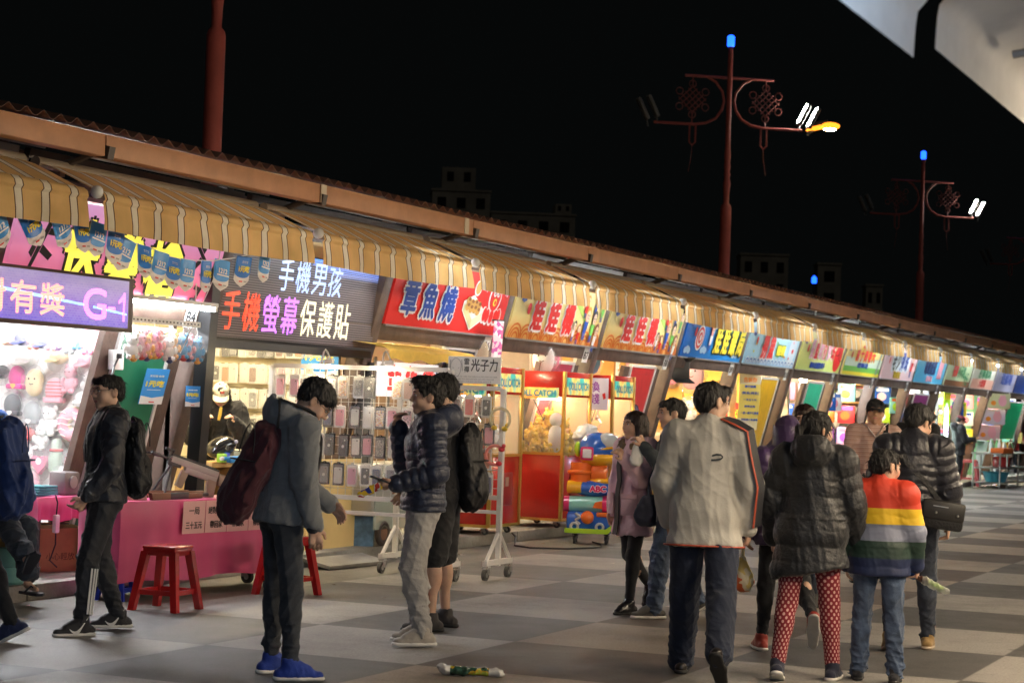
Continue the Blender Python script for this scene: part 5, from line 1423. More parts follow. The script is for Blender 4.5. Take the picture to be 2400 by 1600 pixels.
for q in (-1, 1):
    hip, kn, an = P.leg[q][:3]; sel = (co[:, 0] < 0) if q < 0 else (co[:, 0] >= 0)
    t_ = np.clip((co[:, 2]-an[2])/(kn[2]-an[2]), 0, 1); cx_ = an[0]+(kn[0]-an[0])*t_; cy_ = an[1]+(kn[1]-an[1])*t_
    lc[sel, 0] = (np.arctan2(co[:, 0]-cx_, -(co[:, 1]-cy_))*.065)[sel]; lc[sel, 1] = co[sel, 2]
at = tr.data.attributes.new('legco', 'FLOAT_VECTOR', 'POINT'); at.data.foreach_set('vector', lc.astype(np.float32).ravel())
P.shoes(cloth('navy plimsoll', (.015, .018, .04)), sole_w)

# --- boy in the rainbow jacket ---
def stripes_mat(P):
    m, nt, b = newmat('striped padded nylon', .6); x, y, z = objxyz(nt); H = P.H; z0 = P.pel[2]-.10*H; z1 = P.neck[2]+.06
    f = math_(nt, 'DIVIDE', math_(nt, 'SUBTRACT', z, z0), z1-z0)
    nt.links.new(ramp(nt, f, [(0, (.012, .022, .075)), (.19, (.016, .04, .03)), (.36, (.21, .23, .32)), (.53, (.78, .50, .02)), (.69, (.60, .045, .018))]), b.inputs['Base Color']); return m
P = Person('boy in a rainbow striped padded jacket and jeans, turning his head right', 11.72, 2.78, AWAY-14, 1.37, legs=((4, 3, 6, 5), (-4, 3, 6, 5)), arms=(((-.2, .05, -1), (-.02, .2, -1)), ((.22, .12, -1), (.10, .30, -1), None, None, 70)), head=(-48, 6, 0), vx=.006, build=1.0, headscale=1.13)
P.body(); P.face(); P.hair('short', seed=8, amp=.006)
P.jacket(stripes_mat(P), th=.036, hem=-.095, flare=.012, puff=(.004, .075), wr=.008, collar=.05, colr=.078, sl=1.2)
P.trousers(denim2, ease=.012, end=.0, wr=.013, ank=.012)
P.shoes(cloth('dark school shoe', (.02, .02, .025)), sole_k)
h_ = P.arm[1][2]+P.arm[1][3]*.08
t = thing('toy_pack', 'clear and foil wrapped toy pack carried low by the boy in the striped jacket', 'toy pack', P.root.location, P.root.rotation_euler.z)
for (a_, b_, r_, mm, nm) in ((V3(-.13, .02, .06), V3(-.03, .02, .01), .038, M('blue foil', (.06, .16, .45), .25), 'packet_end'), (V3(-.03, .02, .01), V3(.05, .02, -.02), .026, M('dark print', (.08, .03, .02), .3), 'packet_middle'), (V3(.05, .02, -.02), V3(.16, .02, -.07), .036, M('clear bag', (.75, .75, .68), .15, alpha=.45), 'clear_bag')):
    F = Field(); F.cap(h_+a_, h_+b_, r_, r_*.9, .01, (V3(.3, .7, .6), .5)); v, q = F.mesh(.005, folds(3, .009, 60)); mesh_obj(nm, v, q, mm, t)
mb = MB(M('lime plastic', (.35, .6, .06), .3)); mb.tube([h_+V3(.04, .02, -.01), h_+V3(.15, .02, -.06)], .011, 6); mb.build('toy', t)

# --- man in the dark puffer with a shoulder bag ---
P = Person('man in a dark quilted puffer jacket with a black shoulder bag, head bent right', 13.45, 2.98, AWAY-8, 1.68, legs=((-6, 3, 10, 4), (8, 3, 4, 8)), arms=(((-.25, .1, -1), (-.05, .35, -1)), ((.25, .02, -1), (.02, .35, -1), None, None, 50)), head=(-46, 18, 0), vx=.007, build=1.03)
P.body(); P.face(); P.hair('mop', seed=16, amp=.006)
P.jacket(cloth('charcoal puffer', (.013, .014, .022), .38, .2, 60, .3), th=.042, hem=-.05, puff=(.012, .062), wr=.008, collar=.05, sl=1.15)
P.trousers(denim, ease=.012, end=.02, wr=.01)
P.shoes(cloth('tan shoe', (.30, .19, .07)), sole_t)
t = thing('shoulder_bag', 'black shoulder bag hanging at the hip of the man in the quilted puffer jacket', 'bag', P.root.location, P.root.rotation_euler.z)
c = P.up(.115, -.115, .0); mb = MB(black_nyl); mb.box(c, (.27, .11, .19), bev=.025, rot=RY(.12)); mb.build('bag', t)
mb = MB(M('bag flap', (.016, .015, .015), .5)); mb.box(c+V3(0, -.012, .03), (.28, .105, .13), bev=.02, rot=RY(.12)); mb.build('flap', t)
mb = MB(metal_m); mb.box(c+V3(-.02, -.068, .06), (.10, .004, .006), rot=RY(.12)); mb.ball(c+V3(-.05, -.068, .02), .009, u=8, v=6); mb.ball(c+V3(.09, -.068, -.0), .009, u=8, v=6); mb.build('zip', t)
pts = [P.hug(P.up(x_, 0, z_), P.TM@unit(d_), .4)+P.TM@unit(d_)*.008 for x_, z_, d_ in ((.09, .04, (.5, -1, 0)), (.04, .12, (.2, -1, 0)), (-.02, .2, (-.1, -1, 0)), (-.06, .27, (-.2, -.6, 1)), (-.062, .27, (-.2, .5, 1)))]
P.stick(pts, .016, [P.up(x_, 0, z_) for x_, z_ in ((.09, .04), (.04, .12), (-.02, .2), (-.06, .25), (-.062, .25))], black_nyl, 'strap', t, .006)

# --- man with the black cap, facing the camera ---
def polo_mat():
    m, nt, b = newmat('striped polo', .85); x, y, z = objxyz(nt); f = math_(nt, 'FRACT', math_(nt, 'MULTIPLY', z, 26))
    nt.links.new(ramp(nt, f, [(0, (.55, .36, .30)), (.72, (.40, .20, .17)), (.86, (.70, .55, .47))]), b.inputs['Base Color']); return m
P = Person('man in a black cap and pink striped polo shirt, facing the camera', 18.6, 4.50, TOWARD-4, 1.74, legs=((4, 3, 4, 8), (0, 3, 4, 8)), arms=(((-.2, .12, -1), (0, .5, -.9)), ((.2, .12, -1), (0, .5, -.9))), head=(-4, -4, -3), vx=.0085, build=1.1, skin=skin2_m)
P.body(); P.face(); P.hair('crop', seed=4)
P.jacket(polo_mat(), th=.024, hem=-.08, flare=.015, wr=.010, collar=.03, belly=.05, sl=1.1, name='polo_shirt')
P.trousers(denim, ease=.01, end=.02); P.shoes(cloth('grey shoe', (.1, .1, .1)), sole_k)
mb = MB(M('white collar', (.7, .66, .62), .8)); 
for q in (-1, 1): mb.ribbon([Vector(P.hug(P.neck+V3(0, 0, -.01), V3(q*.8, .25, .3), .3)), Vector(P.neck+V3(q*.06, .07, .0)), Vector(P.up(0, .1, .23))], Vector((q*.02, .0, .02)), Vector((0, .008, .004)))
mb.build('collar', P.root)
cap_hat(P, M('black twill', (.016, .016, .018), .85, bump=.2), M('black twill', (0, 0, 0)), 'black baseball cap on the man in the striped polo shirt')
pts = [P.hug(P.up(x_, 0, z_), P.TM@unit(d_), .4)+P.TM@unit(d_)*.006 for x_, z_, d_ in ((-.065, .275, (0, .2, 1)), (-.05, .24, (-.1, 1, .3)), (-.03, .18, (0, 1, 0)), (.0, .10, (0, 1, 0)), (.04, .02, (.2, 1, 0)))]
P.stick(pts, .022, [P.up(x_, 0, z_-.01) for x_, z_ in ((-.065, .25), (-.05, .23), (-.03, .18), (.0, .10), (.04, .02))], black_nyl, 'bag_strap', th=.006)

# --- person with a hand on the forehead ---
P = Person('person with a hand on the forehead, peeping over the purple hood', 15.9, 4.42, TOWARD-20, 1.66, arms=(((-.15, .1, -1), (0, .3, -1)), ((.28, .75, -.45), (-.52, -.12, .85), (-.6, -.1, .75), (0, -1, .1), 25)), head=(0, 8, 0), vx=.0085)
P.body(); P.face(); P.hair('long', hairb_m, 9); P.jacket(cloth('grey violet jacket', (.08, .06, .09)), th=.025); P.trousers(denim, vx if False else .01); P.shoes(cloth('dark trainer', (.03, .03, .03)), sole_k)

# --- dark figures further off ---
P = Person('man in a black jacket seen from behind in front of the purple panel', 23.2, 5.10, AWAY-20, 1.76, arms=(((-.2, .1, -1), (-.05, .4, -1)), ((.2, .1, -1), (.05, .4, -1))), head=(-30, 6, 0), vx=.010, build=1.05)
P.body(); P.hair('short', seed=6); P.face(); P.jacket(cloth('black jacket', (.011, .011, .013), .7), th=.035, hem=-.09, wr=.012); P.trousers(blacktr, .012, .02); P.shoes(cloth('black trainer', (.02, .02, .02)), sole_k)
for j in range(4):
    w_ = P.arm[1][2]; e = P.arm[1][1]; c = e+(w_-e)*(.2+.2*j); mb = MB(tr_white); mb.box(c+V3(.055, -.02, 0), (.01, .05, .025)); mb.build('sleeve_patch', P.root)
P = Person('person in a maroon cap and dark coat checking a phone, far right', 45.9, 9.15, -50, 1.68, legs=((6, 3, 6, 5), (-3, 3, 8, 5)), arms=(((-.12, .3, -1), (.2, 1, .1), None, (0, 0, 1), 40), ((.12, .3, -1), (-.2, 1, .1), None, (0, 0, 1), 40)), head=(0, 22, 0), vx=.012, build=1.05)
P.body(); P.hair('short', seed=6); P.face(); P.jacket(cloth('black coat', (.012, .013, .016), .8), th=.045, hem=-.11, wr=.015, hood='down'); P.trousers(blacktr, .014, .03); P.shoes(cloth('black walking shoe', (.015, .015, .015)), sole_w)
cap_hat(P, M('maroon felt', (.12, .012, .022), .85), M('maroon felt', (0, 0, 0)), 'maroon cap on the far person checking a phone')
P = Person('stall keeper in a red jacket at the far right edge', 56.3, 9.75, TOWARD+10, 1.66, arms=(((-.25, .3, -1), (.2, .9, -.3)), ((.25, .3, -1), (-.2, .9, -.3))), head=(0, 0, 0), vx=.013, build=1.15)
P.body(); P.face(); P.hair('short'); P.jacket(cloth('red fleece', (.50, .025, .03), .9), th=.04, hem=-.09, wr=.015); P.trousers(denim, .014, .03); P.shoes(cloth('dark clog', (.03, .03, .03)), sole_k)
t = thing('paper_bag', 'yellow paper bag in front of the red jacket at the far right edge', 'paper bag', (55.9, 9.45, 1.1)); mb = MB(M('yellow paper', (.75, .62, .2), .8)); mb.prism([(-.09, -.14), (.09, -.14), (.11, .12), (.06, .15), (0, .12), (-.06, .16), (-.1, .12)], -.05, .05); mb.build('bag', t)

# --- stall keeper girl in the phone case stall ---
P = Person('girl in a white cap and black coat, head bowed, inside the phone case stall', 16.10, 10.15, TOWARD+6, 1.58, arms=(((-.28, .25, -1), (.42, .65, .62), (.3, .5, .8), (.5, .3, 0), 65), ((.30, .25, -1), (-.42, .65, .62), (-.3, .5, .8), (-.5, .3, 0), 65)), head=(2, 30, 0), lean=3, vx=.0075, z0=.12)
P.body(); P.face(); P.hair('long', seed=13)
P.jacket(cloth('black wool coat', (.012, .011, .012), .95), th=.055, hem=-.16, flare=.03, wr=.016, sl=1.35, collar=.05, hood='down')
P.trousers(blacktr, .006, .04); P.shoes(cloth('black shoe', (.02, .02, .02)), sole_k)
ch = cap_hat(P, M('cream cotton', (.72, .66, .52), .85), M('cream cotton', (0, 0, 0)), 'cream white cap with a red patch on the girl in the stall')
mb = MB(M('red patch', (.6, .1, .05), .8), T=P.HM); mb.box((-.012, .083, .082), (.046, .008, .024), rot=RX(.55)); mb.build('patch', ch)
hands = (P.arm[-1][2]+P.arm[1][2])/2+V3(0, .06, .07)
t = thing('bread_stick', 'yellow stick of food held in both hands by the girl in the white cap', 'snack', P.root.location, P.root.rotation_euler.z); mb = MB(M('yellow food', (.75, .52, .08), .6)); mb.tube([hands+V3(0, 0, -.05), hands+V3(-.01, .01, .0), hands+V3(-.02, .02, .07)], [.012, .016, .014], 8); mb.build('stick', t)

# --- man with a blue backpack cut by the left edge ---
P = Person('person cut off by the left edge, only a blue backpack and one leg inside', 9.70, 7.82, LEFT+6, 1.66, legs=((6, 3, 4, 5), (-12, 3, 10, 5)), head=(0, 0, 0), vx=.009)
P.body(); P.hair('mop'); P.face(); P.jacket(cloth('dark sports jacket', (.02, .022, .03)), th=.03); P.trousers(blacktr, .01, .05); P.shoes(cloth('navy trainer', (.02, .03, .09)), sole_w)
backpack(P, 'bright blue backpack at the left edge, in front of the seated man', cloth('blue nylon', (.016, .045, .17), .7, var=.2), cloth('blue strap', (.012, .03, .10)), .36, .52, .24, .10, .02)

# --- seated man with the blue cap, legs crossed ---
P = Person('seated man with a blue cap, crossed legs and flip flops at the left edge', 11.76, 9.36, RIGHT-48, 1.68, legs=((82, 2, 78, 6), (92, -10, 46, 0)), arms=(((-.12, .4, -1), (.3, .9, -.2)), ((.12, .4, -1), (-.3, .9, -.2))), head=(0, 6, 0), lean=6, vx=.0075, z0=.12, sit=.49)
P.body(); P.face(); P.hair('short'); P.jacket(cloth('blue work jacket', (.02, .06, .22)), th=.03, hem=-.02)
P.trousers(cloth('rolled jeans', (.025, .038, .062), var=.3), ease=.026, end=.22, wr=.012, ank=.02)
P.shoes(M('navy rubber', (.014, .017, .03), .5), sole_k, flipflop=True)
bl = M('blue cotton', (.02, .12, .5), .85); cap_hat(P, bl, bl, 'bright blue cap on the seated man')
t = thing('seat_stool', 'low stool under the seated man at the left edge', 'stool', (11.74, 9.38, .12)); mb = MB(pr_red); mb.box((0, 0, .40), (.34, .34, .03), bev=.01)
mb.build('seat', t)
for sx in (-1, 1):
    for sy in (-1, 1): mb = MB(pr_red); mb.cyl((sx*.17, sy*.17, 0), (sx*.13, sy*.13, .385), .02, n=8); mb.build('leg', t)
t.name = 'stool'
# ======================= GOODS, FURNITURE, MACHINES =======================
def onx(px, py, X):
    """point of the wall plane x = X seen at a measured picture point (source pixels)"""
    f = 4667.; u, v = (px-1200)/f, -(py-800)/f
    U, V = u*math.cos(RO)-v*math.sin(RO), u*math.sin(RO)+v*math.cos(RO)
    F, Z = math.cos(PH)-V*math.sin(PH), math.sin(PH)+V*math.cos(PH)
    x, y = F*math.cos(AZ)+U*math.sin(AZ), F*math.sin(AZ)-U*math.cos(AZ)
    t = X/x; return y*t, CH+Z*t
wrap_m = M('clear wrapper', (.9, .9, .92), .12, alpha=.16)
FACE_X = R(-90)    # turned to face along -x (goods on side walls and racks)

# ---------- phone cases ----------
def patt(name, cols, sc=60):
    m, nt, b = newmat(name, .35); tc = nt.nodes.new('ShaderNodeTexCoord'); n = nt.nodes.new('ShaderNodeTexVoronoi'); n.inputs['Scale'].default_value = sc
    nt.links.new(tc.outputs['Object'], n.inputs['Vector'])
    sp = nt.nodes.new('ShaderNodeSeparateColor'); nt.links.new(n.outputs['Color'], sp.inputs[0])
    nt.links.new(ramp(nt, sp.outputs[0], [(i/len(cols), c) for i, c in enumerate(cols)]), b.inputs['Base Color']); return m
CASES = {'pink': M('case pink', (.78, .28, .36), .4), 'rose': M('case rose', (.72, .34, .48), .4), 'red': M('case red', (.65, .04, .03), .4), 'black': M('case black', (.02, .02, .022), .3), 'navy': M('case navy', (.03, .04, .15), .35), 'brown': M('case brown', (.20, .075, .04), .5), 'orange': M('case orange', (.70, .22, .05), .4),
 'white': M('case white', (.8, .78, .75), .35), 'grey': M('case grey', (.25, .25, .27), .35), 'clear': M('case clear', (.72, .72, .68), .15), 'yellow': M('case yellow', (.75, .45, .03), .4), 'violet': M('case violet', (.55, .3, .55), .4), 'peach': M('case peach', (.75, .48, .38), .35),
 'floral': patt('case floral', [(.7, .55, .45), (.6, .12, .10), (.75, .68, .55), (.65, .35, .05), (.4, .3, .28)], 110), 'dotted': patt('case dotted', [(.72, .4, .45), (.72, .4, .45), (.05, .03, .04)], 90), 'camo': patt('case speckled', [(.3, .28, .24), (.5, .48, .42), (.16, .15, .14)], 120)}
card_w, card_k = M('white blister card', (.80, .78, .74), .35), M('black zip bag', (.022, .022, .024), .25)
hook_m = M('hook wire', (.6, .6, .6), .3, .8)
def rrect(w_, h_, r, n=4):
    P = []
    for cx, cz, a0 in ((w_/2-r, h_/2-r, 0), (-w_/2+r, h_/2-r, 90), (-w_/2+r, -h_/2+r, 180), (w_/2-r, -h_/2+r, 270)):
        P += [(cx+r*math.cos(R(a0+90*i/n)), cz+r*math.sin(R(a0+90*i/n))) for i in range(n+1)]
    return P
PACK = {}
def pack(col, kind, pos, rz, label, group):
    key = (col, kind)
    if key not in PACK:
        t = thing('phone_case', label, 'phone case', pos, rz, group)
        mb = MB(card_w if kind == 'card' else card_k); mb.prism([(x, z-.10) for x, z in rrect(.104, .196, .014)], .002, .010); mb.prism([(x, z-.002) for x, z in rrect(.03, .02, .006)], .003, .008); mb.cyl((0, .08, -.004), (0, -.01, -.002), .0025, n=5, m=hook_m); mb.build('card', t)
        mb = MB(CASES[col]); mb.prism([(x, z-.108) for x, z in rrect(.072, .142, .012)], -.010, .0015); c = mb.build('case', t)
        mb = MB(M('camera hole', (.03, .03, .03), .3) if col != 'black' else card_w); mb.cyl((.018, -.0095, -.056), (.018, -.012, -.056), .007, n=8)
        if col in ('black', 'navy', 'grey'): mb.cyl((0, -.0095, -.11), (0, -.0115, -.11), .014, n=12, m=card_w)
        mb.build('camera_hole', c)
        mb = MB(wrap_m); mb.prism([(x, z-.105) for x, z in rrect(.108, .185, .01)], -.014, -.013); mb.build('wrapper', t)
        PACK[key] = t; return t
    return dup(PACK[key], pos, rz, label, group)
CN = {'pink': 'pink', 'rose': 'rose coloured', 'red': 'bright red', 'black': 'black', 'navy': 'navy blue', 'brown': 'brown', 'orange': 'orange', 'white': 'white', 'grey': 'grey', 'clear': 'clear', 'yellow': 'yellow', 'violet': 'violet', 'peach': 'peach', 'floral': 'flower patterned', 'dotted': 'pink dotted', 'camo': 'speckled grey'}
def pack_row(cols, kinds, X, y0, dy, z, where, group, jit=.012):
    for i, c in enumerate(cols):
        if c is None: continue
        pos = (X-rnd.uniform(0, .04), y0-dy*i+rnd.uniform(-jit, jit), z+rnd.uniform(-.006, .006))
        pack(c, 'zip' if kinds[i] == 'z' else 'card', pos, FACE_X+rnd.uniform(-.14, .14), '%s phone case, %s %s' % (CN[c], ORD[i], where), group)

def castor(mb, x, y, z, r=.05, m1=None, m2=None):
    m1 = m1 or metal_m; m2 = m2 or M('grey rubber', (.09, .09, .09), .7)
    mb.box((x, y, z+2*r+.02), (.06, .06, .012), m1); mb.box((x-.022, y, z+1.55*r), (.004, .05, r*1.1), m1); mb.box((x+.022, y, z+1.55*r), (.004, .05, r*1.1), m1)
    mb.cyl((x-.016, y-.02, z+r), (x+.016, y-.02, z+r), r, n=16, m=m2); mb.cyl((x-.018, y-.02, z+r), (x+.018, y-.02, z+r), r*.45, n=10, m=m1)
rack_m = M('white rack paint', (.78, .76, .75), .4, var=.05)
def rack(name, label, X, y0, L, top, bot, rows):
    t = thing('wire_rack', label, 'display rack', (X, y0, 0), FACE_X, 'white wheeled wire racks')
    mb = MB(rack_m)
    for q in (0, L): mb.box((q, 0, (top+.34)/2+.0), (.045, .045, top-.34), bev=.004)
    mb.box((L/2, 0, top+.0), (L-.046, .04, .04)); mb.box((L/2, 0, bot), (L-.046, .04, .04)); mb.box((L/2, 0, bot-.13), (L-.046, .035, .03)); mb.build('frame', t)
    mb = MB(rack_m)
    n = int((L-.05)/.075)
    for i in range(n+1): x = .03+(L-.06)*i/n; mb.cyl((x, .02, bot), (x, .02, top), .003, n=4, cap=False)
    m_ = int((top-bot)/.075)
    for j in range(m_+1): z = bot+(top-bot)*j/m_; mb.cyl((.02, .024, z), (L-.02, .024, z), .003, n=4, cap=False)
    mb.build('wire_grid', t)
    for q in (0, L):
        mb = MB(rack_m); mb.box((q, 0, .25), (.04, .04, .26))
        for s in (-1, 1): mb.cyl((q, 0, .42), (q, s*.25, .17), .02, n=6); 
        mb.box((q, 0, .155), (.045, .56, .045)); f_ = mb.build('foot', t)
        for s in (-1, 1): mb = MB(metal_m); castor(mb, q, s*.24, .003); mb.build('castor', f_)
    return t
rk1 = rack('wire_rack', 'wide white wheeled wire rack hung with phone cases in front of the warm lit stall', 15.46, 9.22, 1.78, 1.83, .69, 4)
G1 = 'phone cases on the wide rack'
pack_row(['pink', 'rose', 'navy', 'floral', 'white', 'floral', 'camo', 'black', None, 'floral', 'peach', 'navy', 'peach'], 'cccczcczzcccc', 15.44, 9.10, .128, 1.755, 'in the top row of the wide rack', G1)
pack_row(['clear', 'red', 'grey', 'black', 'navy', 'pink', 'clear', 'white', 'floral', 'pink', 'dotted', 'white', 'floral'], 'czzzzczczccczc', 15.44, 9.12, .128, 1.50, 'in the second row of the wide rack', G1)
pack_row(['grey', 'clear', 'black', 'white', 'black', 'black', 'white', 'pink', 'camo', 'clear', 'brown', 'rose', 'red'], 'zczczzzzzcczz', 15.44, 9.10, .128, 1.245, 'in the third row of the wide rack', G1)
pack_row(['white', 'grey', 'peach', 'black', 'grey', 'clear', 'rose', 'black', 'navy', 'grey', 'black', 'violet', 'clear'], 'czczzzcccczcc', 15.44, 9.12, .128, .99, 'in the fourth row of the wide rack', G1)
rk2 = rack('wire_rack', 'narrow white wheeled wire rack with a poster on top, beside the red machine', 16.2, 8.30, 1.03, 1.69, .72, 4)
G2 = 'phone cases on the narrow rack'
pack_row(['white', 'floral', 'brown', 'brown', 'red', 'black'], 'cccccc', 16.18, 8.16, .145, 1.62, 'in the top row of the narrow rack', G2)
pack_row(['grey', 'peach', 'black', 'clear', 'peach', 'pink'], 'ccczcz', 16.18, 8.14, .15, 1.385, 'in the second row of the narrow rack', G2)
pack_row(['rose', 'white', 'pink', 'clear', 'yellow', 'orange'], 'zzcczc', 16.18, 8.14, .15, 1.15, 'in the third row of the narrow rack', G2)
pack_row(['navy', 'grey', 'violet', 'black', 'grey', 'navy'], 'zcccz'+'c', 16.18, 8.14, .15, .935, 'in the bottom row of the narrow rack', G2)
WX = 17.24
G3 = 'phone cases on the stall wall'
for j, (cols, kk, yy_) in enumerate(((['white', 'black', 'grey', 'white', 'camo', 'black', 'grey', 'brown', 'black', 'orange', 'peach'], 'czzcczzcccc', 806), (['black', 'orange', 'clear', 'white', 'brown', 'clear', 'yellow', 'pink', 'clear', 'grey', 'peach'], 'ccccccccccc', 866), (['grey', 'navy', 'white', 'clear', 'grey', 'white', 'clear', 'black', 'white', 'pink', 'clear'], 'cccccczcccc', 924), (['white', 'clear', 'camo', 'white', 'black', 'clear', 'violet', 'grey', 'white', 'clear', 'pink'], 'cczcccccccc', 985), (['clear', 'black', 'white', 'peach', 'clear', 'grey', 'white', 'black', 'clear', 'white', 'red'], 'ccccczccccc', 1050))):
    yA, zA = onx(512, yy_-16, WX)
    pack_row(cols, kk, WX-.02, yA, .108, zA, 'in the %s row on the stall wall' % ORD[j], G3, .008)
mb = MB(M('slat wall', (.84, .76, .55), .5)); mb.box((17.305, 10.65, 1.5), (.02, 2.2, 2.3))
for j in range(16): mb.box((17.292, 10.65, .55+.12*j), (.008, 2.2, .008), M('slat groove', (.45, .38, .25), .6))
o = mb.build('slat_wall', STALLS[2]); o.location = (-STALLS[2].location[0], -YB, -ZB)

# poster and hoops on the narrow rack, clip lamps on the wide rack
t = thing('poster_board', 'white poster board with a drawn face and grey characters on top of the narrow rack', 'sign', (16.19, 8.30, 1.74), FACE_X)
mb = MB(pr_white); mb.box((.74, 0, .11), (.52, .012, .24)); bd = mb.build('board', t)
mb = MB(pr_grey); mb.recalc = False
P0 = [(.56+.055*math.sin(a)*(1 if math.cos(a) < 0 else .9), .13-.085*math.cos(a)) for a in [2*math.pi*i/16 for i in range(16)]]
mb.tube([(x, -.009, z) for x, z in P0], .003, 4, closed=True)
for s in (-1, 1): mb.tube([(.56+s*.02, -.009, .125), (.56+s*.035, -.009, .13)], .003, 4); mb.tube([(.56+s*.055, -.009, .2), (.56+s*.065, -.009, .1)], .004, 4)
mb.tube([(.55, -.009, .075), (.575, -.009, .075)], .002, 4)
mb.text('雷', .665, -.0085, .185, .05, .055, pr_blk, .001); mb.text('禪', .665, -.0085, .115, .05, .055, pr_blk, .001); mb.text('光子力', .84, -.0085, .155, .26, .11, pr_blk, .002)
for j, q in enumerate(('各種手機保護貼現場包膜', '專業貼膜服務品質保證', '歡迎詢問')): mb.text(q, .74, -.0085, .05-.022*j, .46-.06*j, .013, pr_grey)
mb.build('lettering', bd)
def hoop(label, x, y, z, r, m, tilt, a0, a1, duck):
    t = thing('toy_hoop', label, 'toy hoop', (x, y, z), FACE_X, 'plastic hoops hooked on the narrow rack')
    mb = MB(m); mb.torus((0, 0, 0), r, .014, 22, 8, rot=RY(tilt), a0=a0, a1=a1); mb.build('hoop', t)
    mb = MB(duck); mb.ball((r*math.cos(a0+tilt*-1), 0, r*math.sin(a0-tilt)), (.032, .026, .024), u=10, v=7); mb.ball((r*math.cos(a0-tilt)+.02, 0, r*math.sin(a0-tilt)+.03), .019, u=10, v=7); mb.ball((r*math.cos(a1-tilt), 0, r*math.sin(a1-tilt)), (.03, .026, .022), u=10, v=7); mb.build('handle', t)
hoop('clear plastic hoop with yellow handles on the rack post', 16.12, 7.26, 1.42, .095, M('clear tube', (.75, .7, .5), .2, alpha=.55), 0, R(-60), R(235), M('yellow toy', (.75, .52, .05), .4))
hoop('pink plastic hoop with a red handle on the rack post', 16.12, 7.30, 1.10, .085, M('pink tube', (.75, .25, .22), .3), 0, R(40), R(300), M('red toy', (.6, .03, .05), .4))
bulb_w = M('warm bulb', (1., .82, .5), .4, emit=380)
for y_, lb in ((8.62, 'clip lamp with a white arm on the left half of the wide rack top'), (8.02, 'clip lamp with a white arm on the right half of the wide rack top')):
    t = thing('clip_lamp', lb, 'lamp', (15.42, y_, 1.86), FACE_X, 'clip lamps on the wide rack'); t.scale = (.65,)*3
    mb = MB(white_m); mb.box((0, 0, .03), (.13, .05, .06), bev=.008); mb.tube([(.02, 0, .05), (-.02, -.01, .15), (-.05, -.02, .19), (-.06, -.05, .15), (-.05, -.10, .02)], .012, 7); mb.build('arm', t)
    mb = MB(white_m); mb.lathe([(.02, .02), (.05, -.03), (.045, -.03)], (-.05, -.11, .0), 12); s_ = mb.build('shade', t)
    mb = MB(bulb_w); mb.ball((-.05, -.11, -.03), .026, u=10, v=6); mb.build('bulb', s_)

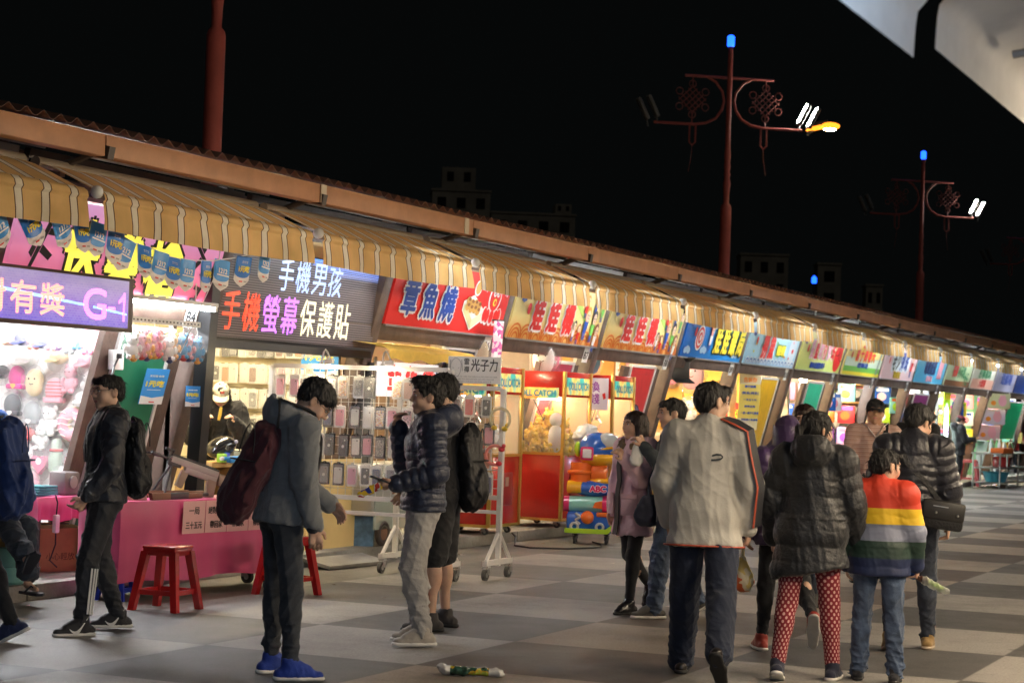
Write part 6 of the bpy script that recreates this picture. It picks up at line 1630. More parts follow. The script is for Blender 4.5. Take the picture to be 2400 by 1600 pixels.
# ---------- plush and caps of the shooting stall ----------
def fab(nm, c): return M('plush '+nm, c, .9, bump=.4, bs=90, sheen=.3)
PC = {'magenta': (.72, .03, .30), 'cream': (.80, .62, .36), 'pink': (.78, .38, .45), 'white': (.82, .80, .78), 'charcoal': (.05, .055, .065), 'grey': (.32, .34, .35), 'red': (.50, .05, .05), 'navy': (.03, .04, .14), 'peach': (.78, .42, .28), 'blue': (.10, .35, .62), 'lime': (.50, .55, .12), 'purple': (.32, .08, .36), 'sage': (.42, .50, .42), 'orange': (.80, .40, .08), 'black': (.03, .03, .035), 'rose': (.75, .20, .32), 'coral': (.75, .22, .16)}
def goods(kind, col, pos, label, group, s=1., rz=FACE_X, name=None, wrapd=True):
    m = fab(col, PC[col]); nm = {'beanie': 'knit_hat', 'cap': 'cap', 'plush': 'plush_toy', 'bag': 'plush_bag', 'donut': 'donut_cushion', 'stripe': 'striped_hat', 'bottle': 'plush_bottle', 'heart': 'heart_bag'}[kind]
    t = thing(nm, label, {'beanie': 'hat', 'cap': 'cap', 'stripe': 'hat', 'donut': 'cushion', 'bag': 'bag', 'heart': 'bag'}.get(kind, 'plush toy'), pos, rz+rnd.uniform(-.1, .1), group)
    mb = MB(m); w_, h_ = .2, .22
    if kind in ('beanie', 'stripe'):
        mb.ball((0, 0, .0), (.095*s, .05*s, .11*s), u=16, v=10); mb.box((0, 0, -.085*s), (.19*s, .1*s, .05*s), bev=.018*s); mb.build('crown', t)
        if kind == 'beanie': mb = MB(M('emblem gold', (.8, .45, .1), .4) if col == 'magenta' else tr_white); poly(mb, [(0, -.11*s), (.035*s, -.075*s), (.022*s, -.06*s), (-.022*s, -.06*s), (-.035*s, -.075*s)], -.055*s, None); mb.build('emblem', t)
        else:
            mb = MB(fab('red', PC['red']))
            for j in range(5): z = -.05+.03*j; wd = .095*math.sqrt(max(.05, 1-(z/.11)**2)); mb.tube([(wd*math.sin(a)*s*1.01, -.052*s*math.cos(a), z*s) for a in [R(-75+150*i/8) for i in range(9)]], .005*s, 4)
            mb.build('stripes', t)
    elif kind == 'cap':
        mb.ball((0, 0, .0), (.095*s, .08*s, .075*s), u=16, v=8); mb.build('crown', t)
        mb = MB(m); mb.ball((0, -.085*s, -.035*s), (.08*s, .075*s, .012*s), u=14, v=6, rot=RX(.35)); mb.build('brim', t)
    elif kind == 'plush':
        mb.ball((0, 0, -.05*s), (.07*s, .055*s, .075*s), u=12, v=8); mb.ball((0, -.01*s, .05*s), (.065*s, .055*s, .058*s), u=12, v=8)
        for q in (-1, 1): mb.ball((q*.05*s, 0, .105*s), (.024*s, .015*s, .03*s), u=8, v=6); mb.ball((q*.075*s, -.02*s, -.03*s), (.025*s, .025*s, .04*s), u=8, v=6); mb.ball((q*.04*s, -.04*s, -.115*s), (.03*s, .035*s, .025*s), u=8, v=6)
        mb.build('body', t)
        mb = MB(eye_d)
        for q in (-1, 1): mb.ball((q*.025*s, -.06*s, .06*s), .007*s, u=6, v=5)
        mb.build('eyes', t) if False else mb.build('face', t)
    elif kind == 'bag':
        mb.ball((0, 0, 0), (.09*s, .045*s, .115*s), u=14, v=9, fn=lambda d: 1+.12*abs(d.x*d.z)); mb.build('body', t)
        mb = MB(eye_d); 
        for q in (-1, 1): mb.ball((q*.03*s, -.043*s, .03*s), .008*s, u=6, v=5)
        mb.tube([(-.02*s, -.046*s, -.01*s), (0, -.05*s, -.02*s), (.02*s, -.046*s, -.01*s)], .004*s, 4); mb.build('face', t)
    elif kind == 'donut':
        mb.torus((0, 0, 0), .095*s, .062*s, 24, 10, fab('cream', PC['cream'])); mb.build('ring', t)
        mb = MB(m); mb.torus((0, -.014*s, 0), .095*s, .056*s, 24, 10); gl = mb.build('icing', t)
        mb = MB(tr_white)
        for j in range(5): z = (-.10+.05*j)*s; wd = math.sqrt(max(0, .15**2-z*z/s/s))*s*.92; mb.tube([(x, -.062*s-(.006 if abs(x) > .04*s else -.02), z+.008*math.sin(x*60)) for x in [wd*(-1+i/5) for i in range(11)]], .006*s, 4)
        mb.build('icing_lines', gl)
    elif kind == 'bottle':
        mb.lathe([(.0, -.15*s), (.06*s, -.145*s), (.068*s, -.03*s), (.05*s, .03*s), (.042*s, .06*s), (.05*s, .09*s), (.035*s, .13*s), (0, .14*s)], n=14); mb.build('body', t); mb = MB(fab('red', PC['red'])); mb.torus((0, 0, .035*s), .05*s, .014*s, 14, 6, rot=RX(math.pi/2)); mb.build('scarf', t)
    elif kind == 'heart':
        P = [(.085*s*(16*math.sin(a)**3)/16, .085*s*(13*math.cos(a)-5*math.cos(2*a)-2*math.cos(3*a)-math.cos(4*a))/15) for a in [2*math.pi*i/24 for i in range(24)]]; mb.prism(P, -.03*s, .03*s); mb.build('body', t); mb = MB(tr_white); disc(mb, .0, .02*s, .03*s, .03*s, -.033*s, None, 12); mb.build('face', t)
    if wrapd:
        mb = MB(wrap_m); mb.ball((0, -.012, -.005), (.118*s, .085*s, .15*s), u=14, v=8, fn=lambda d: 1+.08*math.sin(9*d.x+7*d.z)); mb.build('wrapper', t)
    return t
GW = 'caps and plush bags on the white wall'
W1 = 14.33
def wallpos(x, y, d=.07):
    yy_, zz_ = onx(x*.306, 700+y*.306, W1-d); return (W1-d, yy_, zz_)
for kind, col, x, y, s, lb in (('beanie', 'magenta', 130, 600, .95, 'magenta knit hat with a gold emblem on the white wall'), ('bag', 'cream', 265, 640, 1.05, 'cream yellow plush bag with a face right of the magenta hat'), ('stripe', 'pink', 420, 700, 1.0, 'pale hat with red stripes right of the cream yellow bag'), ('plush', 'pink', 545, 610, .95, 'pink plush toy right of the upper striped hat'), ('beanie', 'charcoal', 95, 810, .9, 'charcoal knit hat with a white emblem below the magenta hat'), ('beanie', 'grey', 245, 870, .95, 'light grey knit hat right of the charcoal one'), ('donut', 'pink', 562, 960, 1.0, 'pink iced donut cushion with white lines'), ('cap', 'red', 210, 1035, .85, 'dark red cap in clear wrapping below the grey hat'), ('plush', 'white', 385, 930, 1.0, 'white plush toy left of the donut cushion'), ('bottle', 'sage', 430, 1190, 1.0, 'grey green plush bottle with a red scarf'), ('heart', 'rose', 310, 1260, 1.0, 'rose pink heart shaped bag near the table'), ('stripe', 'white', 565, 1250, .95, 'white hat with red stripes below the donut cushion'), ('donut', 'orange', 800, 760, 1.0, 'orange ring cushion behind the head of the young man with glasses'), ('cap', 'peach', 835, 500, 1.0, 'peach cap under the hanging charms, upper right of the wall'), ('cap', 'pink', 655, 475, .85, 'pink cap left of the peach cap'), ('cap', 'black', 15, 560, .8, 'black cap at the left edge of the wall'), ('cap', 'white', 210, 455, 1., 'white cap below the electronic board, left one'), ('cap', 'cream', 450, 440, .95, 'cream cap below the electronic board, right one'), ('plush', 'white', 320, 1050, .9, 'white plush toy below the light grey hat'), ('bag', 'peach', 690, 1040, .95, 'peach plush bag right of the donut cushion'), ('bag', 'lime', 655, 1180, .8, 'lime plush bag below the peach bag'), ('plush', 'pink', 60, 1060, .95, 'pink plush toy behind the blue cap'), ('bag', 'white', 190, 1180, .9, 'white plush bag above the heart bag'), ('plush', 'rose', 100, 1260, .95, 'rose plush toy low at the left of the wall'), ('bag', 'white', 470, 1370, .9, 'white plush bag just above the table, right one'), ('bag', 'pink', 250, 1400, .8, 'pink plush bag just above the table, left one'), ('plush', 'white', 690, 640, .9, 'white plush toy left of the orange ring cushion'), ('cap', 'white', 640, 760, .8, 'white cap above the donut cushion')):
    goods(kind, col, wallpos(x, y), lb, GW, s)
GT = 'toys hanging in a row below the electronic board'
for kind, col, x, y, s in (('cap', 'peach', 65, 300, 1.05), ('cap', 'navy', 180, 305, 1.), ('plush', 'coral', 272, 290, .9), ('cap', 'navy', 330, 335, .8), ('plush', 'pink', 405, 300, .85), ('bag', 'purple', 440, 330, .75), ('plush', 'grey', 545, 330, .85), ('plush', 'blue', 608, 300, .8), ('plush', 'rose', 690, 330, .9), ('bag', 'magenta', 800, 300, .8), ('bag', 'lime', 835, 350, .75), ('plush', 'grey', 920, 330, .8), ('plush', 'white', 490, 300, .7), ('plush', 'pink', 735, 325, .8)):
    goods(kind, col, wallpos(x, y, .45), '%s %s hanging in clear wrapping, %s in the row below the electronic board' % (col, {'cap': 'cap', 'plush': 'plush toy', 'bag': 'plush bag'}[kind], ORD[len([o for o in COL.objects if o.get('group') == GT])]), GT, s*.9)
# rail with little hanging charms under the tube lamp
t = thing('hanging_rail', 'white perforated rail with hooks under the tube lamp of the pink stall', 'rail', (12.95, 9.05, 2.12))
mb = MB(white_m); mb.box((.5, 0, 0), (1.05, .03, .045)); rl = mb.build('bar', t)
mb = MB(dark_m)
for i in range(20): mb.box((.02+.051*i, -.016, .0), (.02, .004, .012))
mb.build('slots', rl)
GC = 'little plush charms on the rail'
for i in range(10):
    col = ('white', 'pink', 'orange', 'rose', 'coral', 'white', 'orange', 'blue', 'pink', 'blue')[i]
    tt = goods('plush', col, (12.98+.1*i, 9.03+rnd.uniform(-.03, .03), 1.93+rnd.uniform(-.02, .02)), '%s plush charm, %s from the left on the perforated rail' % (col, ORD[i]), GC, .78, R(-40))
    mb = MB(tr_white); mb.tube([(0, 0, .06), (.01, 0, .13), (0, .0, .18)], .003, 4); mb.build('cord', tt)
    mb = MB(fab(('orange', 'red', 'navy')[i % 3], PC[('orange', 'red', 'navy')[i % 3]])); mb.ball((.01, -.02, -.10), (.035, .03, .03), u=8, v=6); mb.build('tassel', tt)

# ---------- electronic board, bunting, posters ----------
t = thing('led_sign', 'purple blue electronic board with glowing pink orange characters at the left edge', 'electronic board', (10.6, 8.72, 2.0))
mb = MB(M('board case', (.09, .055, .045), .4)); mb.box((.93, .0, .195), (1.88, .12, .40), bev=.008); mb.build('case', t)
def screen_mat():
    m, nt, b = newmat('lit violet screen', .25); x, y, z = objxyz(nt)
    n = nt.nodes.new('ShaderNodeTexBrick'); n.inputs['Scale'].default_value = 14; tc = nt.nodes.new('ShaderNodeTexCoord'); mp = nt.nodes.new('ShaderNodeMapping'); mp.inputs['Rotation'].default_value = (R(90), 0, 0); nt.links.new(tc.outputs['Object'], mp.inputs[0]); nt.links.new(mp.outputs[0], n.inputs['Vector'])
    n.inputs['Color1'].default_value = (.30, .26, .52, 1); n.inputs['Color2'].default_value = (.22, .18, .48, 1); n.inputs['Mortar'].default_value = (.38, .34, .55, 1)
    g = ramp(nt, math_(nt, 'DIVIDE', z, .4), [(0, (.03, .01, .75)), (.45, (.17, .06, .62)), (1, (.42, .38, .60))], 'LINEAR')
    c = mixc(nt, .35, g, n.outputs['Color']); nt.links.new(c, b.inputs['Base Color']); nt.links.new(c, b.inputs['Emission Color']); b.inputs['Emission Strength'].default_value = .26; return m
mb = MB(screen_mat()); rect(mb, .02, 1.80, .022, .372, -.0625, None); mb.recalc = False; sc_ = mb.build('screen', t)
mb = MB(); mb.recalc = False
hot = glow('led hot pink', (1., .26, .20), 1.9, 95); hot2 = glow('led pink violet', (1., .18, .55), 1.9, 95)
for q, x, m_ in (('對', .20, hot), ('有', .53, hot), ('獎', .86, hot), ('G', 1.36, hot2)): mb.text(q, x+.02, -.066, .18, .27, .22, m_, .005)
rect(mb, 1.54, 1.63, .15, .17, -.066, hot2); rect(mb, 1.73, 1.752, .07, .28, -.066, hot2); poly(mb, [(1.752, .28), (1.67, .22), (1.67, .195), (1.752, .24)], -.067, hot2)
bl_ = glow('led streak', (.25, .55, 1.), 1.8, 95); poly(mb, [(.0, .235), (1.3, .155), (1.3, .17), (.0, .26)], -.065, bl_); poly(mb, [(1.36, .15), (1.78, .115), (1.78, .13), (1.36, .165)], -.065, bl_)
mb.build('led_writing', sc_)

pen_b, pen_b2, pen_w = M('pennant blue', (.05, .32, .80), .35), M('pennant deep blue', (.02, .20, .72), .35), M('pennant white', (.84, .80, .80), .4)
bun = thing('bunting', 'string of blue and white pointed paper pennants across the pink stall', 'bunting', (12, 8.08, 2.6))
PT = [(9.95, 2.60), (10.2, 2.665), (10.55, 2.69), (10.85, 2.70), (11.08, 2.705), (11.26, 2.675), (11.44, 2.635), (11.6, 2.59), (11.81, 2.575), (12.01, 2.535), (12.17, 2.525), (12.37, 2.53), (12.61, 2.545), (12.88, 2.585), (13.19, 2.645), (13.45, 2.69), (13.7, 2.76)]
mb = MB(tr_white); mb.tube([(x-12, 0, z-2.6) for x, z in PT], .004, 5); mb.build('string', bun)
mb = MB(tr_white); mb.tube([(.78, .02, .3), (.74, .02, -.1), (.62, .25, -.75)], .004, 5); mb.build('hanging_cord', bun)
def pennant(kind):
    w_, h_ = .185, .235
    def sheet(mm, zs, y0, half):
        mb = MB(mm); N = 12; A = []
        for i in range(N+1):
            x = w_*(i/N-.5)*half; A.append([mb.v((x, y0+.010*math.sin(i*.55), zs(x, q/6))) for q in range(7)])
        for i in range(N):
            for q in range(6): mb.face([A[i][q], A[i][q+1], A[i+1][q+1], A[i+1][q]])
        mb.recalc = False; return mb
    o = sheet(pen_w, lambda x, t_: -t_*(h_-.055*abs(x)/(w_/2)), 0, 1).build('pennant', bun)
    sheet(pen_b if kind else pen_b2, lambda x, t_: -t_*(h_*.70-.035*(x/(w_/2))**2), -.003, .995).build('pennant_print', o)
    mb = MB(pr_white); mb.recalc = False
    if kind: mb.text('1212', 0, -.016, -.085, .095, .036, pr_white, .002); rect(mb, -.07, .07, -.122, -.112, -.016, pr_white)
    else: mb.text('1元吃', 0, -.016, -.095, .125, .048, pr_yel, .003); mb.text('支付宝', 0, -.016, -.042, .07, .02, pr_white)
    rect(mb, -.045, -.005, -.196, -.186, -.016, pr_red); rect(mb, .012, .045, -.196, -.186, -.016, pr_grey)
    mb.build('pennant_writing', o); return o
pp = [pennant(0), pennant(1)]; used = [0, 0]
spots = []
for i in range(len(PT)-2):
    x0_, z0_ = PT[i]; x1_, z1_ = PT[i+1]; spots.append(((x0_+x1_)/2, (z0_+z1_)/2, math.atan2(z1_-z0_, x1_-x0_)))
for i, (x, z, a_) in enumerate(spots):
    k_ = (i+1) % 2; src = pp[k_]
    if used[k_]:
        o = src.copy(); COL.objects.link(o); o.parent = bun
        for ch in src.children: c = ch.copy(); COL.objects.link(c); c.parent = o
    else: o = src; used[k_] = 1
    o.location = (x-12, -.01-.012*(i % 3), z-2.6-.004); o.rotation_euler = (R(rnd.uniform(-10, 10)), -a_*.9+R(rnd.uniform(-5, 5))+(R(14) if x > 12.6 else (R(-24) if i < 3 else 0)), R(rnd.uniform(-9, 9)))
def pay_poster(label, loc, w_, h_, rz=0., tilt=None, parent=None):
    t = thing('poster', label, 'poster', loc, rz, 'blue payment posters'); T = Matrix.Rotation(tilt, 4, 'X') if tilt else Matrix()
    mb = MB(pen_b, T=T); mb.box((0, 0, 0), (w_, .006, h_)); bd = mb.build('sheet', t)
    mb = MB(pr_white, T=T); mb.recalc = False
    poly(mb, [(-w_/2, -h_/2), (w_/2, -h_/2), (w_/2, -h_*.26), (0, -h_*.32), (-w_/2, -h_*.26)], -.0045, pr_white)
    mb.text('支付宝·台湾', 0, -.005, h_*.30, w_*.62, h_*.06, pr_white, .001); mb.text('1元吃', 0, -.005, h_*.08, w_*.78, h_*.17, pr_yel, .004); rect(mb, -w_*.3, w_*.3, -h_*.1, -h_*.085, -.005, pr_white)
    mb.prism(rrect(w_*.28, h_*.18, .008), -.006, -.004, pr_grey) if False else None
    rect(mb, -w_*.1, w_*.14, -h_*.45, -h_*.42, -.006, pr_red); mb.build('print', bd); return t
pay_poster('blue and white payment poster pinned to the green panel', (13.78, 9.335, 1.60), .33, .30, 0, TILT)
pay_poster('blue payment board above the wide rack, deep in the phone case stall', (17.2, 9.72, 1.92), .42, .36, FACE_X)
pay_poster('small blue payment card on the black post', (14.03, 9.12, 1.53), .12, .17, R(-60))
t = thing('socket_box', 'white socket box with a hanging black cable beside the green panel', 'socket box', (13.18, 9.30, 1.80)); mb = MB(white_m); mb.box((0, 0, 0), (.14, .06, .16), bev=.008); mb.build('box', t)
mb = MB(black_m); mb.tube([(-.02, -.04, .02), (-.1, -.06, -.05), (-.16, -.05, -.25), (-.1, -.03, -.42), (.02, 0, -.55), (.14, .05, -.75)], .008, 6); mb.box((-.02, -.045, .03), (.03, .03, .04)); mb.build('cable', t)

# ---------- the pink draped table and what lies on it ----------
def cloth_mat():
    m, nt, b = newmat('pink table cloth', .38); tc = nt.nodes.new('ShaderNodeTexCoord'); n = nt.nodes.new('ShaderNodeTexNoise'); n.inputs['Scale'].default_value = 3
    nt.links.new(tc.outputs['Object'], n.inputs['Vector']); nt.links.new(ramp(nt, n.outputs[0], [(.3, (.70, .10, .26)), (.7, (.80, .14, .33))], 'LINEAR'), b.inputs['Base Color'])
    bp = nt.nodes.new('ShaderNodeBump'); bp.inputs['Strength'].default_value = .15; n2 = nt.nodes.new('ShaderNodeTexNoise'); n2.inputs['Scale'].default_value = 9; nt.links.new(tc.outputs['Object'], n2.inputs['Vector']); nt.links.new(n2.outputs[0], bp.inputs['Height']); nt.links.new(bp.outputs[0], b.inputs['Normal']); return m
clothm = cloth_mat()
TBX, TBY, TRZ = 12.32, 8.60, R(-7)
tb = thing('table', 'wheeled game table hidden under a pink cloth', 'table', (TBX, TBY, 0), TRZ)
LW, DW, TH = 2.0, .40, .73
mb = MB(M('plywood', (.45, .33, .2), .7)); mb.box((LW/2, DW/2, TH-.03), (LW-.03, DW-.03, .04)); mb.build('table_top', tb)
mb = MB(greysteel); mb.box((LW/2, DW/2, .16), (LW-.1, DW-.1, .04)); mb.build('lower_frame', tb)
for x in (.08, LW-.1):
    for y in (.09, DW-.09):
        mb = MB(greysteel); mb.box((x, y, .42), (.04, .04, .52)); lg = mb.build('leg', tb); mb = MB(dark_m); castor(mb, x, y, .004, .055, greysteel, M('black rubber', (.02, .02, .02), .7)); mb.build('castor', lg)
def drape(x0, x1, y0, y1, zt, zb, name, label, parent_loc, rz, seed, sides=True):
    r = random.Random(seed); mb = MB(clothm); P = []; per = []
    nx, ny = 40, 14
    def add(x, y, nx_, ny_): per.append((x, y, nx_, ny_))
    for i in range(nx+1): add(x0+(x1-x0)*i/nx, y0, 0, -1)
    for i in range(1, ny+1): add(x1, y0+(y1-y0)*i/ny, 1, 0)
    for i in range(1, nx+1): add(x1+(x0-x1)*i/nx, y1, 0, 1)
    for i in range(1, ny): add(x0, y1+(y0-y1)*i/ny, -1, 0)
    rows = []; N = len(per)
    for j in range(9):
        t_ = j/8; row = []
        for i, (x, y, a, b_) in enumerate(per):
            w_ = t_*(.016*math.sin(i*.55+seed)+.010*math.sin(i*1.27))+.012*min(1, t_*4)
            row.append(mb.v((x+a*w_, y+b_*w_, zt+(zb+.012*math.sin(i*.31)-zt)*t_)))
        rows.append(row)
    for j in range(8):
        for i in range(N): mb.face([rows[j][i], rows[j][(i+1) % N], rows[j+1][(i+1) % N], rows[j+1][i]])
    mb.face(rows[0])
    o = mb.build(name, None, parent_loc); o.rotation_euler.z = rz; return tag(o, label, 'tablecloth')
drape(0, LW, 0, DW, TH+.004, .13, 'tablecloth', 'pink cloth draped over the wheeled game table', (TBX, TBY, 0), TRZ, 4)
tb2 = thing('side_table', 'smaller table with a short purple pink cloth behind the young man with glasses', 'table', (12.40, 9.42, .12))
mb = MB(M('plywood', (.5, .4, .3), .7)); mb.box((.375, .2, .575), (.73, .38, .04)); mb.build('table_top', tb2)
for x in (.06, .69):
    for y in (.05, .35): mb = MB(M('dark wood', (.07, .05, .045), .6)); mb.box((x, y, .28), (.06, .06, .555)); mb.build('leg', tb2)
drape(0, .75, 0, .4, .60, .42, 'tablecloth', 'short purple pink cloth on the side table', (12.40, 9.42, .12), 0, 9)
def onT(x, y, z=TH+.005):
    return (TBX+x*math.cos(TRZ)-y*math.sin(TRZ), TBY+x*math.sin(TRZ)+y*math.cos(TRZ), z)
for i, (x, a, b_) in enumerate(((.70, '一局', '三十五元'), (.97, '絕對有獎', '帶回家'), (1.24, '絕對有獎', '帶回家'), (1.51, '絕對有獎', '帶回家'))):
    lb = ('pink price paper reading one round thirty five yuan on the table front', 'pink paper promising a prize, nearest the price paper', 'pink paper promising a prize, beside the maroon backpack', 'pink paper promising a prize, hidden behind the maroon backpack')[i]
    t = thing('price_paper', lb, 'paper sign', onT(x+.1, -.02, TH-.13), TRZ, 'pink papers on the table front')
    mb = MB(M('pale pink paper', (.80, .47, .48), .7, var=.04)); mb.box((0, -.014, 0), (.262, .003, .25), rot=RX(.03)); s_ = mb.build('sheet', t)
    mb = MB(pr_blk); mb.recalc = False; mb.text(a, 0, -.019, .05, .12 if i == 0 else .2, .055, pr_blk, .0015); mb.text(b_, 0, -.0185, -.06, .19 if i == 0 else .15, .055, pr_blk, .0015); mb.build('writing', s_)
# toy rifle on its bipod
tanp, dkp = M('tan polymer', (.34, .27, .21), .5, var=.1), M('gun grey', (.05, .05, .055), .45)
t = thing('toy_rifle', 'tan and black toy rifle propped on a bipod on the pink table', 'toy gun', onT(1.20, .2, TH+.005), TRZ+R(-22))
QT = Matrix.Translation((0, 0, .15))@Matrix.Rotation(R(17), 4, 'Y')
def gx(*mats): return MB(*mats, T=QT)
mb = gx(M('gun side', (.40, .38, .37), .4)); mb.box((-.12, 0, .055), (.44, .045, .05), bev=.006); mb.box((-.05, 0, .01), (.30, .04, .05), bev=.006); rc = mb.build('receiver', t)
mb = gx(dkp); mb.box((-.12, 0, .088), (.44, .022, .016)); [mb.box((-.33+.02*i, 0, .098), (.011, .024, .006)) for i in range(21)]; mb.build('top_rail', rc)
mb = gx(dkp); mb.cyl((-.34, 0, .05), (-.47, 0, .05), .011, n=10); mb.cyl((-.44, 0, .05), (-.52, 0, .05), .017, n=10); mb.box((-.30, 0, .03), (.12, .04, .05), bev=.005); mb.box((-.36, 0, .10), (.02, .02, .07)); mb.cyl((-.41, 0, .12), (-.33, 0, .12), .013, n=8); mb.build('barrel', t)
mb = gx(tanp); mb.prism([(.02, .0), (.10, .0), (.115, -.16), (.05, -.17)], -.02, .02); mb.build('magazine', t)
mb = gx(tanp); mb.prism([(-.22, -.0), (-.16, .0), (-.18, -.14), (-.235, -.13)], -.017, .017); mb.build('fore_grip', t)
mb = gx(tanp); mb.prism([(.15, -.02), (.2, -.02), (.245, -.12), (.19, -.13)], -.018, .018); mb.build('pistol_grip', t)
mb = gx(tanp); mb.prism([(.10, .07), (.2, .07), (.33, .055), (.40, .04), (.40, -.06), (.30, -.03), (.12, -.02)], -.022, .022); st_ = mb.build('stock', t)
mb = gx(dkp); mb.prism([(.40, .055), (.43, .055), (.445, -.16), (.415, -.17)], -.024, .024); mb.build('butt_pad', st_)
for s in (-1, 1): mb = MB(dkp); mb.tube([(-.30, s*.01, .255), (-.37, s*.07, .12), (-.42, s*.12, .004)], .010, 6); mb.build('bipod_leg', t)
def long_gun(label, x, y, a, c1, c2, L=.62):
    t = thing('toy_gun', label, 'toy gun', onT(x, y, TH+.03), TRZ+a); mb = MB(c2); mb.cyl((-.1, 0, 0), (L-.1, 0, 0), .014, n=8); mb.box((.02, 0, 0), (.24, .035, .05), bev=.006); mb.build('barrel', t)
    mb = MB(c1); mb.prism([(-.1, .025), (-.1, -.025), (-.32, -.028), (-.34, .03)], -.016, .016); mb.build('stock', t); mb = MB(c1); mb.box((.22, 0, -.004), (.2, .036, .045), bev=.01); mb.build('fore_end', t)
wd = M('gun wood', (.20, .105, .06), .5)
long_gun('black toy gun lying in front of the rifle on the pink table', .75, .10, R(4), wd, dkp, .5); long_gun('brown stocked toy gun lying behind the black one', 1.0, .33, R(-3), wd, wd, .45)
t = thing('tent_sign', 'pink folded paper sign standing on the pink table', 'paper sign', onT(.33, .18, TH+.006), R(-30)); mb = MB(M('pale pink paper', (.8, .45, .45), .7)); mb.face([mb.v(p) for p in ((-.10, -.05, 0), (.10, -.05, 0), (.045, 0, .36), (-.045, 0, .36))]); mb.face([mb.v(p) for p in ((-.10, .05, 0), (.10, .05, 0), (.045, .001, .36), (-.045, .001, .36))]); s_ = mb.build('card', t)
mb = MB(pr_red); mb.recalc = False; T0 = mb.T; mb.T = Matrix.Rotation(-.138, 4, 'X'); mb.text('射擊', 0, -.056, .17, .08, .05, pr_red, .001); mb.text('必有獎', 0, -.056, .09, .12, .05, pr_red, .001); mb.build('writing', s_)
t = thing('cord_bundle', 'loose bright blue cords on the pink table', 'cords', onT(.55, .45, TH+.012), 0); mb = MB(M('blue cord', (.05, .2, .75), .5)); r2 = random.Random(4)
for i in range(6): mb.tube([(r2.uniform(-.05, .0), r2.uniform(-.1, .1), .01+.02*r2.random()), (.15, r2.uniform(-.1, .1), .03+.02*i*.3), (.3, r2.uniform(-.1, .1), .02), (.45, r2.uniform(-.05, .05), .01)], .005, 5)
mb.build('cords', t)
t = thing('folded_cloth', 'teal folded cloth on the side table', 'cloth', (12.62, 9.58, .725)); mb = MB(cloth('teal cotton', (.03, .20, .24)))
for i in range(4): mb.box((.01*i, .005*i, .012+.019*i), (.27-.015*i, .2, .017), bev=.007)
mb.build('folds', t)
t = thing('metal_tin', 'dull grey metal tin with a round dial behind the young man with glasses', 'tin', (12.98, 9.6, .725)); mb = MB(M('dull tin', (.2, .18, .18), .5, .4)); mb.box((0, 0, .09), (.2, .16, .18), bev=.02); mb.build('body', t); mb = MB(metal_m); mb.cyl((0, -.082, .1), (0, -.092, .1), .05, n=14); mb.build('dial', t)
t = thing('power_strip', 'white power strip dangling on its cable from the side table', 'power strip', (12.60, 9.38, .52)); mb = MB(white_m); mb.box((0, 0, 0), (.05, .04, .14), bev=.01); mb.build('body', t); mb = MB(black_m); mb.tube([(0, 0, .07), (.01, .0, .16), (.02, .03, .22)], .006, 5); mb.tube([(0, 0, -.07), (.03, .02, -.16), (-.02, .03, -.28), (.1, .05, -.34)], .006, 5); mb.build('cable', t)
cardm = M('cardboard', (.42, .28, .12), .8, var=.12)
t = thing('cardboard_box', 'brown cardboard box with faint print under the side table', 'box', (13.0, 9.75, .12), R(-20)); mb = MB(cardm); mb.box((0, 0, .17), (.42, .36, .34), bev=.006); b_ = mb.build('body', t); mb = MB(M('box flap', (.50, .36, .17), .8)); mb.box((0, -.10, .345), (.42, .17, .006), rot=RX(.12)); mb.box((0, .1, .345), (.42, .17, .006), rot=RX(-.3)); mb.build('flap', b_)
mb = MB(M('box print', (.10, .06, .03), .8)); mb.recalc = False; mb.text('小心輕放', 0, -.183, .12, .26, .06); mb.build('print', b_)
t = thing('plastic_tub', 'pale teal round plastic tub at the left edge by the seated man', 'tub', (11.86, 9.28, .12)); mb = MB(M('teal plastic', (.16, .40, .38), .35)); mb.lathe([(.14, 0), (.16, .02), (.17, .13), (.18, .135), (.185, .26), (.19, .27), (.175, .275), (.0, .275)], n=24); mb.build('bucket', t)
t = thing('storage_tin', 'ochre square tin standing on the teal tub', 'tin', (11.86, 9.28, .397)); mb = MB(M('ochre tin', (.42, .28, .06), .4)); mb.box((0, 0, .09), (.26, .26, .18), bev=.02); mb.build('body', t); mb = MB(M('blue lid', (.08, .3, .55), .4)); mb.box((0, 0, .19), (.27, .27, .025), bev=.008); mb.build('lid', t)

# ---------- plastic stools ----------
def stool(label, x, y, rz, m, h=.46, group='plastic stools'):
    t = thing('plastic_stool', label, 'stool', (x, y, 0), rz, group); s = h/.46
    mb = MB(m); mb.box((0, 0, h-.012), (.27*s, .27*s, .024), bev=.010); mb.box((0, 0, h-.045), (.26*s, .26*s, .05), bev=.006); mb.build('seat', t)
    for sx in (-1, 1):
        for sy in (-1, 1):
            mb = MB(m); a, b_ = Vector((sx*.112*s, sy*.112*s, h-.04)), Vector((sx*.175*s, sy*.175*s, 0)); V = []
            for p, w_ in ((a, .028), (b_, .024)): V.append([mb.v(p+Vector((dx*w_*s, dy*w_*s, 0))) for dx, dy in ((-1, -1), (1, -1), (1, 1), (-1, 1))])
            for i in range(4): mb.face([V[0][i], V[0][(i+1) % 4], V[1][(i+1) % 4], V[1][i]])
            mb.face(V[1]); mb.build('leg', t)
    mb = MB(m)
    for q in (-1, 1): mb.box((0, q*.150*s, .13*s), (.25*s, .018, .035)); mb.box((q*.150*s, 0, .13*s), (.018, .25*s, .035))
    mb.build('stretcher', t); return t
redp, bluep = M('red plastic', (.55, .018, .02), .25, coat=.3), M('blue plastic', (.02, .05, .55), .3)
stool('red plastic stool in front of the pink table', 12.30, 8.0-.02, R(4), redp)
stool('red plastic stool half hidden behind the grey hoodie', 13.68, 7.95, R(-8), redp)
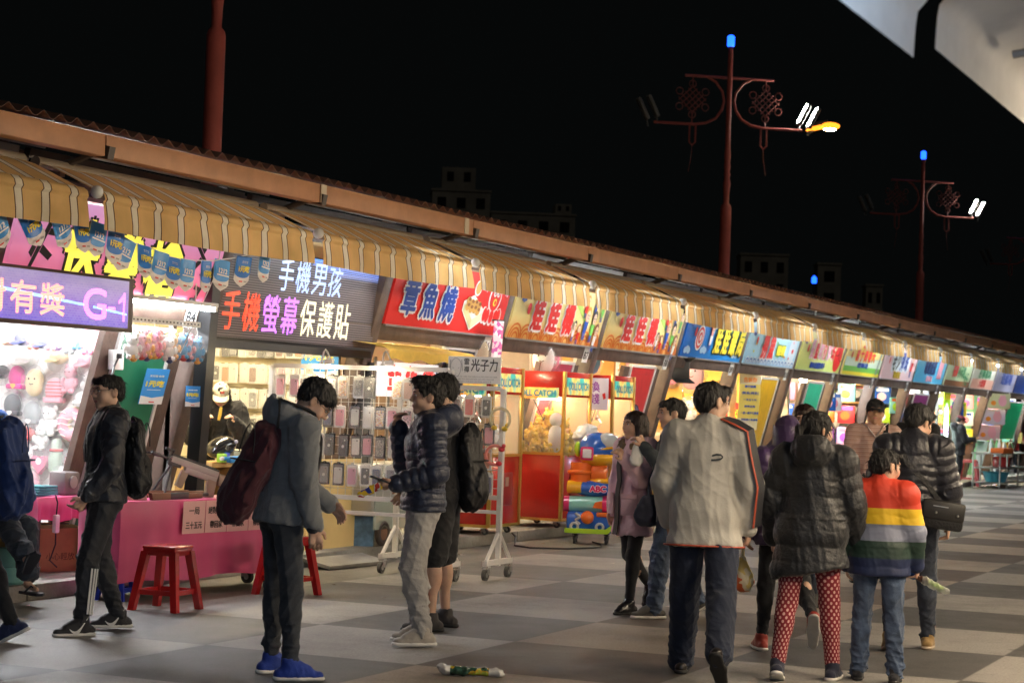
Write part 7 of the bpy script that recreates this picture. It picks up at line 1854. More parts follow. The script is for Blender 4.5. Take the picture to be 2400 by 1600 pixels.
stool('low blue plastic stool behind the legs of the young man with glasses', 12.45, 8.70, R(10), bluep, .27)
stool('dull red plastic stool at the far right beside the steel table', 47.5, 9.2, R(5), M('faded red plastic', (.38, .05, .06), .4), .62)
for o in list(COL.objects):
    if o.name.startswith('plastic_stool') and abs(o.location.x-12.30) < .01 and o.parent is None: o.location = (12.14, 8.05, 0)

# ---------- counter things of the phone case stall ----------
dk = thing('desk', 'light wooden counter with shelves under the girl in the white cap', 'counter', (15.15, 9.62, .12))
pine = M('pine wood', (.60, .38, .14), .5, var=.15, vs=8)
mb = MB(pine); mb.box((.75, .2, .80), (1.5, .4, .04), bev=.005); mb.build('desk_top', dk)
for x in (.03, .62, 1.3): mb = MB(pine); mb.box((x, .2, .39), (.06, .36, .78)); mb.build('upright', dk)
mb = MB(pine); mb.box((.75, .2, .42), (1.4, .36, .03)); mb.build('shelf', dk)
mb = MB(dark_m); mb.box((.75, .37, .39), (1.4, .02, .76)); mb.build('back_panel', dk)
t = thing('helmet', 'glossy black oval helmet with a round badge on the wooden counter', 'helmet', (15.42, 9.7, 1.0)); mb = MB(M('gloss black', (.012, .013, .018), .15, coat=.5)); mb.ball((0, 0, .08), (.17, .13, .09), u=20, v=12, rot=RY(-.35)); mb.build('shell', t); mb = MB(M('badge', (.4, .4, .55), .3)); mb.ball((.07, -.112, .13), (.03, .012, .018), u=10, v=6); mb.build('badge', t)
t = thing('toy_blaster', 'bright blue toy blaster on the wooden counter', 'toy gun', (15.45, 9.52, .945)); mb = MB(M('blue toy', (.03, .25, .65), .35)); mb.box((0, 0, .03), (.36, .05, .06), bev=.015); mb.prism([(.08, .0), (.14, .0), (.16, -.0), (.1, .09)], -.02, .02); mb.cyl((-.18, 0, .04), (-.28, 0, .04), .016, n=8); mb.build('body', t); mb = MB(M('white toy', (.7, .7, .7), .4)); mb.cyl((-.28, 0, .04), (-.31, 0, .04), .018, n=8); mb.cyl((.18, 0, .03), (.22, 0, .03), .02, n=8); mb.build('tip', t)
t = thing('white_carton', 'flat cream carton behind the blue blaster', 'carton', (15.68, 9.72, .945)); mb = MB(M('cream card', (.7, .62, .45), .7)); mb.box((0, 0, .05), (.34, .2, .09), bev=.006); mb.build('body', t); mb = MB(M('carton lid', (.74, .66, .5), .7)); mb.box((0, 0, .102), (.35, .21, .015), bev=.004); mb.build('lid', t); t.name = 'carton'
t = thing('green_block', 'small green and blue toy cubes on the wooden counter', 'toy', (15.28, 9.6, .945)); mb = MB(M('lime toy', (.3, .55, .05), .4)); mb.box((0, 0, .04), (.07, .07, .08), bev=.008); mb.build('green_cube', t); mb = MB(bluep); mb.box((.08, .02, .045), (.07, .07, .09), bev=.008); mb.build('blue_cube', t); t.name = 'toy_cubes'
t = thing('waste_bin', 'worn blue bin with two round holes beside the yellow counter front', 'bin', (17.36, 9.28, .10), R(-66)); mb = MB(M('worn blue metal', (.12, .24, .42), .5, var=.5, vs=9)); mb.prism([(-.13, 0), (.13, 0), (.15, .62), (-.15, .62)], -.1, .1); mb.build('body', t); mb = MB(black_m); mb.cyl((-.07, -.098, .5), (-.07, -.104, .5), .04, n=14); mb.build('hole', t); mb = MB(M('tan cap', (.45, .33, .2), .6)); mb.cyl((.07, -.098, .5), (.07, -.106, .5), .035, n=14); mb.build('plug', t); mb = MB(M('red lid', (.5, .05, .03), .5)); mb.box((0, 0, .65), (.33, .24, .05), bev=.01); mb.build('lid', t)
t = thing('step_plate', 'grey steel ramp plate lying at the kerb by the yellow counter', 'ramp', (16.35, 8.88, .0), R(-4)); mb = MB(greysteel); mb.box((0, 0, .05), (1.0, .3, .03), rot=RX(.18)); mb.build('plate', t); mb = MB(brown); mb.box((.0, .08, .02), (.95, .05, .04)); mb.build('edge', t)

# ---------- octopus dumpling cart ----------
t = thing('food_cart', 'food cart with a yellow canopy and a lit box with red characters', 'food cart', (17.12, 9.02, .12))
mb = MB(M('cart steel', (.5, .5, .48), .35, .7)); mb.box((.75, .35, .55), (1.4, .6, .5), bev=.01); mb.build('body', t)
mb = MB(M('cart glass', (.75, .85, .75), .1, alpha=.35)); mb.box((.55, .04, .32), (.9, .02, .3)); mb.build('glass', t)
for x in (.08, 1.42):
    for y in (.08, .62): mb = MB(greysteel); mb.cyl((x, y, .8), (x, y, 1.85), .015, n=8); mb.build('post', t)
mb = MB(M('yellow canvas', (.78, .50, .08), .7, var=.15, vs=7)); N = 26; A = []
for i in range(N+1):
    x = -.2+2.0*i/N; row = [mb.v((x, y, z+.015*math.sin(i*.9)*d)) for y, z, d in ((.75, 1.99, 0), (.3, 2.01, 0), (-.15, 1.95, .3), (-.22, 1.91, .6), (-.21, 1.82, 1.2))]; A.append(row)
for i in range(N):
    for j in range(4): mb.face([A[i][j], A[i+1][j], A[i+1][j+1], A[i][j+1]])
mb.build('canopy', t)
litbox = M('lit white plastic', (.95, .93, .97), .4, emit=.28)
mb = MB(litbox); mb.box((.72, .05, 1.64), (1.25, .08, .34), bev=.006); lb_ = mb.build('light_box', t)
litred = M('lit red film', (.85, .04, .04), .4, emit=.35)
mb = MB(litred); mb.recalc = False
for i, q in enumerate('章魚燒'): mb.text(q, .35+.38*i, .003, 1.64, .27, .27, litred, .012)
mb.text('原味', 1.29, .002, 1.66, .05, .2, pr_blue, .002); mb.build('lettering', lb_)
for x in (.3, 1.2):
    mb = MB(M('cart tyre', (.06, .045, .04), .8)); mb.torus((x, .05, .13), .10, .03, 20, 8); wl_ = mb.build('wheel', t); mb = MB(M('rusty hub', (.2, .1, .06), .7)); mb.cyl((x, .03, .13), (x, .07, .13), .07, n=14); mb.build('hub', wl_)
mb = MB(M('dark shutter', (.012, .018, .05), .4)); mb.box((1.98, .2, 1.5), (.5, .03, 1.0), rot=RX(TILT)); mb.build('side_board', t)

# ---------- claw machines ----------
mred = M('machine red', (.50, .022, .015), .25, var=.12, vs=3, coat=.3); mgold = M('gold trim', (.62, .40, .10), .3, .7); mdred = M('machine dark red', (.30, .015, .015), .3)
mglass = M('machine glass', (.9, .95, .9), .04, alpha=.10); lit_hdr = patt('lit header', [(.75, .25, .05), (.1, .35, .4), (.75, .6, .2), (.05, .3, .15)], 9)
ylw_in = M('machine inside', (.80, .66, .38), .6)
def header_mat():
    m, nt, b = newmat('machine header film', .3); x, y, z = objxyz(nt); tc = nt.nodes.new('ShaderNodeTexCoord'); n = nt.nodes.new('ShaderNodeTexNoise'); n.inputs['Scale'].default_value = 5; nt.links.new(tc.outputs['Object'], n.inputs['Vector'])
    c = ramp(nt, n.outputs[0], [(.35, (.70, .22, .04)), (.5, (.75, .55, .12)), (.62, (.05, .38, .30))], 'LINEAR'); nt.links.new(c, b.inputs['Base Color']); nt.links.new(c, b.inputs['Emission Color']); b.inputs['Emission Strength'].default_value = .35; return m
hdrm = header_mat(); lamp_in = M('machine lamp', (1., .86, .55), .4, emit=26)
def claw(label, x0, y0, w_, d_, zb, h_, hdr_front, fill):
    """front looks along -y; x0,y0 is the front left corner"""
    t = thing('claw_machine', label, 'claw machine', (x0, y0, zb), 0, 'red claw machines'); b0, g0, g1 = .09, .86, h_-.30
    mb = MB(mred); mb.box((w_/2, d_/2, (b0+g0)/2), (w_, d_, g0-b0), bev=.01); bd = mb.build('cabinet', t)
    mb = MB(mdred); mb.box((w_*.5, -.012, .5), (w_*.42, .025, .36), bev=.006); mb.build('coin_door', bd); mb = MB(metal_m); mb.box((w_*.5, -.028, .58), (.08, .01, .10)); mb.build('coin_slot', bd)
    mb = MB(mred); mb.box((w_/2, d_/2, h_-.15), (w_, d_, .30), bev=.01); hd = mb.build('header', t)
    mb = MB(hdrm); mb.box((w_/2, -.006, h_-.17), (w_*.84, .014, .20)); mb.box((-.006, d_/2, h_-.26), (.014, d_*.8, .13)); fp = mb.build('header_film', hd)
    cy_ = M('header letters', (.05, .28, .45), .3); mb = MB(cy_); mb.recalc = False; mb.text('DOLL CATCH', w_/2, -.016, h_-.17, w_*.74, .085, cy_, .005, 1, .012, pr_yel)
    mb.T = Matrix.Rotation(R(-90), 4, 'Z'); mb.text('DOLL CATCH', -d_/2, -.016, h_-.26, d_*.7, .07, cy_, .004, 1, .010, pr_yel); mb.build('header_lettering', fp)
    for i, (x, y) in enumerate(((0, 0), (w_, 0), (0, d_), (w_, d_))): mb = MB(mgold); mb.box((x, y, (b0+h_)/2), (.04, .04, h_-b0), bev=.004); mb.build('corner_trim', t)
    mb = MB(mgold); mb.box((w_/2, -.0, b0+.01), (w_, .03, .03)); mb.box((w_/2, -.0, g0+.01), (w_, .035, .03)); mb.box((-.0, d_/2, b0+.01), (.03, d_, .03)); mb.box((0, d_/2, g0+.01), (.035, d_, .03)); mb.build('edge_trim', t)
    mb = MB(ylw_in); mb.box((w_/2, d_-.02, (g0+g1)/2), (w_-.05, .02, g1-g0)); mb.box((w_-.02, d_/2, (g0+g1)/2), (.02, d_-.05, g1-g0)); mb.box((w_/2, d_/2, g0+.005), (w_-.05, d_-.05, .01)); mb.build('inner_wall', t)
    mb = MB(mglass); mb.box((w_/2, .005, (g0+g1)/2), (w_-.05, .006, g1-g0-.03)); mb.build('glass', t); mb = MB(mglass); mb.box((.005, d_/2, (g0+g1)/2), (.006, d_-.05, g1-g0-.03)); mb.build('glass', t)
    mb = MB(lamp_in); mb.cyl((.08, d_*.5, g1-.02), (w_-.08, d_*.5, g1-.02), .015, n=8); mb.build('lamp', t)
    mb = MB(metal_m); mb.cyl((w_*.55, d_*.5, g1-.05), (w_*.55, d_*.5, g1-.22), .012, n=8); mb.ball((w_*.55, d_*.5, g1-.24), .035, u=10, v=6)
    for a in (0, 2.1, 4.2): mb.tube([(w_*.55+.03*math.cos(a), d_*.5+.03*math.sin(a), g1-.25), (w_*.55+.09*math.cos(a), d_*.5+.09*math.sin(a), g1-.31), (w_*.55+.03*math.cos(a), d_*.5+.03*math.sin(a), g1-.38)], .006, 5)
    mb.build('claw', t); mb = MB(black_m); mb.tube([(w_*.55, d_*.5, g1-.05), (w_*.3, d_*.5, g1-.28), (w_*.12, d_*.6, g1-.04)], .008, 5); mb.build('claw_cable', t)
    for x in (.1, w_-.1):
        for y in (.1, d_-.1): mb = MB(dark_m); castor(mb, x, y, .0, .035, greysteel, dark_m); mb.build('castor', t)
    return t
claw('red claw machine just right of the narrow rack, nearest of the row', 19.72, 8.98, .80, .78, .12, 1.84, True, 0)
claw('red claw machine heaped with yellow plush toys, middle of the row', 21.62, 8.92, .82, .72, .12, 1.84, True, 1)
claw('claw machine with a paper sign on it, farthest of the row', 23.35, 8.98, .75, .72, .12, 1.84, True, 2)
yp = fab('bright yellow', (.80, .56, .05)); GY = 'yellow plush toys heaped in the claw machine'; proto = None; r2 = random.Random(8); cnt = 0
for lay in range(5):
    for i in range((11, 10, 8, 6, 4)[lay]):
        sp_ = (.34, .32, .27, .2, .12)[lay]; x, y = 22.03+r2.uniform(-sp_, sp_), 9.28+r2.uniform(-sp_*.85, sp_*.85); z = .12+.86+.075+.085*lay+r2.uniform(-.02, .02)
        if proto is None:
            mb = MB(yp); mb.ball((0, 0, -.03), (.06, .055, .065), u=10, v=7); mb.ball((0, -.01, .055), (.056, .05, .05), u=10, v=7)
            for q in (-1, 1): mb.ball((q*.04, 0, .105), (.016, .012, .035), u=7, v=5, rot=RY(q*.5)); mb.ball((q*.06, -.02, -.02), (.02, .02, .034), u=7, v=5); mb.ball((q*.035, -.035, -.085), (.024, .03, .02), u=7, v=5)
            mb.ball((.022, -.056, .065), .006, eye_d, 6, 4); mb.ball((-.022, -.056, .065), .006, eye_d, 6, 4)
            proto = mb.build('plush_toy'); o = proto
        else: o = proto.copy(); COL.objects.link(o)
        o.location = (x, y, z); o.rotation_euler = (r2.uniform(-1, 1), r2.uniform(-1, 1), r2.uniform(-2.4, .6)); s_ = r2.uniform(1.0, 1.25); o.scale = (s_,)*3
        tag(o, 'bright yellow plush toy heaped with others like it in the middle claw machine', 'plush toy', GY); cnt += 1
r2 = random.Random(3)
for i in range(9):
    goods('plush', ('rose', 'coral', 'cream', 'pink', 'white', 'red', 'orange', 'pink', 'white')[i], (20.1+r2.uniform(-.28, .28), 9.25+r2.uniform(-.2, .2), 1.06+.07*(i//4)+.02), '%s plush toy, %s in the heap inside the nearest claw machine' % (('rose', 'coral', 'cream', 'pink', 'white', 'red', 'orange', 'pale pink', 'cream white')[i], ORD[i]), 'plush toys in the nearest claw machine', .8, r2.uniform(-2, 0), wrapd=False)
for i in range(6):
    goods('plush', ('white', 'pink', 'white', 'cream', 'white', 'pink')[i], (23.7+r2.uniform(-.25, .25), 9.25+r2.uniform(-.2, .2), 1.07+.05*(i//3)), '%s plush toy, %s in the farthest claw machine' % (('white', 'pink', 'white', 'cream', 'white', 'pink')[i], ORD[i]), 'plush toys in the farthest claw machine', .8, r2.uniform(-2, 0), wrapd=False)
t = thing('plush_bear', 'large white plush bear leaning inside the glass of the middle claw machine', 'plush toy', (21.70, 9.05, .72)); mb = MB(fab('white', PC['white'])); mb.ball((0, 0, .18), (.1, .09, .17), u=12, v=9); mb.ball((0, 0, .40), (.08, .08, .085), u=12, v=9); mb.build('body', t); t.location = (21.73, 9.06, .99)
t = thing('paper_sign', 'white paper sign with two purple characters on the farthest claw machine', 'paper sign', (23.32, 9.16, 1.72), FACE_X); mb = MB(M('lilac paper', (.75, .68, .78), .7)); mb.box((0, -.02, 0), (.28, .003, .40)); s_ = mb.build('sheet', t); mb = MB(pr_purp); mb.recalc = False; mb.text('換', -.04, -.024, .09, .13, .13, pr_purp, .003); mb.text('錢', -.04, -.024, -.06, .13, .13, pr_purp, .003); poly(mb, [(.06, .0), (.10, .02), (.11, -.05), (.08, -.07)], -.024, pr_red); mb.build('writing', s_)
# bags of toys on the machines
for i, (x, y, z, c, s_, lb) in enumerate(((19.95, 9.3, 2.10, 'cream', 1.6, 'plastic bag of tan plush on top of the nearest claw machine'), (20.35, 9.3, 2.04, 'blue', 1.1, 'grey blue plush bag on top of the nearest claw machine'), (21.85, 9.3, 2.10, 'white', 1.5, 'clear bag of white plush on top of the middle claw machine'), (22.2, 9.35, 2.12, 'rose', 1.2, 'clear bag of rose plush on top of the middle claw machine'), (23.5, 9.45, 2.14, 'white', 1.5, 'clear bag of pale plush above the paper sign'), (23.9, 9.5, 2.14, 'blue', 1.4, 'clear bag of pale blue plush beside the red panel'))): goods('bag', c, (x, y, z), lb, None, s_)
t = thing('hanging_banner', 'narrow pink banner hanging between the red octopus sign and the orange sign', 'banner', (19.72, 8.95, 2.15), R(-30)); mb = MB(patt('pink print', [(.65, .12, .28), (.72, .5, .55), (.5, .08, .3), (.75, .7, .7)], 22)); mb.box((0, 0, 0), (.13, .006, .62), rot=RY(.06)); mb.build('cloth', t); mb = MB(dark_m); mb.cyl((-.07, 0, .31), (.09, 0, .31), .008, n=6); mb.build('rod', t)
mb = MB(cloth('violet nylon', (.055, .025, .085), .45)); t = thing('hanging_jacket', 'dark purple jacket hanging on the leaning post by the red panel', 'jacket', (24.95, 9.28, 1.0), R(-50)); F = Field(); F.cap((0, 0, .0), (.02, 0, .5), .17, .07, .05, (V3(0, 1, 0), .5)); F.cap((.0, 0, .5), (.02, .0, .58), .07, .04, .03); v, q = F.mesh(.014, folds(6, .03, 13)); mesh_obj('jacket_body', v, q, MATS['violet nylon'], t); mb.bm.free()

# ---------- kiddie rides ----------
kb, ky, ko, kg, kr, kt, kgr = (M('ride '+n, c, .2, coat=.5) for n, c in (('blue', (.02, .11, .50)), ('yellow', (.80, .42, .02)), ('orange', (.75, .15, .02)), ('lime', (.38, .62, .03)), ('pink red', (.62, .03, .14)), ('mint', (.25, .58, .50)), ('silver', (.42, .45, .47))))
t = thing('kiddie_ride', 'blue, yellow and orange robot shaped coin ride with a bubble head', 'coin ride', (21.25, 8.38, 0), FACE_X+R(18)); t.scale = (.9, .9, .9)
mb = MB(kb); mb.box((.0, 0, .28), (.62, .46, .26), bev=.05); bs_ = mb.build('base', t); mb = MB(kg); mb.prism([(-.32, .14), (.22, .14), (.34, .24), (.36, .28), (.30, .28), (.2, .20), (-.32, .20)], -.29, -.20); mb.build('bumper', bs_)
mb = MB(ko); mb.ball((-.04, -.24, .34), .085, u=16, v=10); mb.build('ball', bs_); mb = MB(kgr); 
mb.torus((-.2, -.25, .22), .045, .018, 14, 6); mb.torus((.12, -.25, .22), .045, .018, 14, 6); mb.tube([(-.16+.03*math.cos(i*1.2), -.24, .25+.018*i) for i in range(9)], .018, 6); mb.build('springs', bs_)
mb = MB(ko); mb.box((.22, -.20, .38), (.3, .12, .06), bev=.02); mb.build('cushion', t)
mb = MB(kt); mb.cyl((-.28, -.1, .50), (.14, -.1, .50), .10, n=18); cy2 = mb.build('cylinder', t); mb = MB(kr); mb.cyl((-.35, -.1, .5), (-.28, -.1, .5), .10, n=18); mb.cyl((.14, -.1, .5), (.22, -.1, .5), .105, n=18); mb.build('end_cap', cy2); mb = MB(ko); [mb.prism([(.02+.03*i, .46+.025*(i % 2)), (.14, .45), (.14, .55), (.05+.02*i, .53)], -.205-.001*i, -.198-.001*i) for i in range(3)]; mb.build('flames', cy2)
mb = MB(kb); mb.ball((.02, -.02, .70), (.30, .2, .11), u=18, v=10); bd_ = mb.build('body', t); mb = MB(ky); mb.cyl((-.3, -.08, .71), (-.12, -.12, .71), .085, .075, n=14); mb.ball((.1, -.02, .79), (.17, .14, .07), u=14, v=8); mb.build('arm', bd_); mb = MB(kr); mb.recalc = False; mb.text('ABC', .08, -.222, .70, .2, .07, kr, .006, 1, .012, pr_white); mb.build('lettering', bd_)
mb = MB(ko); mb.cyl((-.14, 0, .78), (-.14, 0, 1.02), .15, n=18); mb.box((.08, -.02, .90), (.22, .24, .2), bev=.05); mb.torus((-.14, 0, .90), .16, .03, 20, 8, rot=RX(math.pi/2)); mb.build('torso', t)
mb = MB(kb); mb.ball((.05, 0, 1.20), (.25, .22, .21), u=22, v=14); hd_ = mb.build('head', t); mb = MB(ky); mb.ball((.06, -.01, 1.09), (.24, .215, .12), u=20, v=10); mb.ball((.12, -.03, 1.20), (.262, .19, .035), u=18, v=6, rot=RY(-.2)); mb.build('jaw', hd_); mb = MB(kgr); mb.ball((.17, -.05, 1.28), (.16, .15, .13), u=16, v=10); mb.build('visor', hd_)
mb = MB(kr); mb.box((-.07, -.20, 1.14), (.17, .05, .17), bev=.03); kk_ = mb.build('eye_frame', hd_); mb = MB(M('ride white', (.75, .72, .74), .3)); mb.box((-.07, -.232, 1.14), (.11, .02, .11), bev=.012); mb.build('eye', kk_); mb = MB(kg); mb.ball((-.2, -.02, 1.19), (.05, .09, .10), u=12, v=8); mb.build('ear', hd_)
for x in (-.2, .2): mb = MB(dark_m); castor(mb, x, -.12, 0, .05, dark_m, dark_m); castor(mb, x, .14, 0, .05, dark_m, dark_m); mb.build('castor', t)
t = thing('plastic_bag', 'milky plastic bag of goods resting behind the robot ride', 'plastic bag', (21.55, 8.75, 1.25)); F = Field(); F.ell((0, 0, .1), (.2, .16, .17), .03); v, q = F.mesh(.014, folds(2, .03, 14)); mesh_obj('bag', v, q, M('milky plastic', (.75, .74, .70), .3), t); t.location = (21.62, 8.62, 1.10)
t = thing('kiddie_ride', 'red coin ride car with a star shaped back and a cream seat', 'coin ride', (24.25, 7.25, 0), FACE_X+R(10)); mb = MB(kr := M('ride red', (.60, .02, .03), .2, coat=.5)); mb.prism([(-.62, .06), (.62, .06), (.66, .16), (.45, .22), (-.3, .26), (-.6, .24)], -.3, .3); cb_ = mb.build('body', t); mb = MB(mgold); mb.box((0, -.305, .13), (1.1, .01, .05)); mb.build('side_trim', cb_)
mb = MB(M('ride cream', (.72, .62, .50), .35, coat=.3)); F = Field(); F.cap((-.25, 0, .3), (-.3, 0, .75), .24, .17, .05); F.cap((-.1, 0, .3), (.35, 0, .3), .2, .12, .05); v, q = F.mesh(.02); mesh_obj('seat', v, q, MATS['ride cream'], t); mb.bm.free()
mb = MB(M('ride rose', (.65, .03, .10), .2, coat=.5)); mb.prism([(.0, .60), (.28, .55), (.16, .70), (.34, .80), (.12, .86), (.06, 1.02), (-.06, .84), (-.2, .82), (-.08, .70)], -.09, .03); mb.build('star_back', t); mb = MB(metal_m); mb.ball((.24, -.22, .40), .07, u=14, v=8); mb.build('lamp', t)
for x in (-.42, .42): mb = MB(dark_m); castor(mb, x, -.2, 0, .045, dark_m, dark_m); castor(mb, x, .2, 0, .045, dark_m, dark_m); mb.build('castor', t)
# cable on the paving
tag((lambda mb: (mb.tube([(20.3, 8.95, .13), (20.2, 8.86, .10), (20.05, 8.8, .012), (19.9, 8.55, .01), (20.1, 8.2, .01), (20.6, 8.0, .01), (21.0, 8.15, .012), (21.1, 8.3, .03)], .010, 6), mb.build('power_cable'))[1])(MB(black_m)), 'black cable looping over the paving from the claw machine to the robot ride', 'cable')

# ---------- things in the farther stalls ----------
def placed(n, x, y, z): return (14.40+PB*(n-2)+x, YB+y, z)
t = thing('stage_lamp', 'black spot lamp with flaps hanging under the blue dart sign', 'lamp', placed(6, .55, -.5, 2.12), R(-40)); mb = MB(black_m); mb.box((0, 0, 0), (.3, .2, .28), bev=.02); mb.tube([(-.17, 0, 0), (-.17, 0, .2), (.17, 0, .2), (.17, 0, 0)], .012, 6); mb.cyl((0, 0, .2), (0, 0, .34), .015, n=8); mb.build('housing', t)
mb = MB(black_m); mb.box((0, -.16, .15), (.3, .16, .01), rot=RX(-.4)); mb.box((0, -.16, -.15), (.3, .16, .01), rot=RX(.4)); mb.build('flap', t)
G6 = 'plush toys in the dart stall'
for i, (x, y, z, k, c, s_) in enumerate(((2.84, .05, 2.10, 'bag', 'pink', 2.0), (2.84, .4, 2.12, 'bag', 'rose', 1.6), (2.84, .75, 2.1, 'plush', 'white', 1.4), (2.84, 1.05, 2.1, 'plush', 'pink', 1.4), (2.84, 1.35, 2.12, 'plush', 'white', 1.4), (2.84, 1.65, 2.1, 'bag', 'blue', 1.5), (2.84, .1, 1.55, 'plush', 'white', 1.5), (2.84, .4, 1.5, 'plush', 'white', 1.5), (2.84, .75, 1.52, 'plush', 'cream', 1.5), (2.84, 1.05, 1.5, 'plush', 'white', 1.4), (2.84, .2, 1.05, 'plush', 'orange', 1.4), (2.84, .6, 1.05, 'plush', 'cream', 1.4), (2.84, 1.0, 1.05, 'plush', 'red', 1.4))):
    goods(k, c, placed(6, x, y, z), '%s %s, %s of the goods hung on the orange wall of the dart stall' % (c, 'plush toy' if k == 'plush' else 'plush bag', ORD[i]), G6, s_)
t = thing('scroll', 'long yellow paper scroll hanging in the opening of the fish stall', 'poster', placed(7, 1.15, -.45, 1.75), R(-42)); mb = MB(M('scroll paper', (.80, .68, .16), .6, var=.1)); A = []
for j in range(12): z = .52-.09*j; A.append([mb.v((x+.03*math.sin(j*.3), -.02*math.sin(j*.5), z)) for x in (-.19, .19)])
for j in range(11): mb.face([A[j][0], A[j][1], A[j+1][1], A[j+1][0]], M('scroll paper', (0, 0, 0)) if 2 < j < 8 or j == 8 else M('scroll pale', (.75, .72, .5), .6))
sh_ = mb.build('sheet', t); mb = MB(pr_blk); mb.recalc = False
for j, (q, w_, h_) in enumerate((('告訴你', .24, .08), ('請勿碰觸', .2, .04), ('撈魚規則', .3, .045), ('一次五十元', .24, .035), ('撈到送魚', .2, .035), ('一回一網不可重複', .32, .04), ('請愛護小魚謝謝', .3, .035))): mb.text(q, 0+.02, -.034, .32-.105*j, w_, h_, pr_org if j == 0 else pr_blue, .002)
mb.build('writing', sh_)
t = thing('red_poster', 'red festive poster behind the yellow scroll', 'poster', placed(7, 2.88, .25, 1.45), FACE_X); mb = MB(M('festive red', (.62, .03, .03), .5)); mb.box((0, -.02, 0), (.4, .004, .5), rot=RY(.2)); s_ = mb.build('sheet', t); mb = MB(pr_yel); mb.recalc = False; mb.text('福', .0, -.026, .05, .2, .2, pr_yel, .006); mb.build('writing', s_)
bulb_h = M('hot bulb', (1., .80, .45), .4, emit=90)
for n, x, y, z, lb in ((7, 1.35, .1, 1.60, 'glowing bulb with a white shade in the fish stall'), (8, .95, .1, 2.02, 'round glowing bulb in the stall with the green panel'), (9, 1.1, .3, 2.2, 'glowing bulb in the stall under the yellow sign'), (13, 1.2, .3, 2.2, 'glowing bulb in the orange lit stall')):
    t = thing('hanging_bulb', lb, 'lamp', placed(n, x, y, z)); mb = MB(bulb_h); mb.ball((0, 0, 0), .07, u=14, v=9); mb.build('bulb', t); mb = MB(white_m); mb.lathe([(.03, .05), (.15, .09), (.14, .095), (.02, .12)], n=14); mb.build('shade', t); mb = MB(black_m); mb.cyl((0, 0, .1), (0, 0, .45), .006, n=5); mb.build('cord', t)
t = thing('pink_poster', 'pale pink poster on the side wall of the stall with the green panel', 'poster', placed(8, 2.85, .7, 1.95), FACE_X); mb = MB(M('rose paper', (.75, .48, .48), .6)); mb.box((0, -.02, 0), (.9, .004, .5)); s_ = mb.build('sheet', t); mb = MB(pr_red); mb.recalc = False; [disc(mb, -.3+.2*i, .02*(i % 2), .07, .1, -.024, (pr_pink, pr_org, pr_white)[i % 3], 10) for i in range(4)]; mb.build('print', s_)
t = thing('white_notice', 'white notice sheet on the green panel', 'notice', placed(8, 1.75, -.30, 1.55), 0); mb = MB(pr_white, T=Matrix.Rotation(TILT, 4, 'X')); mb.box((0, -.02, 0), (.55, .004, .5)); s_ = mb.build('sheet', t); mb = MB(pr_org, T=Matrix.Rotation(TILT, 4, 'X')); mb.recalc = False; mb.text('公告', 0, -.024, .0, .16, .12, pr_org, .003); mb.build('writing', s_)
GA = 'packed toys hung in the far stalls'; r2 = random.Random(6)
AD = ['blue', 'red', 'lime', 'pink', 'orange', 'white', 'purple', 'yellow', 'rose', 'teal']
tcol = {'blue': kb, 'red': pr_red, 'lime': kg, 'pink': pr_pink, 'orange': ko, 'white': pr_white, 'purple': pr_purp, 'yellow': pr_yel, 'rose': P_('rose', (.7, .2, .3)), 'teal': kt}
PKT = {}
def packet(n, x, y, z, c, where, w_=.3, h_=.3, rz=FACE_X):
    key = (c, w_, h_)
    if key not in PKT:
        t = thing('toy_packet', '', 'packed toy', placed(n, x, y, z), rz, GA); mb = MB(tcol[c]); mb.box((0, 0, 0), (w_, .05, h_), bev=.015); s_ = mb.build('card', t)
        mb = MB(pr_white); mb.recalc = False; disc(mb, -.05*w_, -.08*h_, w_*.28, h_*.25, -.028, tcol[AD[(AD.index(c)+3) % 10]], 12); rect(mb, -w_*.38, w_*.38, h_*.25, h_*.42, -.028, tcol[AD[(AD.index(c)+5) % 10]]); mb.build('print', s_); PKT[key] = t
    else: t = dup(PKT[key], placed(n, x, y, z), rz)
    t['label'] = '%s packed toy %s' % (c, where); t['group'] = GA
for n, nm in ((9, 'the yellow sign'), (10, 'the shell pink sign'), (13, 'the ivory sign'), (12, 'the sage green sign'), (15, 'the green panel stall')):
    for j in range(3):
        for i in range(5):
            c = AD[(i*3+j*2+n) % 10]
            packet(n, 2.80, -.1+.40*i, 2.0-.42*j, c, '%s from the front in the %s row under %s' % (ORD[i], ORD[j], nm), .34, .34)
for n, x, c, nm in ((9, .5, 'blue', 'hung at the front post under the yellow sign'), (9, .9, 'white', 'hung beside the front post under the yellow sign'), (11, -.05, 'teal', 'hung beside the purple panel'), (13, .45, 'blue', 'hung at the left of the orange lit stall'), (13, .8, 'yellow', 'hung as a price card in the orange lit stall'), (12, 2.1, 'lime', 'hung as a narrow strip at the glass stall')): packet(n, x, -.35, 1.8, c, nm, .34 if n != 12 else .2, .34 if n != 12 else .8, R(-35))
sh = thing('wall_shelf', 'wooden wall shelf with black speakers under the shell pink sign', 'shelf', placed(10, 2.75, .9, 2.0), FACE_X); mb = MB(pine); mb.box((0, 0, -.17), (1.6, .3, .03)); mb.box((0, 0, .2), (1.6, .3, .03)); mb.build('board', sh)
for q in (-.79, 0, .79): mb = MB(pine); mb.box((q, 0, .015), (.03, .3, .34)); mb.build('divider', sh)
for q, lb in ((-.5, 'left'), (.15, 'middle'), (.5, 'right')):
    t = thing('loudspeaker', 'small black loudspeaker, %s one on the wall shelf' % lb, 'loudspeaker', placed(10, 2.70, .9-q, 1.86), FACE_X, 'speakers on the wall shelf'); mb = MB(black_m); mb.box((0, 0, .13), (.28, .2, .27), bev=.01); b_ = mb.build('cabinet', t); mb = MB(M('cone grey', (.3, .3, .3), .5)); mb.cyl((0, -.10, .15), (0, -.108, .15), .08, n=14); mb.build('cone', b_)
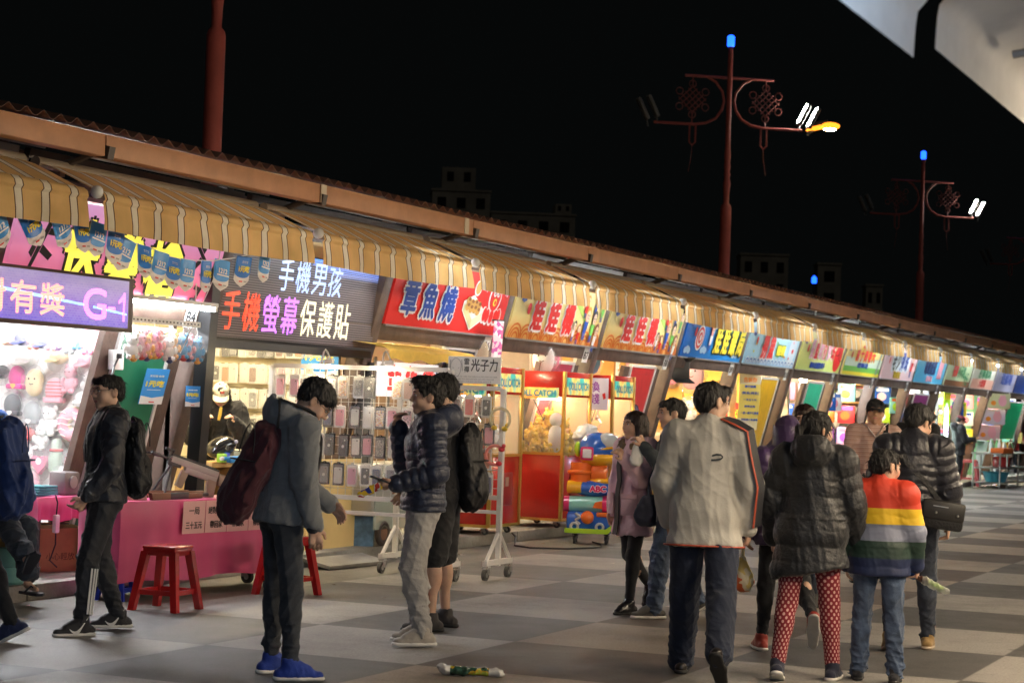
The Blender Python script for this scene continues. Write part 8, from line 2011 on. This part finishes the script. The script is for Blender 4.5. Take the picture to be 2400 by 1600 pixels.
for i in range(5): goods('bag', ('cream', 'black', 'white', 'rose', 'cream')[i], placed(10, 2.75, .2+.36*i, 1.45), '%s bag, %s on the wall below the wooden shelf' % (('cream', 'black', 'white', 'rose', 'pale cream')[i], ORD[i]), 'bags below the wooden shelf', 1.6)
for j, c in enumerate((('#', pr_grn), ('#', pr_white), ('#', pr_pink))):
    t = thing('picture_mat', ('topmost', 'middle', 'lowest')[j]+' of three pink cartoon mats hung in front of the lilac stall', 'mat', placed(14, .6, -.75+.12*j, 2.05-.40*j), R(-30), 'mats in front of the lilac stall'); mb = MB(M('mat ground %d' % j, ((.6, .62, .35), (.7, .6, .72), (.75, .52, .55))[j], .6)); mb.box((0, 0, 0), (.85, .02, .38), bev=.006); s_ = mb.build('sheet', t); mb = MB(pr_pink); mb.recalc = False; disc(mb, .12, 0, .16, .13, -.013, pr_pink, 14); disc(mb, .06, .1, .05, .06, -.014, pr_pink, 10); disc(mb, .18, .1, .05, .06, -.014, pr_pink, 10); disc(mb, -.22, -.05, .1, .06, -.013, pr_org, 10); mb.build('print', s_)
# sliding glass front of the white lit stall
mb = MB(greysteel)
for q in (.1, .95, 1.8, 2.8): mb.box((q, -.2, 1.1), (.05, .05, 2.2))
mb.build('door_frame', STALLS[12]); mb = MB(M('shop glass', (.8, .9, .88), .05, alpha=.25)); mb.box((1.4, -.2, 1.1), (2.6, .01, 2.1)); mb.build('glass_front', STALLS[12])
t = thing('neon_tube', 'upright pale green lamp at the glass front of the white lit stall', 'lamp', placed(12, 1.9, -.4, 1.1)); mb = MB(M('greenish tube', (.75, 1., .88), .4, emit=14)); mb.cyl((0, 0, -.7), (0, 0, .7), .03, n=8); mb.build('tube', t); mb = MB(greysteel); mb.box((0, .05, 0), (.1, .03, 1.5)); mb.build('backing', t)

# far garment stand, steel table with drinks
gs = thing('garment_stand', 'white garment stand with a round foot and hanging clothes near the maroon cap', 'garment stand', (40.2, 8.95, 0), R(-50)); mb = MB(white_m); mb.cyl((0, 0, .05), (0, 0, 1.32), .025, n=10); mb.build('pole', gs); mb = MB(white_m); mb.lathe([(.34, 0), (.33, .04), (.1, .07), (0, .075)], n=18); mb.build('foot', gs); mb = MB(metal_m); mb.cyl((-.75, 0, 1.30), (.3, 0, 1.30), .018, n=8); [mb.ball((-.72+.08*i, -.01, 1.27), .022, u=6, v=5) for i in range(10)]; mb.build('rail', gs)
for i, (x, c, h_) in enumerate(((-.62, (.05, .06, .12), .8), (-.42, (.03, .18, .60), 1.0), (-.24, (.6, .58, .52), .9), (-.02, (.04, .3, .3), .7), (.12, (.62, .6, .55), 1.05))):
    t = thing('hanging_garment', '%s garment hanging on the white garment stand' % ('dark navy', 'bright blue', 'off white', 'teal patterned', 'pale long')[i], 'garment', (40.2+x*math.cos(R(-50)), 8.95+x*math.sin(R(-50)), 1.24), R(-50), 'garments on the white stand'); m_ = cloth('garment %d' % i, c); mb = MB(m_); A = []
    for j in range(6):
        z = -h_*j/5; wd = .06+.05*min(1, j/2); A.append([mb.v((wd*(k/6-.5)*2, -.02*math.sin(k*1.4+j*.3), z)) for k in range(7)])
    for j in range(5):
        for k in range(6): mb.face([A[j][k], A[j][k+1], A[j+1][k+1], A[j+1][k]])
    mb.build('cloth', t); mb = MB(metal_m); mb.tube([(0, 0, .05), (.01, 0, .02), (-.05, 0, 0), (.05, 0, 0)], .006, 4); mb.build('hanger', t)
tt = thing('steel_table', 'steel table with drink bottles and shelves at the far right edge', 'table', (46.4, 8.25, 0), R(-3)); stl = M('stainless', (.45, .47, .47), .35, .7)
mb = MB(stl); mb.box((1.6, .35, .80), (3.2, .7, .03)); mb.build('table_top', tt); mb = MB(M('orange tray', (.75, .16, .02), .5)); mb.box((.55, .12, .87), (1.0, .3, .12), bev=.01); mb.build('tray', tt)
for z in (.46, .12): mb = MB(stl); mb.box((1.6, .35, z), (3.15, .65, .025)); mb.build('shelf', tt)
for x in (.04, .75, 1.9, 3.16):
    for y in (.04, .66): mb = MB(stl); mb.cyl((x, y, 0), (x, y, .79), .022, n=8); mb.build('leg', tt)
GB = 'drink bottles on the steel table'; r2 = random.Random(2)
for i in range(14):
    c = ('clear', 'green', 'clear', 'amber', 'green', 'clear', 'clear', 'clear', 'clear', 'clear', 'yellow', 'dark', 'clear', 'green')[i]; m_ = M('bottle '+c, {'clear': (.6, .68, .68), 'green': (.2, .5, .25), 'amber': (.55, .32, .05), 'yellow': (.6, .5, .05), 'dark': (.1, .08, .07)}[c], .15)
    t = thing('drink_bottle', '%s drink bottle, %s from the left on the steel table' % (c, ORD[i]), 'bottle', (46.9+.17*i, 8.5+r2.uniform(-.05, .1), .816), 0, GB); s_ = .32 if i < 5 else .24; mb = MB(m_); mb.lathe([(.04, 0), (.045, .01), (.045, s_*.62), (.018, s_*.85), (.018, s_*.93)], n=12); mb.build('body', t); mb = MB(pr_white if i % 3 else pr_grn); mb.cyl((0, 0, s_*.93), (0, 0, s_), .02, n=10); mb.build('lid', t)
t = thing('blue_basin', 'light blue plastic basin on the bottom shelf of the steel table', 'basin', (47.1, 8.5, .135)); mb = MB(M('sky blue plastic', (.08, .42, .58), .35)); mb.lathe([(.22, 0), (.3, .22), (.32, .23), (.29, .22), (.21, .02), (0, .02)], n=18); mb.build('bowl', t); mb = MB(MATS['sky blue plastic']); mb.torus((0, 0, .225), .315, .012, 20, 6, rot=RX(math.pi/2)); mb.build('rim', t); t.name = 'plastic_basin'
t = thing('red_crate', 'red crate behind the blue basin', 'crate', (47.9, 8.5, .475)); mb = MB(redp); mb.box((0, 0, .11), (.5, .36, .22), bev=.02); mb.build('body', t); mb = MB(redp); mb.box((0, 0, .225), (.53, .39, .02), bev=.006); mb.build('rim', t); t.name = 'plastic_crate'

# ---------- litter on the paving ----------
def scrap(label, x, y, s, m, seed, cat='litter'):
    r = random.Random(seed); mb = MB(m); mb.face([mb.v((s*(.6+.4*r.random())*math.cos(a), s*.6*math.sin(a), .006+.012*r.random())) for a in [2*math.pi*i/7 for i in range(7)]]); o = mb.build('paper_scrap', None, (x, y, 0)); o.rotation_euler.z = r.random()*6; tag(o, label, cat)
pale = M('scrap pale', (.55, .5, .42), .7); brn_s = M('leaf brown', (.16, .09, .04), .7)
for i, (x, y, s, m, lb) in enumerate(((17.6, 8.62, .06, pale, 'pale paper scrap at the kerb below the narrow rack'), (18.4, 8.66, .06, pale, 'pale paper scrap at the kerb, farther one'), (16.3, 8.1, .05, pale, 'curled pale scrap beside the wheel of the wide rack'), (20.6, 8.7, .05, brn_s, 'brown leaf at the kerb under the claw machines'), (14.6, 8.05, .04, brn_s, 'brown leaf on the lit paving by the wide rack'), (13.9, 7.2, .03, brn_s, 'small brown leaf on the paving between the two young men'), (10.9, 8.35, .06, brn_s, 'crumpled brown leaf near the left edge'), (11.6, 8.85, .03, pr_pink, 'tiny pink scrap by the kerb at the left'), (12.3, 7.25, .035, brn_s, 'dry leaf near the red stool'), (18.6, 7.1, .04, pale, 'pale scrap out on the middle of the paving'))): scrap(lb, x, y, s, m, i)
t = thing('snack_wrapper', 'crumpled green and white snack wrapper lying on the paving in front', 'litter', (10.36, 4.80, 0), R(-70)); F = Field(); F.cap((-.13, 0, .03), (.16, .01, .025), .055, .045, .02, (V3(0, 0, 1), .55)); F.cap((-.17, .02, .05), (-.13, 0, .03), .025, .03, .02)
def wrapmat():
    m, nt, b = newmat('wrapper print', .25); x, y, z = objxyz(nt); tc = nt.nodes.new('ShaderNodeTexCoord'); n = nt.nodes.new('ShaderNodeTexNoise'); n.inputs['Scale'].default_value = 16; nt.links.new(tc.outputs['Object'], n.inputs['Vector'])
    a = ramp(nt, n.outputs[0], [(0, (.02, .05, .03)), (.45, (.03, .09, .06)), (.55, (.55, .35, .03)), (.62, (.35, .45, .05))]); f = math_(nt, 'LESS_THAN', math_(nt, 'ABSOLUTE', x), .11); nt.links.new(mixc(nt, f, (.62, .62, .60), a), b.inputs['Base Color']); return m
v, q = F.mesh(.006, folds(9, .016, 28)); mesh_obj('packet', v, q, wrapmat(), t)
